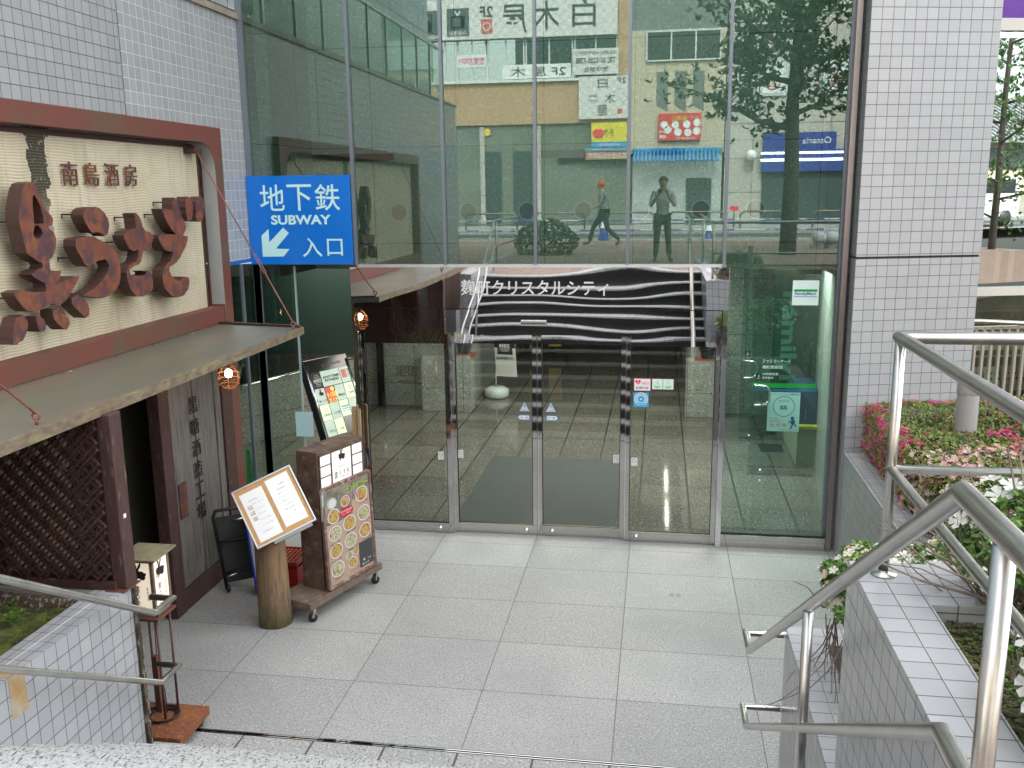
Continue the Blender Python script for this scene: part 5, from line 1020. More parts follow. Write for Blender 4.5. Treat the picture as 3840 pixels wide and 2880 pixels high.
struct(heightfield(lin(4.26, 9, 40), lin(-.4, 4.4, 30), lambda x, y: bank(x, max(y, -.4))).build('planter_soil', soil))
struct(heightfield(lin(3.405, 9, 50), lin(-7, -.5, 60), bank).build('planter_soil', soil)); struct(heightfield(lin(3.2, 3.41, 4), lin(-7, -2.21, 40), lambda x, y: 2.10 + .015 * nz(x, y, 5)).build('planter_soil', soil))
struct(heightfield(lin(3.2, 4.07, 10), lin(-1.84, -.54, 12), lambda x, y: 1.0 + .02 * nz(x, y, 5)).build('planter_soil', soil))

# ---------------------------------------------------------------- rails
def hrail(nm, x, sx, label):
    t = thing(nm, label, 'handrail', (x, -2, 1.0)); sl = RIS / TRD
    wall = -.95 if sx < 0 else 3.0
    sl = .6185
    r = .021
    for h, z0, ye in ((0, 1.127, -3.74), (1, .655, -3.74)):
        yb = -.515; zt = z0 + (-.515 - ye) * sl
        pts = [(wall, -.30, z0), (x, -.30, z0), (x, yb, z0), (x, ye, zt), (x, -6.5, zt)]
        mb = MB(); mb.tube(pts, r if h == 0 else .0185, 14); mb.build('top_rail' if h == 0 else 'lower_rail', steel, t)
    for y, base in ((-2.28, .17 * 7), (-3.95, 2.205)):
        zt = 1.127 + max(0, (-.515 - max(y, -3.74))) * sl
        mb = MB(); mb.tube([(x, y, base), (x, y, zt - .015)], .0185, 14); mb.build('post', steel, t)
        mb = MB(); mb.lathe([(0, 0), (.042, 0), (.042, .006), (.018, .008)], (x, y, base), 20); mb.build('flange', steel, t)
    return t
hrail('handrail', -.8, -1, 'stainless double handrail along the left planter wall ending in square loops')
hrail('handrail', 2.785, 1, 'stainless double handrail at the right of the stairs with posts and looped lower ends')
gr = thing('guard_rail', 'satin stainless guard rail on the corner of the tall planter', 'guard rail', (3.10, -1.95, 2.22))
gx, gy = 3.105, -1.96
mb = MB(); mb.tube([(gx + 4.0, gy, 3.125), (gx, gy, 3.125), (gx, -7, 3.125)], .023, 16); mb.build('top_rail', steel, gr)
mb = MB(); mb.tube([(gx + 4.0, gy, 2.635), (gx + .01, gy, 2.635)], .017, 14); mb.tube([(gx, gy - .01, 2.635), (gx, -7, 2.635)], .017, 14); mb.build('middle_rail', steel, gr)
for p in ((gx, gy), (gx, -5.4)):
    mb = MB(); mb.tube([(p[0], p[1], 2.22), (p[0], p[1], 3.11)], .019, 16); mb.build('post', steel, gr)
    mb = MB(); mb.lathe([(0, 0), (.048, 0), (.048, .006), (.02, .009), (.02, .02)], (p[0], p[1], 2.221), 24); mb.build('flange', steel, gr)
mb = MB(); mb.box(3.655, 3.74, gy - .03, gy + .03, 1.8, 2.755); tag(mb.build('box_post', alu, bevel=.004), 'flat grey metal box post at the right edge of the photo', 'post')
bo = thing('bollard', 'round stainless bollard with a flat cap rising from the pink hedge', 'bollard', (4.62, 2.75, 1.1))
mb = MB(); mb.tube([(4.86, 2.75, 1.1), (4.86, 2.75, 1.93)], .088, 24, cap=False); mb.build('shaft', M('polished_bollard', (.46, .46, .47), rough=.35, metal=.35), bo)
mb = MB(); mb.lathe([(.092, 1.93 - .0), (.094, 1.935), (.094, 2.05), (.09, 2.06), (0, 2.062)], (4.86, 2.75, 0), 28); mb.build('cap', M('pale_cap', (.55, .56, .57), rough=.35, metal=.6), bo)

# ---------------------------------------------------------------- azaleas
az_leaf = leaf_mat('azalea_leaf', [(.14, .23, .04), (.22, .33, .05), (.30, .39, .08), (.17, .27, .05), (.36, .43, .13), (.24, .19, .07), (.11, .19, .04)], trans=.3)
az_leaf2 = leaf_mat('azalea_leaf_fresh', [(.10, .21, .04), (.16, .30, .06), (.07, .15, .04), (.24, .38, .09), (.13, .25, .06)], trans=.3)
dry_leaf = leaf_mat('azalea_brown_leaf', [(.12, .07, .03), (.18, .10, .04), (.09, .09, .03), (.24, .14, .07), (.10, .12, .03)])
pink_pet = leaf_mat('pink_petal', [(.72, .07, .22), (.62, .05, .20), (.78, .16, .27), (.70, .22, .24), (.55, .05, .22), (.80, .30, .34)], trans=.35)
pale_pet = leaf_mat('pale_pink_petal', [(.80, .45, .45), (.82, .60, .55), (.75, .32, .40), (.82, .70, .66), (.55, .38, .26)], trans=.35)
white_pet = leaf_mat('white_petal', [(.84, .83, .76), (.80, .76, .64), (.84, .84, .80), (.70, .56, .38), (.82, .78, .70)], trans=.35)
big_white = leaf_mat('clean_white_petal', [(.86, .86, .84), (.84, .84, .80)], trans=.4)
twig_m = M('grey_brown_twig', (.16, .12, .10), (.26, .21, .18), 12, .85)
def leafset(mb, p, n, rnd, size, k=3):
    """a small whorl of pointed leaves at p around direction n"""
    n = n.normalized(); u = n.orthogonal().normalized(); v = n.cross(u)
    for i in range(k):
        a = rnd.random() * 6.28; d = (u * math.cos(a) + v * math.sin(a) + n * rnd.uniform(.2, 1.2)).normalized(); s_ = d.cross(n)
        if s_.length < .1: s_ = u
        s_ = s_.normalized() * size * .26; L = size * rnd.uniform(.7, 1.2); up2 = n * size * .06
        mb.add([p, p + d * L * .5 + s_ + up2, p + d * L, p + d * L * .5 - s_ + up2], [(0, 1, 2, 3)])
def flower(mb, p, n, size, rnd, petals=5):
    n = n.normalized(); u = n.orthogonal().normalized(); v = n.cross(u); a0 = rnd.random() * 6.28
    b = len(mb.v); vs = [p - n * size * .12]; fs = []
    for i in range(petals):
        a = a0 + i * 6.283 / petals; w_ = 6.283 / petals * .46
        e = lambda an, r, h: p + (u * math.cos(an) + v * math.sin(an)) * size * r + n * size * h
        j = len(vs); vs += [e(a - w_, .42, .10), e(a - w_ * .75, .85, .20 + rnd.uniform(-.1, .1)), e(a, 1.0, .15 + rnd.uniform(-.15, .1)), e(a + w_ * .75, .85, .20 + rnd.uniform(-.1, .1)), e(a + w_, .42, .10)]
        fs.append((0, j, j + 1, j + 2, j + 3, j + 4))
    mb.add(vs, fs)
def twigs(mb, n, src, rnd, r0=.005, reach=.4, jit=.35):
    for i in range(n):
        p, d = src(rnd); d = Vector(d).normalized(); pts = [Vector(p)]; rs = [r0 * rnd.uniform(.6, 1.2)]
        for k in range(4):
            d = (d + Vector((rnd.uniform(-jit, jit), rnd.uniform(-jit, jit), rnd.uniform(-jit, jit)))).normalized(); pts.append(pts[-1] + d * reach / 4); rs.append(rs[-1] * .75)
        mb.tube(pts, rs, 5, cap=False)
# sheared hedge on the far planter
hd_ = thing('azalea_hedge', 'clipped azalea hedge with pink, pale and white blossoms beside the pillar', 'hedge', (5, 2.2, 1.1))
def htop(x, y): return 1.60 + .05 * nz(x, y, 1.5) + .03 * nz(x, y, 5) + max(0, (x - 4.5)) * .02
def hedge_pts(n, rnd, zone=None):
    out = []
    while len(out) < n:
        x = rnd.uniform(4.20, 6.6); y = rnd.uniform(.55, 4.2)
        xl = 4.24 + .04 * nz(0, y, 3) + max(0, .9 - (y - .5)) * .12; ymax = 3.72 + (x - 4.07) * .257 - .02; y0 = .62 + .1 * nz(x, 0, 2)
        if x < xl or y > ymax or y < y0: continue
        side = rnd.random(); zt = htop(x, y); edge = min(x - xl, y - y0)
        zt -= max(0, .10 - edge) ** 2 * 12
        if side < .74: z = zt - abs(rnd.gauss(0, .02)); nn_ = Vector((rnd.gauss(0, .4), rnd.gauss(0, .4), 1))
        elif side < .87: x = xl + abs(rnd.gauss(0, .03)); z = rnd.uniform(1.14, zt); nn_ = Vector((-1, rnd.gauss(0, .4), rnd.gauss(.3, .4)))
        else:
            y = y0 + abs(rnd.gauss(0, .03)); z = zt - abs(rnd.gauss(0, .12)); nn_ = Vector((rnd.gauss(0, .4), -1, rnd.gauss(.3, .4)))
        if z < 1.1: continue
        out.append((Vector((x, y, z)), nn_))
    return out
rnd = random.Random(21)
mb = MB(); mbd = MB(); mp = MB(); mq = MB(); mw = MB()
for p, n in hedge_pts(15000, rnd):
    brown = nz(p.x, p.y, 1.1, 4) > .16 and rnd.random() < .4
    leafset(mbd if brown else mb, p, n, rnd, .030, 3)
for p, n in hedge_pts(8200, rnd):
    d_left = p.x - 4.24; d_back = 3.72 + (p.x - 4.07) * .257 - p.y; zone = p.y + .35 * nz(p.x, p.y, 1.6) 
    g = nz(p.x, p.y, 2.6, 8)
    if (d_left < .16 and p.y > 2.2) or d_back < .22 or (p.x > 5.0 and g > .05 and zone > 2.0):
        if rnd.random() < .62 and (g > -.2 or d_left < .15): flower(mp, p + n.normalized() * .012, n, rnd.uniform(.020, .032), rnd)
    elif 1.35 < zone < 2.25 and p.x < 5.3:
        if rnd.random() < .70 and g > -.18: flower(mq, p + n.normalized() * .012, n, rnd.uniform(.020, .032), rnd)
    elif zone < 1.45:
        if rnd.random() < .60 and g > -.2: flower(mw if rnd.random() < .75 else mq, p + n.normalized() * .012, n, rnd.uniform(.020, .033), rnd)
    elif rnd.random() < .05: flower(mp, p + n.normalized() * .01, n, .018, rnd)
mb.build('foliage', az_leaf, hd_); mbd.build('browned_foliage', dry_leaf, hd_); mp.build('pink_blossom', pink_pet, hd_); mq.build('pale_blossom', pale_pet, hd_); mw.build('white_blossom', white_pet, hd_)
mb = MB(); twigs(mb, 330, lambda r: ((r.uniform(4.28, 6.2), r.uniform(.58, .95), r.uniform(1.05, 1.35)), (r.uniform(-.6, .6), r.uniform(-.9, .2), r.uniform(.3, 1))), rnd, .0055, .42); twigs(mb, 120, lambda r: ((r.uniform(4.27, 4.4), r.uniform(.7, 3.5), 1.1), (-.2, r.uniform(-.5, .5), 1)), rnd, .005, .35); mb.build('twigs', twig_m, hd_)
mb = MB(); mb.box(4.45, 6.6, 1.0, 3.6, 1.0, 1.50); mb.build('shade_core', M('hedge_core_shade', (.012, .018, .008), (.03, .03, .015), 20, 1.0), hd_)  # solid block coloured near black for the shade between the leaves
# white azalea in the lower planter
def bush(name, label, c, rad, nleaf, nfl, leafm, petm, seed, lsize=.032, fsize=.03, pinkn=0, low=-.3, group=None, stems=40):
    t = thing(name, label, 'shrub', (c[0], c[1], c[2] - rad[2]), group); rnd = random.Random(seed); c = Vector(c)
    def pt():
        while True:
            d = Vector((rnd.gauss(0, 1), rnd.gauss(0, 1), rnd.gauss(.2, 1))).normalized()
            if d.z < low: continue
            k = 1 + .22 * nz(d.x * 2 + seed, d.y * 2 + d.z, 1.4) + .10 * nz(d.x * 5, d.y * 5 + d.z * 4, 1, seed)
            if mathutils.noise.noise(Vector((d.x * 3.1, d.y * 3.1, d.z * 3.1 + seed))) < -.32: k *= .75
            r = k * (1 - abs(rnd.gauss(0, .10)))
            return c + Vector((d.x * rad[0], d.y * rad[1], d.z * rad[2])) * r, d
    mb = MB()
    for i in range(nleaf):
        p, d = pt(); leafset(mb, p, (d + Vector((0, 0, .5))), rnd, lsize, 3)
    mb.build('foliage', leafm, t); mb = MB(); m2 = MB()
    for i in range(nfl):
        p, d = pt(); flower(m2 if i < pinkn else mb, p + d * .02, d + Vector((0, -.3, .5)), fsize * rnd.uniform(.7, 1.15), rnd)
    mb.build('blossom', petm, t)
    if pinkn: m2.build('pink_blossom', pale_pet, t)
    mb = MB(); base = Vector((c.x, c.y, c.z - rad[2] * .95))
    twigs(mb, stems, lambda r: (base + Vector((r.uniform(-.3, .3) * rad[0] * 2, r.uniform(-.3, .3) * rad[1] * 2, 0)), (r.uniform(-.8, .8), r.uniform(-.8, .8), 1)), rnd, .006, rad[2] * 1.7); mb.build('stems', twig_m, t)
    return t
gw = 'white azalea shrubs in the planters'
bush('white_azalea', 'cream and white azalea spilling over the stairs corner at the end of the low planter', (3.44, -.86, 1.66), (.38, .36, .21), 2600, 190, az_leaf2, white_pet, 3, fsize=.034, group=gw, stems=70)
bush('white_azalea', 'white azalea with some pink blossoms behind the round foot of the guard rail post', (3.92, -1.00, 1.74), (.50, .45, .26), 3000, 300, az_leaf2, white_pet, 8, fsize=.034, pinkn=50, group=gw, stems=50)
bush('white_azalea', 'large flowered white azalea right behind the near handrail crest', (3.52, -2.16, 2.42), (.22, .24, .22), 900, 22, az_leaf2, big_white, 15, lsize=.036, fsize=.048, group=gw, stems=60)
bush('white_azalea', 'small white azalea beside the coping between the two larger shrubs', (3.75, -2.55, 2.36), (.22, .30, .22), 800, 14, az_leaf2, big_white, 25, lsize=.036, fsize=.046, group=gw, stems=25)
bush('white_azalea', 'white azalea at the right edge of the photo beyond the thick handrail post', (3.37, -3.02, 2.36), (.14, .34, .17), 900, 24, az_leaf2, big_white, 18, lsize=.036, fsize=.048, group=gw, stems=40)
# leaning bare branches from the upper planter, dead twigs down the side
mb = MB(); rnd = random.Random(4)
twigs(mb, 26, lambda r: ((3.62 + r.uniform(-.08, .1), -2.25 + r.uniform(-.2, .2), 2.12), (r.uniform(-1.2, .2), r.uniform(-.3, 1.3), r.uniform(.35, 1))), rnd, .009, .75, .3); tag(mb.build('bare_branches', twig_m), 'bare grey branches leaning over the coping of the tall planter', 'branches')
mb = MB(); twigs(mb, 22, lambda r: ((3.14 + r.uniform(-.03, .05), -.98 + r.uniform(-.2, .2), 1.5), (r.uniform(-.25, .1), r.uniform(-.2, .2), -1)), rnd, .004, .55, .4); tag(mb.build('dead_twigs', twig_m), 'dead hanging twigs below the white azalea over the low planter coping', 'twigs')
mb = MB(); rnd = random.Random(6)
for i in range(8000):
    x = 3.22 + abs(rnd.gauss(0, .30)); y = rnd.uniform(-4.2, -2.06)
    if x > 4.4 or nz(x, y, 4, 2) < -.35: continue
    z = 2.12 + .02 * nz(x, y, 5) + rnd.uniform(0, .035); a = rnd.random() * 6.28; p = Vector((x, y, z)); s_ = rnd.uniform(.007, .013)
    for k in range(3):
        b_ = a + k * 2.09; d = Vector((math.cos(b_), math.sin(b_), .15)); q = Vector((-math.sin(b_), math.cos(b_), 0)); mb.add([p, p + d * s_ * .8 + q * s_ * .6, p + d * s_ * 1.2, p + d * s_ * .8 - q * s_ * .6], [(0, 1, 2, 3)])
stuff(tag(mb.build('clover', leaf_mat('clover_leaf', [(.08, .14, .04), (.12, .19, .05), (.07, .11, .035), (.15, .21, .06), (.14, .08, .05), (.20, .10, .08)])), 'clover and fallen petals covering the soil of the tall right planter', 'ground cover'))
mb = MB()
for i in range(500):
    x = rnd.uniform(3.23, 3.7); y = rnd.uniform(-2.5, -2.06) ; p = Vector((x, y, 2.135)); flower(mb, p, Vector((rnd.gauss(0, .5), rnd.gauss(0, .5), 1)), .010, rnd, 4)
for i in range(60):
    x = rnd.uniform(3.22, 4.0); y = rnd.uniform(-1.8, -.6); flower(mb, Vector((x, y, 1.03)), Vector((rnd.gauss(0, .5), rnd.gauss(0, .5), 1)), .02, rnd, 3)
stuff(tag(mb.build('fallen_petals', leaf_mat('withered_petal', [(.36, .16, .15), (.24, .12, .09), (.42, .24, .20), (.20, .14, .08)])), 'withered reddish petals and leaves on the planter soil', 'petals'))
mb = MB(); flower(mb, Vector((3.62, 1.85, .005)), Vector((.2, .1, 1)), .018, rnd, 4); tag(mb.build('fallen_blossom', pink_pet), 'single pink blossom lying on the paving near the right window', 'blossom')
mb = MB(); flower(mb, Vector((3.34, -3.02, 2.25)), Vector((-.2, -.5, .6)), .045, rnd, 5); tag(mb.build('fallen_blossom', big_white), 'single white blossom resting on the edge of the tall planter coping', 'blossom')
mb = MB(); mb.box(2.40, 2.44, 2.62, 2.67, 0, .002); mb.box(2.46, 2.50, 2.62, 2.67, 0, .002); tag(mb.build('floor_marker', M('worn_metal_tag', (.25, .25, .24), rough=.4, metal=.5)), 'two tiny worn metal tags set in the paving before the right door', 'marker')

# ---------------------------------------------------------------- shop front at the far right
a_ = R(14.4)
sh = lthing('shop_window', 'shop window with a purple top strip and magazines at the far right', 'shop front', (5.2, 4.62, 0), a_)
wf = M('cream_white_frame', (.62, .60, .55), rough=.4)
mb = MB()
for z0, z1 in ((5.12, 5.235), (2.545, 2.635)): mb.box(-.4, 5, -.04, .06, z0, z1)
mb.box(-.4, -.1, -.05, .3, 0, 7.4); mb.build('frame', wf, sh, bevel=.003)
mb = MB(); mb.box(-.1, 5, -.03, .05, 5.235, 7.4); mb.build('purple_band', M('deep_purple', (.11, .012, .30), rough=.25), sh)
mb = MB(); mb.quad((-.1, 0, 2.635), (5, 0, 2.635), (5, 0, 5.12), (-.1, 0, 5.12)); mb.build('upper_glass', glass_shop, sh)
mb = MB(); mb.quad((-.1, 0, .9), (5, 0, .9), (5, 0, 2.545), (-.1, 0, 2.545)); mb.build('lower_glass', glass_in, sh)
mb = MB(); mb.box(-.1, 5, .9, 1.0, .5, 5.2); mb.build('back_wall', M('warm_shop_back', (.20, .15, .10), (.10, .07, .05), 4, .7), sh)
mb = MB(); mb.box(.0, 4, .10, .14, 2.53, 2.55); mb.build('shelf_light', bpy.data.materials['lamp_glow'], sh)
mb = MB(); mb.box(-.1, 5, .05, .9, 2.56, 2.62); mb.build('ceiling', dark, sh)
mb = MB(); mb.box(-.1, 5, .15, .17, 1.50, 1.52); mb.box(-.1, 5, .25, .27, 1.85, 1.87); mb.build('shelf_rail', steel, sh)
mags = [M('mag_cream', (.50, .46, .36), rough=.4), M('mag_grey', (.30, .32, .36), rough=.4), M('mag_brown', (.20, .12, .07), (.40, .30, .18), 30, .4), M('mag_navy', (.03, .04, .15), rough=.4), blackink]
rnd = random.Random(31)
for i in range(14):
    x = -.02 + i * .20; mb = MB(); mb.m = rnd.choice((0, 1, 2)); mb.obox((x + .08, .20, 1.63), (.085, 0, 0), (0, .03, .12), (0, .004, 0)); mb.m = 4
    for r in range(2):
        for c_ in range(4): mb.disc((x + .02 + c_ * .04, .165 + .02 * r, 1.63 + .055 * r), X, Z, .012, 8)
    mb.m = 4; mb.text('キャンペーン', (x + .08, .163, 1.555), X, Z, .13, .02); mb.build('magazine', mags, sh)
    mb = MB(); mb.m = rnd.choice((0, 2, 2, 3)); mb.obox((x + .08, .42, 2.0), (.08, 0, 0), (0, .02, .10), (0, .004, 0)); mb.build('magazine', mags, sh)
mb = MB(); mb.box(.10, .32, .30, .33, 2.26, 2.42); mb.m = 1; mb.box(.12, .30, .295, .30, 2.28, 2.40); mb.build('lit_monitor', [M('monitor_frame', (.25, .28, .12), rough=.4), M('monitor_glow', (.75, .72, .68), emit=.5)], sh)
mb = MB(); mb.box(-.1, 3, .02, .05, .9, 1.36); mb.m = 1; mb.text('年賀状 印刷サービス', (.75, .015, 1.22), X, Z, .9, .09); mb.text('コピー・FAX', (.7, .015, 1.08), X, Z, .6, .07); mb.build('blue_poster', [M('poster_royal_blue', (.01, .03, .22), rough=.4), white], sh)
fe = lthing('baluster_fence', 'beige metal baluster fence with a sloping tube rail in front of the shop window', 'fence', (5.12, 4.05, 0), a_)
mb = MB()
for i in range(30): mb.box(.02 + i * .085, .045 + i * .085, 0, .03, 1.0, 2.30 if i else 2.34)
mb.build('balusters', M('beige_bar', (.36, .33, .28), rough=.5), fe)
mb = MB(); mb.tube([(-.02, .015, 2.36), (.25, .015, 2.36), (1.6, -.9, 2.36)], .022, 12); mb.box(0, 2.6, 0, .03, 2.28, 2.31); mb.build('rail', steel, fe)
mb = MB(); mb.tube([(.0, .0, 1.0), (.0, .0, 2.35)], .03, 12); mb.build('post', steel, fe)

# ================================================================ THE STREET BEHIND (seen mirrored in the glass)
brick = tile_mat('tan_brick', (.22, .12, .075), (0, 0, 0), (.40, .24, .12), (.50, .33, .19), (.26, .20, .14), gw=.014, rough=.85)
brick2 = tile_mat('cream_stone_cladding', (.4, .3, .09), (0, 0, 0), (.42, .36, .26), (.52, .46, .34), (.30, .26, .19), gw=.014, rough=.85)
stone_green = tile_mat('grey_green_stone', (1.3, 1, .95), (0, 0, .2), (.12, .14, .11), (.15, .165, .13), (.12, .13, .11), gw=.03, rough=.5)
concrete_g = tile_mat('grey_concrete_panel', (1.5, 1, 1.35), (.1, 0, .55), (.38, .36, .31), (.42, .40, .35), (.10, .10, .09), gw=.035, rough=.8)
winm = glass_mat('street_window_glass', (.16, .28, .26), .35)
frame_l = M('pale_window_frame', (.5, .53, .52), rough=.4)
YB = -26
def window(t, x0, x1, z0, z1, n=2, y=YB, name='window', window_backing=None):
    mb = MB(); mb.box(x0, x1, y - .05, y + .05, z0 - .06, z0); mb.box(x0, x1, y - .05, y + .05, z1, z1 + .06)
    for i in range(n + 1): x = x0 + (x1 - x0) * i / n; mb.box(x - .03, x + .03, y - .05, y + .05, z0, z1)
    f = mb.build(name, frame_l, t); mb = MB(); mb.quad((x1, y + .02, z0), (x0, y + .02, z0), (x0, y + .02, z1), (x1, y + .02, z1)); mb.build('pane', winm, f)
    if window_backing: mb = MB(); mb.quad((x1, y - .04, z0), (x0, y - .04, z0), (x0, y - .04, z1), (x1, y - .04, z1)); mb.build('window_backing', window_backing, f)  # backing sheet; in dark_room colour it paints the unlit room behind the pane
curt = M('pale_green_curtain', (.30, .38, .33), (.45, .52, .46), 4, .8, stretch=(6, 1, .2)); darkroom = M('dark_room', (.03, .05, .05), rough=.6)
bb = thing('brick_building', 'tan brick building across the street with ribbon windows and a stone ground floor', 'building', (-4, YB, 2))
mb = MB(); mb.box(-13, .95, YB - 6, YB, 6.38, 8.12); mb.box(-13, -7.3, YB - 6, YB, 8.12, 9.6); mb.box(-13, -5.2, YB - 6, YB - .01, 11.35, 16); mb.box(.45, .95, YB - 6, YB, 8.12, 14); mb.box(-13, .95, YB - 6, YB - .3, 9.6, 16); mb.build('brick_wall', brick, bb)
mb = MB(); mb.box(-13, .95, YB - 6, YB - .12, 2.0, 6.38); mb.build('stone_base', stone_green, bb)
mb = MB(); mb.box(-7.3, .5, YB - .02, YB + .14, 8.05, 8.15); mb.build('sill', M('white_sill', (.6, .6, .56), rough=.5), bb)
for i, (a, b, c_) in enumerate(((-7.2, -6.2, None), (-6.15, -5.0, None), (-4.9, -3.4, curt), (-3.3, -1.4, curt), (-1.3, .4, curt))): window(bb, a, b, 8.18, 9.75, 2, YB - .1, window_backing=c_ or darkroom)
for a, b in ((-6, -4.2), (-4, -2), (-1.8, .3)): window(bb, a, b, 11.5, 13.2, 2, YB - .2, window_backing=curt)
mb = MB(); mb.box(-5.2, -4.4, YB - .3, YB - .1, 2.05, 5.3); mb.box(-3.9, -3.1, YB - .3, YB - .1, 2.05, 5.3); mb.build('entrance_opening', darkroom, bb)
mb = MB(); mb.box(-2.0, .95, YB - .12, YB + .02, 4.86, 4.98); mb.build('dark_beam', black, bb)
mb = MB(); mb.box(-5.3, -5.1, YB - .2, YB, 2.05, 6.3); mb.box(-3.0, -2.7, YB - .2, YB + .1, 2.05, 6.3); mb.build('stone_pier', concrete_g, bb)
mb = MB(); mb.text('COFFEE', (-5.3, YB - .11, 6.1), -X, Z, 1.2, .30, depth=.03); mb.m = 1; mb.disc((-5.0, YB - .05, 6.1), -X, Z, .16); mb.build('sign_lettering', [M('grey_letter', (.2, .2, .2), rough=.5), M('yellow_dot', (.7, .5, .05), rough=.5)], bb)
def rsign(name, label, x0, x1, z0, z1, base, items, cat='sign', y=YB + .16, mats=(), thick=.08):
    """flat board facing the street; reads right to left in the mirror image"""
    mb = MB(); mb.box(x0, x1, y - thick, y, z0, z1); ml_ = [base] + list(mats)
    for it in items:
        mb.m = it[0]
        if it[1] == 'text': mb.text(it[2], (it[3], y + .012, it[4]), -X, Z, it[5], it[6], bold=it[7] if len(it) > 7 else 0, vertical=len(it) > 8 and it[8])
        elif it[1] == 'rect': mb.box(it[2], it[3], y, y + .008 + it[6] if len(it) > 6 else y + .008, it[4], it[5])
        elif it[1] == 'ring': mb.disc((it[2], y + .012, it[3]), -X, Z, it[4], 20, it[5])
        elif it[1] == 'disc': mb.disc((it[2], y + .01, it[3]), -X, Z, it[4], 20)
    return tag(mb.build(name, ml_), label, cat)
def checker():
    m, nt, p = new_mat('pale_checked_banner'); ck = N(nt, 'ShaderNodeTexChecker'); ck.inputs['Scale'].default_value = 5; ck.inputs[1].default_value = (.60, .60, .57, 1); ck.inputs[2].default_value = (.50, .48, .44, 1)
    nt.links.new(N(nt, 'ShaderNodeTexCoord').outputs['Object'], ck.inputs[0]); nt.links.new(ck.outputs[0], p.inputs['Base Color']); return m
chk = checker(); icon = M('slate_icon', (.04, .06, .07), rough=.5); lt = M('icon_white', (.65, .67, .64), rough=.5); sred = M('seal_red', (.45, .08, .07), rough=.5); ink2 = M('banner_ink', (.02, .03, .025), rough=.5)
rsign('banner', 'long pale banner with large black characters and dark icons on the brick building', -8.6, .43, 9.78, 11.35, chk,
    [(3, 'text', '白', -.92, 10.62, .95, 1.05, .01), (3, 'text', '木', -2.43, 10.60, 1.05, 1.10, .01), (3, 'text', '屋', -3.73, 10.50, 1.0, 1.12, .01), (3, 'text', '2F', -4.9, 10.83, .55, .42, .02), (4, 'rect', -5.12, -4.66, 9.98, 10.54), (2, 'ring', -4.89, 10.26, .17, .13),
     (1, 'rect', -6.55, -5.62, 9.92, 11.0), (2, 'rect', -6.38, -5.80, 10.22, 10.70), (1, 'rect', -6.32, -5.98, 10.28, 10.64, .012), (2, 'text', 'V', -6.09, 10.80, .3, .18, .02), (2, 'text', 'TV設置店', -6.09, 10.04, .75, .16, .01),
     (1, 'rect', -7.75, -6.85, 9.80, 10.95), (2, 'rect', -7.45, -7.18, 10.10, 10.80), (1, 'rect', -7.41, -7.22, 10.55, 10.75, .012), (2, 'text', '03-5226-7388', -7.3, 9.92, .95, .14, .02), (1, 'rect', -8.5, -7.95, 9.85, 10.9), (2, 'text', '6', -8.15, 10.3, .3, .5, .03)], 'banner', mats=(icon, lt, ink2, sred))
rsign('window_notice', 'pink lettered notice in the first floor windows of the brick building', -6.2, -4.95, 8.70, 9.2, lt, [(1, 'text', '客実施中!!', -5.58, 8.95, 1.1, .32, .03)], mats=(M('pink_ink', (.6, .03, .2), rough=.5),), y=YB - .02)
rsign('window_banner', 'second faint banner with dark characters low in the ribbon windows', -4.3, -1.45, 8.2, 8.75, lt, [(1, 'text', '2F 屋 木', -2.8, 8.47, 2.3, .4, .0)], 'banner', mats=(ink2,), y=YB - .02)
rsign('phone_notice', 'white notice with a telephone number hanging beside the ribbon windows', -1.36, .48, 8.26, 9.26, chk, [(1, 'text', 'ご宴会は大60名様予約承り', -.44, 9.1, 1.6, .14), (1, 'text', 'TEL 03-5226-7388', -.44, 8.8, 1.6, .22, .02), (1, 'text', '年中無休', -.44, 8.45, 1.0, .22)], mats=(ink2,))
rsign('izakaya_sign', 'large pale checked sign with vertical black characters hanging over the stone base', -1.12, .90, 6.52, 8.18, chk, [(1, 'text', '白', -.15, 7.92, .4, .4), (1, 'text', '木', .15, 7.32, .42, .42), (1, 'text', '屋', -.15, 6.85, .42, .42), (1, 'text', '2F', .62, 8.0, .38, .22), (1, 'text', 'SHIRO', -.55, 7.42, .4, .10), (1, 'text', 'KIYA', -.5, 7.22, .3, .10), (2, 'rect', .45, .65, 6.7, .0 + 6.9)], mats=(ink2, sred))
ty = M('ticket_yellow', (.62, .52, .03), rough=.5)
rsign('ticket_sign', 'yellow ticket shop sign with a red starburst under the checked sign', -.60, .85, 5.38, 6.36, ty, [(1, 'text', 'チケット', -.1, 5.95, .85, .34, .04), (2, 'disc', .55 - 1.15 + 0, 5.95, .0001), (2, 'disc', -.42 + .0, 5.95, .0001), (3, 'rect', -.60, .85, 5.38, 5.60), (4, 'text', '高価買取', .1, 5.49, .9, .10)], mats=(ink2, sred, M('ticket_blue', (.05, .25, .45), rough=.5), lt))
mb = MB(); st = [((.26 if i % 2 else .17) * math.cos(i * math.pi / 12), (.2 if i % 2 else .14) * math.sin(i * math.pi / 12)) for i in range(24)]; mb.prism(st, (-.30 + .0, YB + .2, 5.95), -X, Z, (0, -.02, 0)); tag(mb.build('starburst', st_red), 'red starburst fixed on the yellow ticket sign', 'sign')
rsign('strip_sign', 'narrow orange brown strip sign under the yellow ticket sign', -.84, .98, 4.90, 5.20, M('strip_orange', (.40, .22, .12), rough=.5), [(1, 'text', '株主優待高価買取', .05, 5.05, 1.6, .22)], mats=(lt,))
rsign('strip_sign', 'narrow blue strip sign just above the orange strip sign', -.84, .98, 5.22, 5.36, M('strip_blue', (.10, .25, .38), rough=.5), [(1, 'text', 'きっぷ・商品券がお得です!', .05, 5.29, 1.5, .09)], mats=(lt,))
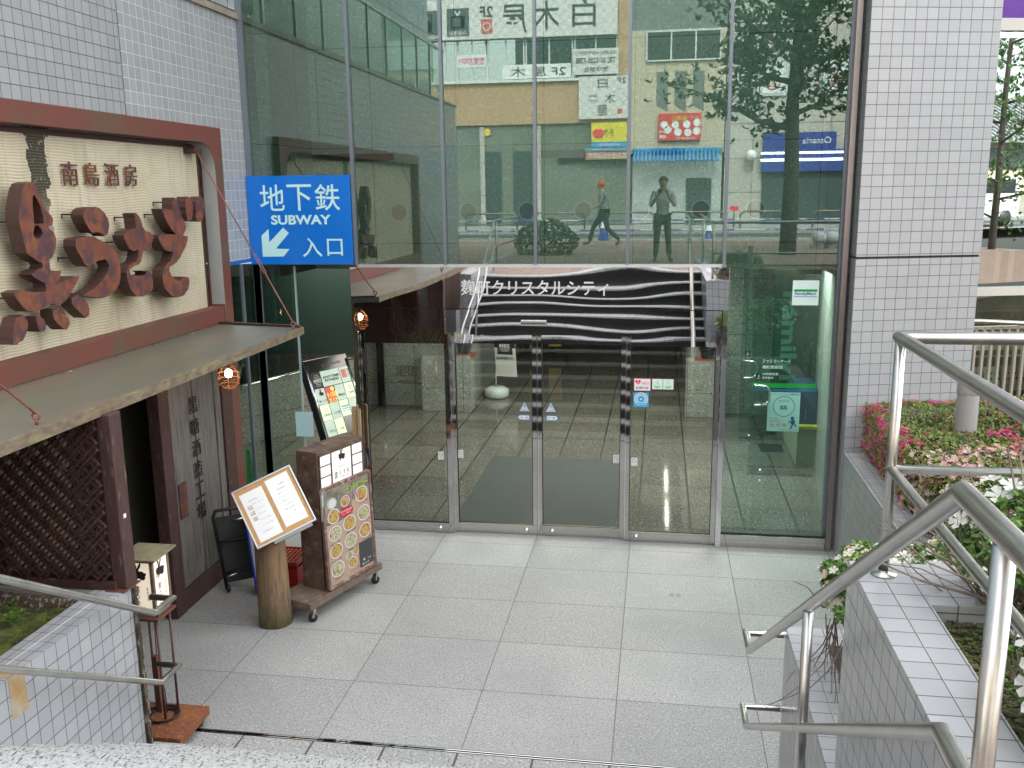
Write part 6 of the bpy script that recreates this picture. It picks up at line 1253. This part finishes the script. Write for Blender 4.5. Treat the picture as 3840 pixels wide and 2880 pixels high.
# cream building with fins, red menu board, blue awning
cb = thing('cream_building', 'cream clad building across the street with dark vertical fins', 'building', (2.8, YB, 2))
mb = MB(); mb.box(1.0, 4.75, YB - 6, YB, 5.1, 8.35); mb.box(1.0, 4.75, YB - 6, YB - .05, 8.35, 9.9); mb.build('clad_wall', brick2, cb)
for x in (2.02, 2.74, 3.46): mb = MB(); mb.prism([(x, 8.3), (x + .45, 8.3), (x + .45, 6.75), (x, 7.0)], (0, YB + .02, 0), X, Z, (0, -.3, 0)); mb.build('dark_fin', M('fin_grey', (.12, .13, .12), rough=.6) if x < 2.1 else bpy.data.materials['fin_grey'], cb)
mb = MB(); mb.box(1.1, 4.7, YB - .3, YB - .06, 2.05, 5.1); mb.build('shop_front', M('white_shopfront', (.42, .44, .42), (.30, .33, .31), 2, .6), cb)
mb = MB(); mb.box(3.3, 4.3, YB - .06, YB + .0, 2.05, 4.1); mb.build('doorway', darkroom, cb)
window(cb, 1.6, 4.5, 8.75, 9.8, 3, YB + .0, window_backing=darkroom)
mb = MB(); mb.box(1.0, 4.75, YB - 6, YB - .1, 9.9, 15); mb.build('upper_wall', M('upper_dark_wall', (.10, .12, .11), (.16, .18, .16), 3, .6), cb)
rm = M('menu_board_red', (.55, .03, .03), rough=.4)
it = [(1, 'text', '烏海山', 2.95, 6.45, .6, .22, .03), (2, 'text', 'ラーメン', 3.5, 6.48, .4, .12), (2, 'text', '弁当各種', 2.3, 5.95 - .0, .3, .10), (2, 'text', '500', 2.3, 5.75, .3, .14, .03), (2, 'text', 'お弁当 各種 配達', 3.2, 5.68, .8, .08)]
for k, (x, z) in enumerate(((2.35, 6.22), (2.8, 6.2), (3.25, 6.22), (3.65, 6.28), (2.5, 6.02), (2.9, 5.92), (3.3, 5.9), (3.65, 5.95))): it += [(2, 'disc', x, z, .15), (3 + k % 2, 'disc', x, z, .0001)]
rsign('menu_board', 'bright red food menu board on the cream building', 2.12, 3.82, 5.60, 6.66, rm, it, mats=(M('menu_lime', (.55, .65, .05), rough=.5), lt, bpy.data.materials['noodle_dish'], bpy.data.materials['salad_dish']))
aw = thing('tiled_awning', 'small bright blue tiled awning over the white shop front', 'awning', (2.9, YB + .5, 4.7))
mb = MB()
for i in range(22):
    x = 1.18 + i * .158; mb.tube([(x, YB + .02, 5.22), (x - .02, YB + .85, 4.76)], .05, 8)
mb.box(1.1, 4.7, YB, YB + .06, 5.18, 5.30); mb.build('blue_tiles', M('bright_blue_tile', (.02, .20, .48), (.04, .28, .58), 8, .35), aw)
# grey building on the right
gb = thing('concrete_building', 'grey panel building across the street with a lit blue fascia', 'building', (9, YB, 2))
mb = MB(); mb.box(4.8, 16, YB - 6, YB - .02, 2.0, 15); mb.build('panel_wall', concrete_g, gb)
for x in (6.0, 8.5, 11): window(gb, x, x + 1.1, 7.3, 8.5, 1, YB + .02, window_backing=curt)
mb = MB(); mb.box(6.25, 12.5, YB, YB + .25, 4.3, 5.15); mb.build('fascia', M('fascia_blue', (.02, .04, .22), rough=.4), gb)
mb = MB(); mb.box(6.2, 12.5, YB + .25, YB + .3, 4.98, 5.06); mb.box(6.2, 12.5, YB + .25, YB + .3, 4.70, 4.80); mb.build('light_strip', M('cool_strip_glow', (.9, .95, .9), emit=1.6), gb)
mb = MB(); mb.box(6.3, 12.4, YB, YB + .05, 2.1, 4.3); mb.build('shop_window', darkroom, gb)
for a, b, t_, lab in ((6.28, 7.12, '', 'plain blue sign panel over the lit fascia'), (7.6, 9.1, 'Osteria', 'dark blue sign with white letters over the lit fascia')):
    rsign('fascia_sign', lab, a, b, 5.17, 5.82, M('sign_navy', (.015, .035, .22), rough=.4) if a < 7 else bpy.data.materials['sign_navy'], [(1, 'text', t_, (a + b) / 2, 5.5, 1.1, .25)] if t_ else [], mats=(lt,), y=YB + .1)
for x in (6.55, 9.05):
    rsign('round_notice', 'white window notice with a red ring, ' + ('nearer the tree trunk' if x < 7 else 'right of the tree trunk'), x - .4, x + .4, 7.35, 8.25, lt, [(1, 'ring', x, 7.75, .30, .24), (2, 'disc', x, 7.75, .18)], mats=(sred, M('tan_photo', (.4, .3, .25), (.6, .55, .5), 9, .5) if x < 7 else bpy.data.materials['tan_photo']), y=YB + .12)
t = thing('globe_lamp', 'white round wall lamp on the grey panel building', 'lamp', (5.81, YB + .3, 4.96)); mb = MB(); mb.ball((5.81, YB + .28, 4.96), .22, 20); mb.build('globe', M('opal_globe', (.72, .72, .70), rough=.3), t); mb = MB(); mb.box(5.76, 5.86, YB - .02, YB + .1, 4.9, 5.0); mb.build('bracket', black, t)
# sky-lit towers behind
mb = MB(); mb.box(-30, -13.2, -34, -26, 2, 22); tag(mb.build('far_building', concrete_g), 'tall grey building further left across the street', 'building')
mb = MB(); mb.box(16.2, 30, -34, YB, 2, 15); tag(mb.build('far_building', brick2), 'cream building further right across the street', 'building')

# street furniture
galv = M('brown_guard_pipe', (.16, .13, .11), rough=.4, metal=.5)
for i, x in enumerate((-5.2, -2.6, 0.0, 2.6, 5.2, 7.8)):
    t = thing('guard_pipe', ('leftmost', 'second', 'third', 'fourth', 'fifth', 'rightmost')[i] + ' arched brown guard pipe along the far kerb', 'barrier', (x, -22.3, 2.21), 'arched guard pipes along the kerb')
    mb = MB(); mb.tube([(x, -22.3, 2.21), (x, -22.3, 2.70), (x + .12, -22.3, 2.82), (x + 1.9, -22.3, 2.82), (x + 2.02, -22.3, 2.70), (x + 2.02, -22.3, 2.21)], .035, 8); mb.tube([(x, -22.3, 2.4), (x + 2.02, -22.3, 2.4)], .025, 8); mb.build('pipe', galv, t)
blue_p = M('cone_blue', (.01, .04, .22), rough=.4)
cones = []
for i, (x, y, lab) in enumerate(((.62, -14.2, 'blue and white traffic cone by the walking person'), (3.7, -15.2, 'blue and white traffic cone behind the photographer'), (6.0, -15.6, 'blue and white traffic cone near the rubbish bags'))):
    t = thing('traffic_cone', lab, 'cone', (x, y, 1.92), 'blue cones at the roadworks')
    mb = MB(); mb.lathe([(0, .7), (.03, .7), (.16, .03), (.16, 0)], (x, y, 2.21 if y > -14.5 else 1.9), 16); mb.build('body', blue_p, t); mb = MB(); mb.lathe([(.066, .52), (.10, .36)], (x, y, 2.212 if y > -14.5 else 2.072), 16); mb.build('white_band', white, t)
for z in (2.45, 2.75):
    t = tag(MB().tube([(-6, -15.3, z), (9, -15.3, z)], .022, 8).build('barrier_bar', M('blue_white_bar', (.5, .55, .6), (.03, .07, .3), 1.3, .4, lo=.49, hi=.51, stretch=(1, .01, .01)) if z < 2.5 else bpy.data.materials['blue_white_bar']), ('lower' if z < 2.5 else 'upper') + ' blue and white striped bar of the roadworks barrier', 'barrier')
t = thing('rubbish_bags', 'pile of white rubbish bags on the pavement near the tree', 'rubbish', (6.3, -10.5, 2.21)); mb = MB(); rnd = random.Random(8)
for i in range(7): mb.ball((6.1 + (i % 4) * .3, -10.4 + (i // 4) * .2, 2.25 + (i // 4) * .22), .2, 12, (1, .9, .75))
mb.build('bags', M('white_bag', (.6, .62, .62), (.45, .48, .5), 6, .4, bmp=.05), t)
t = thing('hydrant_sign', 'small red street fixture on a thin post across the road', 'post', (5.0, -22.8, 2.21)); mb = MB(); mb.box(4.85, 5.15, -22.85, -22.75, 2.85, 3.0); mb.build('head', st_red, t); mb = MB(); mb.tube([(5, -22.8, 2.21), (5, -22.8, 2.85)], .03, 8); mb.build('post', galv, t)
sgb = thing('pavement_shrub', 'dense green shrub on the pavement mirrored left of the doors', 'shrub', (-.3, -8.2, 2.21)); mb = MB(); rnd = random.Random(14)
for i in range(2600):
    d = Vector((rnd.gauss(0, 1), rnd.gauss(0, 1), rnd.gauss(0, 1))).normalized(); k = 1 + .2 * nz(d.x * 2, d.y * 2 + d.z * 2, 1); leafset(mb, Vector((-.35, -8.2, 2.5)) + Vector((d.x * .75, d.y * .5, d.z * .48)) * k * rnd.uniform(.85, 1), d, rnd, .06, 2)
mb.build('foliage', leaf_mat('dark_shrub_leaf', [(.025, .06, .015), (.04, .09, .02), (.06, .11, .03)]), sgb)
def tree(name, label, x, y, H, tr, crown, nleaf, seed, leafm, lsize, limbs=9, first=.4):
    t = thing(name, label, 'tree', (x, y, 2.0)); rnd = random.Random(seed); base = Vector((x, y, 2.0)); tips = []
    mb = MB(); pts = [base, base + Vector((.02, 0, H * .3)), base + Vector((-.04, .03, H * .6)), base + Vector((.05, 0, H))]; mb.tube(pts, [tr * 1.15, tr, tr * .8, tr * .4], 14)
    for i in range(limbs):
        h = first * H + (1 - first) * H * i / limbs; p = base + Vector((0, 0, h)); a = i * 2.4 + seed; L = crown * rnd.uniform(.75, 1.1) * (1 - .35 * i / limbs)
        q1 = p + Vector((math.cos(a), math.sin(a), .25)) * L * .45; q2 = q1 + Vector((math.cos(a + .3), math.sin(a + .3), .55)) * L * .4; q3 = q2 + Vector((math.cos(a - .2), math.sin(a - .2), .3)) * L * .3
        mb.tube([p, q1, q2, q3], [tr * .42, tr * .3, tr * .18, tr * .07], 8)
        for k, q in ((.7, q1), (1, q2), (1, q3)):
            for j in range(3):
                e = q + Vector((rnd.uniform(-1, 1), rnd.uniform(-1, 1), rnd.uniform(-.35, .9))) * L * .38; mb.tube([q, (q + e) / 2 + Vector((0, 0, .06)), e], [tr * .12, tr * .08, tr * .03], 5, cap=False); tips.append((e, L * .28))
    mb.build('trunk', M('dark_bark', (.065, .055, .045), (.11, .10, .085), 6, .9, stretch=(2, 2, .5), bmp=.02) if 'dark_bark' not in bpy.data.materials else bpy.data.materials['dark_bark'], t)
    mb = MB()
    for i in range(nleaf):
        e, r = rnd.choice(tips); d = Vector((rnd.gauss(0, 1), rnd.gauss(0, 1), rnd.gauss(0, .7))); p = e + d * r * .55
        leafset(mb, p, Vector((rnd.gauss(0, .6), rnd.gauss(0, .6), 1)), rnd, lsize, 4)
    mb.build('crown', leafm, t); return t
tl = leaf_mat('street_tree_leaf', [(.03, .08, .025), (.045, .11, .03), (.07, .14, .04), (.025, .06, .02), (.10, .17, .06)], trans=.35)
tree('street_tree', 'broad dark trunked street tree mirrored at the right of the glass front', 5.06, -8.0, 5.8, .17, 2.0, 1900, 3, tl, .16, 9, .5)
tree('street_tree', 'light green street tree mirrored in the shop window at the far right', 15.6, -4.6, 6.0, .075, 2.6, 2600, 5, leaf_mat('fresh_tree_leaf', [(.06, .15, .04), (.09, .20, .05), (.04, .11, .03), (.13, .24, .07)], trans=.35), .12, 12, .15)
# traffic and house seen in the shop window
hs_ = thing('tiled_roof_house', 'low house with a grey ribbed roof mirrored in the shop window', 'house', (40, -27, 2))
mb = MB(); mb.box(30, 52, -33, -27, 2, 6.2); mb.build('wall', M('house_wall', (.30, .27, .23), (.36, .33, .28), 3, .8), hs_)
mb = MB(); mb.box(29.9, 52.1, -26.98, -26.9, 3.3, 4.4); mb.build('cream_band', M('cream_band', (.60, .50, .33), rough=.7), hs_)
mb = MB(); mb.add([(29, -26.2, 6.0), (53, -26.2, 6.0), (53, -31, 8.6), (29, -31, 8.6), (29, -26.2, 5.85), (53, -26.2, 5.85), (53, -31, 8.45), (29, -31, 8.45)], [(0, 1, 2, 3), (7, 6, 5, 4), (0, 4, 5, 1), (1, 5, 6, 2), (3, 2, 6, 7)])
for i in range(60): x = 29.2 + i * .4; mb.bar((x, -26.2, 6.04), (x, -31, 8.64), .06, .08)
mb.build('roof', M('grey_ribbed_roof', (.20, .21, .22), (.26, .27, .28), 6, .5), hs_)
mb = MB(); mb.box(32, 50, -26.95, -26.85, 4.6, 5.6); mb.build('window', darkroom, hs_)
mb = MB(); mb.box(30, 54, -40, -34, 2, 16); tag(mb.build('pale_block', M('pale_block_wall', (.50, .52, .54), (.42, .45, .48), 2, .7)), 'pale apartment block behind the low grey roofed house', 'building')
vn = thing('white_van', 'white delivery van driving on the road', 'van', (27, -17, 1.9))
P = [(-2.2, .35), (-2.2, 1.05), (-1.9, 1.25), (-1.35, 1.85), (2.1, 1.9), (2.2, 1.7), (2.2, .35), (1.85, .35), (1.7, .60), (1.35, .60), (1.2, .35), (-1.05, .35), (-1.2, .60), (-1.55, .60), (-1.7, .35)]
mb = MB(); mb.prism(P, (27, -16.1, 2.07), X, Z, (0, -1.7, 0)); mb.build('body', M('van_white', (.72, .73, .74), rough=.25, coat=.5), vn, bevel=.04)
mb = MB()
for a in (0, 1): y = (-16.095, -17.805)[a]; mb.prism([(-1.75, 1.28), (-1.28, 1.76), (-.6, 1.78), (-.6, 1.28)], (27, y, 2.07), X, Z, (0, (.004, -.004)[a], 0)); mb.prism([(-.5, 1.28), (-.5, 1.78), (1.9, 1.8), (1.9, 1.28)], (27, y, 2.07), X, Z, (0, (.004, -.004)[a], 0))
mb.build('window', M('van_glass', (.02, .025, .03), rough=.05), vn)
for x in (-1.38, 1.52):
    for y in (-16.2, -17.7): mb = MB(); mb.lathe([(0, -.09), (.30, -.09), (.31, -.05), (.31, .05), (.30, .09), (0, .09)], (27 + x, y, 2.38), 24, (0, 1, 0)); mb.build('wheel', black, vn)
mb = MB(); mb.box(24.75, 24.8, -16.4, -16.2, 2.65, 2.8); mb.box(24.75, 24.8, -17.7, -17.5, 2.65, 2.8); mb.build('headlight', lt, vn)
# ---------------------------------------------------------------- people
def skin(name, verts, edges, mat, parent, sub=2):
    me = bpy.data.meshes.new(name); me.from_pydata([v[0] for v in verts], edges, []); o = bpy.data.objects.new(name, me); COL.objects.link(o)
    sk = o.modifiers.new('skin', 'SKIN'); sk.use_smooth_shade = True
    for i, v in enumerate(verts):
        r = v[1]; me.skin_vertices[0].data[i].radius = (r, r) if not isinstance(r, tuple) else r
        me.skin_vertices[0].data[i].use_root = (i == 0)
    ss = o.modifiers.new('sub', 'SUBSURF'); ss.levels = sub; ss.render_levels = sub
    me.materials.append(mat); dg = bpy.context.evaluated_depsgraph_get(); dg.update()
    m2 = bpy.data.meshes.new_from_object(o.evaluated_get(dg)); bpy.data.objects.remove(o); m2.name = name
    for p in m2.polygons: p.use_smooth = True
    if not m2.materials: m2.materials.append(mat)
    q = bpy.data.objects.new(name, m2); COL.objects.link(q)
    if parent is not None: q.parent = parent; q.matrix_parent_inverse = Matrix.Translation(-Vector(parent.location))
    return q
skin_m = M('skin_tone', (.42, .25, .17), rough=.5); hair_m = M('black_hair', (.015, .012, .01), rough=.5)
def person(label, base, yaw, J, shirt, trousers, hat=None):
    """J: joint positions in body space: x right, y forward, z up"""
    root = thing('person', label, 'person', base); cy_, sy_ = math.cos(yaw), math.sin(yaw)
    T = lambda p: Vector((base[0] + p[0] * cy_ - p[1] * sy_, base[1] + p[0] * sy_ + p[1] * cy_, base[2] + p[2]))
    Vv, E_ = [], []
    def av(p, r): Vv.append((T(p), r)); return len(Vv) - 1
    def chain(start, pts):
        prev = start
        for p, r in pts: i = av(p, r); E_.append((prev, i)); prev = i
        return prev
    pel = av(J['pelvis'], .13); ch = chain(pel, [(J['waist'], .115), (J['chest'], .135), (J['neck'], .055)]); chest_i = 2
    hd0 = Vector(J['head']); chain(ch, [(hd0 + Vector((0, -.01, -.07)), .062), (hd0, .088), (hd0 + Vector((0, 0, .08)), .072)])
    ni = av(hd0 + Vector((0, .098, -.01)), .013); E_.append((ni - 2, ni))
    ears = [(hd0 + Vector((s * .085, 0, 0)), .014) for s in (-1, 1)]
    for e in ears: i = av(*e); E_.append((ni - 2, i))
    arms = {}
    for s in 'LR':
        e = chain(chest_i, [(J['sh' + s], .052), (J['el' + s], .038), (J['wr' + s], .026), (J['pa' + s], (.032, .018))])
        arms[s] = e; pa, wr = Vector(J['pa' + s]), Vector(J['wr' + s]); d = (pa - wr).normalized(); side = d.cross(Vector((0, 0, 1)) if abs(d.z) < .8 else Vector((0, 1, 0))).normalized(); pn = d.cross(side)
        for k, L in enumerate((.062, .074, .079, .072)):
            o = side * (k - 1.5) * .019; chain(e, [(pa + o + d * .03, .009), (pa + o + d * (.03 + L * .5) - pn * .012, .0085), (pa + o + d * (.03 + L * .85) - pn * .035, .007)])
        chain(e, [(pa - side * .036 - d * .01 - pn * .01, .011), (pa - side * .052 + d * .03 - pn * .02, .0085)])
        chain(pel, [(J['hi' + s], .085), (J['kn' + s], .055), (J['an' + s], .035), (J['to' + s], .034)])
    body = skin('body', Vv, E_, skin_m, root, 2)
    def piece(nm, pts, edges, mat): return skin(nm, [(T(p), r) for p, r in pts], edges, mat, root, 2)
    piece('shirt', [(J['waist'], .135), (J['chest'], .16), ((Vector(J['chest']) + Vector(J['neck'])) / 2, .10), (J['shL'], .068), ((Vector(J['shL']) + Vector(J['elL'])) / 2, .058), (J['elL'], .052), (J['shR'], .068), ((Vector(J['shR']) + Vector(J['elR'])) / 2, .058), (J['elR'], .052), (Vector(J['pelvis']) + Vector((0, 0, .02)), .145)],
          [(0, 1), (1, 2), (1, 3), (3, 4), (4, 5), (1, 6), (6, 7), (7, 8), (0, 9)], shirt)
    piece('trousers', [(J['pelvis'], .138), (J['hiL'], .098), (J['knL'], .068), (Vector(J['anL']) + Vector((0, 0, .02)), .056), (J['hiR'], .098), (J['knR'], .068), (Vector(J['anR']) + Vector((0, 0, .02)), .056)], [(0, 1), (1, 2), (2, 3), (0, 4), (4, 5), (5, 6)], trousers)
    for s in 'LR': piece('shoe', [(J['an' + s], .042), (Vector(J['to' + s]), .045), (Vector(J['to' + s]) + (Vector(J['to' + s]) - Vector(J['an' + s])) * Vector((1, 1, 0)) * .5, .038)], [(0, 1), (1, 2)], M('shoe_brown', (.12, .09, .07), rough=.6) if 'shoe_brown' not in bpy.data.materials else bpy.data.materials['shoe_brown'])
    mb = MB(); mb.ball(T(hd0 + Vector((0, -.018, .045))), .105, 16, (.93, 1, .92)); mb.build('hair', hat or hair_m, root)
    mb = MB()
    for s in (-1, 1): mb.ball(T(hd0 + Vector((s * .033, .079, .012))), .012, 8)
    mb.m = 1; mb.obox(T(hd0 + Vector((0, .083, -.052))), Vector((cy_, sy_, 0)) * .022, Vector((-sy_, cy_, 0)) * .006, Z * .005); mb.build('face_detail', [black, M('lip', (.35, .12, .10), rough=.5) if 'lip' not in bpy.data.materials else bpy.data.materials['lip']], root)
    return root
J1 = dict(pelvis=(0, 0, .92), waist=(0, .0, 1.08), chest=(0, 0, 1.30), neck=(0, .01, 1.46), head=(0, .05, 1.58), shL=(-.18, 0, 1.38), elL=(-.24, .14, 1.12), wrL=(-.10, .34, 1.33), paL=(-.07, .375, 1.40), shR=(.18, 0, 1.38), elR=(.24, .14, 1.12), wrR=(.10, .34, 1.33), paR=(.07, .375, 1.40),
          hiL=(-.09, 0, .88), knL=(-.11, .03, .48), anL=(-.13, -.02, .08), toL=(-.15, .10, .045), hiR=(.09, 0, .88), knR=(.12, .03, .48), anR=(.15, -.02, .08), toR=(.19, .09, .045))
person('person in light shirt and olive trousers holding up a phone above the stairs', (2.30, -5.86, 2.205), 0, J1, M('light_shirt', (.42, .44, .42), (.36, .38, .36), 8, .8), M('dark_olive_cloth', (.06, .07, .05), (.09, .10, .07), 9, .8))
mb = MB(); mb.box(2.242 - .038, 2.242 + .038, -5.436, -5.428, 3.58, 3.67); tag(mb.build('phone', black, bevel=.002), 'black phone held upright by the person at the top of the stairs', 'phone')
J2 = dict(pelvis=(0, 0, .90), waist=(0, .02, 1.05), chest=(0, .04, 1.28), neck=(0, .05, 1.44), head=(0, .09, 1.56), shL=(-.18, .04, 1.36), elL=(-.22, -.12, 1.12), wrL=(-.20, -.12, .88), paL=(-.20, -.09, .80), shR=(.18, .04, 1.36), elR=(.22, .08, 1.10), wrR=(.19, .28, .98), paR=(.18, .35, .98),
          hiL=(-.09, .02, .86), knL=(-.10, .28, .50), anL=(-.10, .38, .10), toL=(-.10, .50, .07), hiR=(.09, -.02, .86), knR=(.10, -.10, .46), anR=(.10, -.42, .16), toR=(.10, -.34, .05))
person('person walking in a grey top, dark trousers and an orange cap', (.80, -11.2, 2.21), R(90), J2, M('grey_top', (.20, .24, .25), rough=.8), M('dark_trousers', (.03, .035, .03), rough=.8), M('orange_cap', (.65, .08, .02), rough=.6))
# hide nothing: apart from the added lobby fill lights, everything above stands where it would in the real place
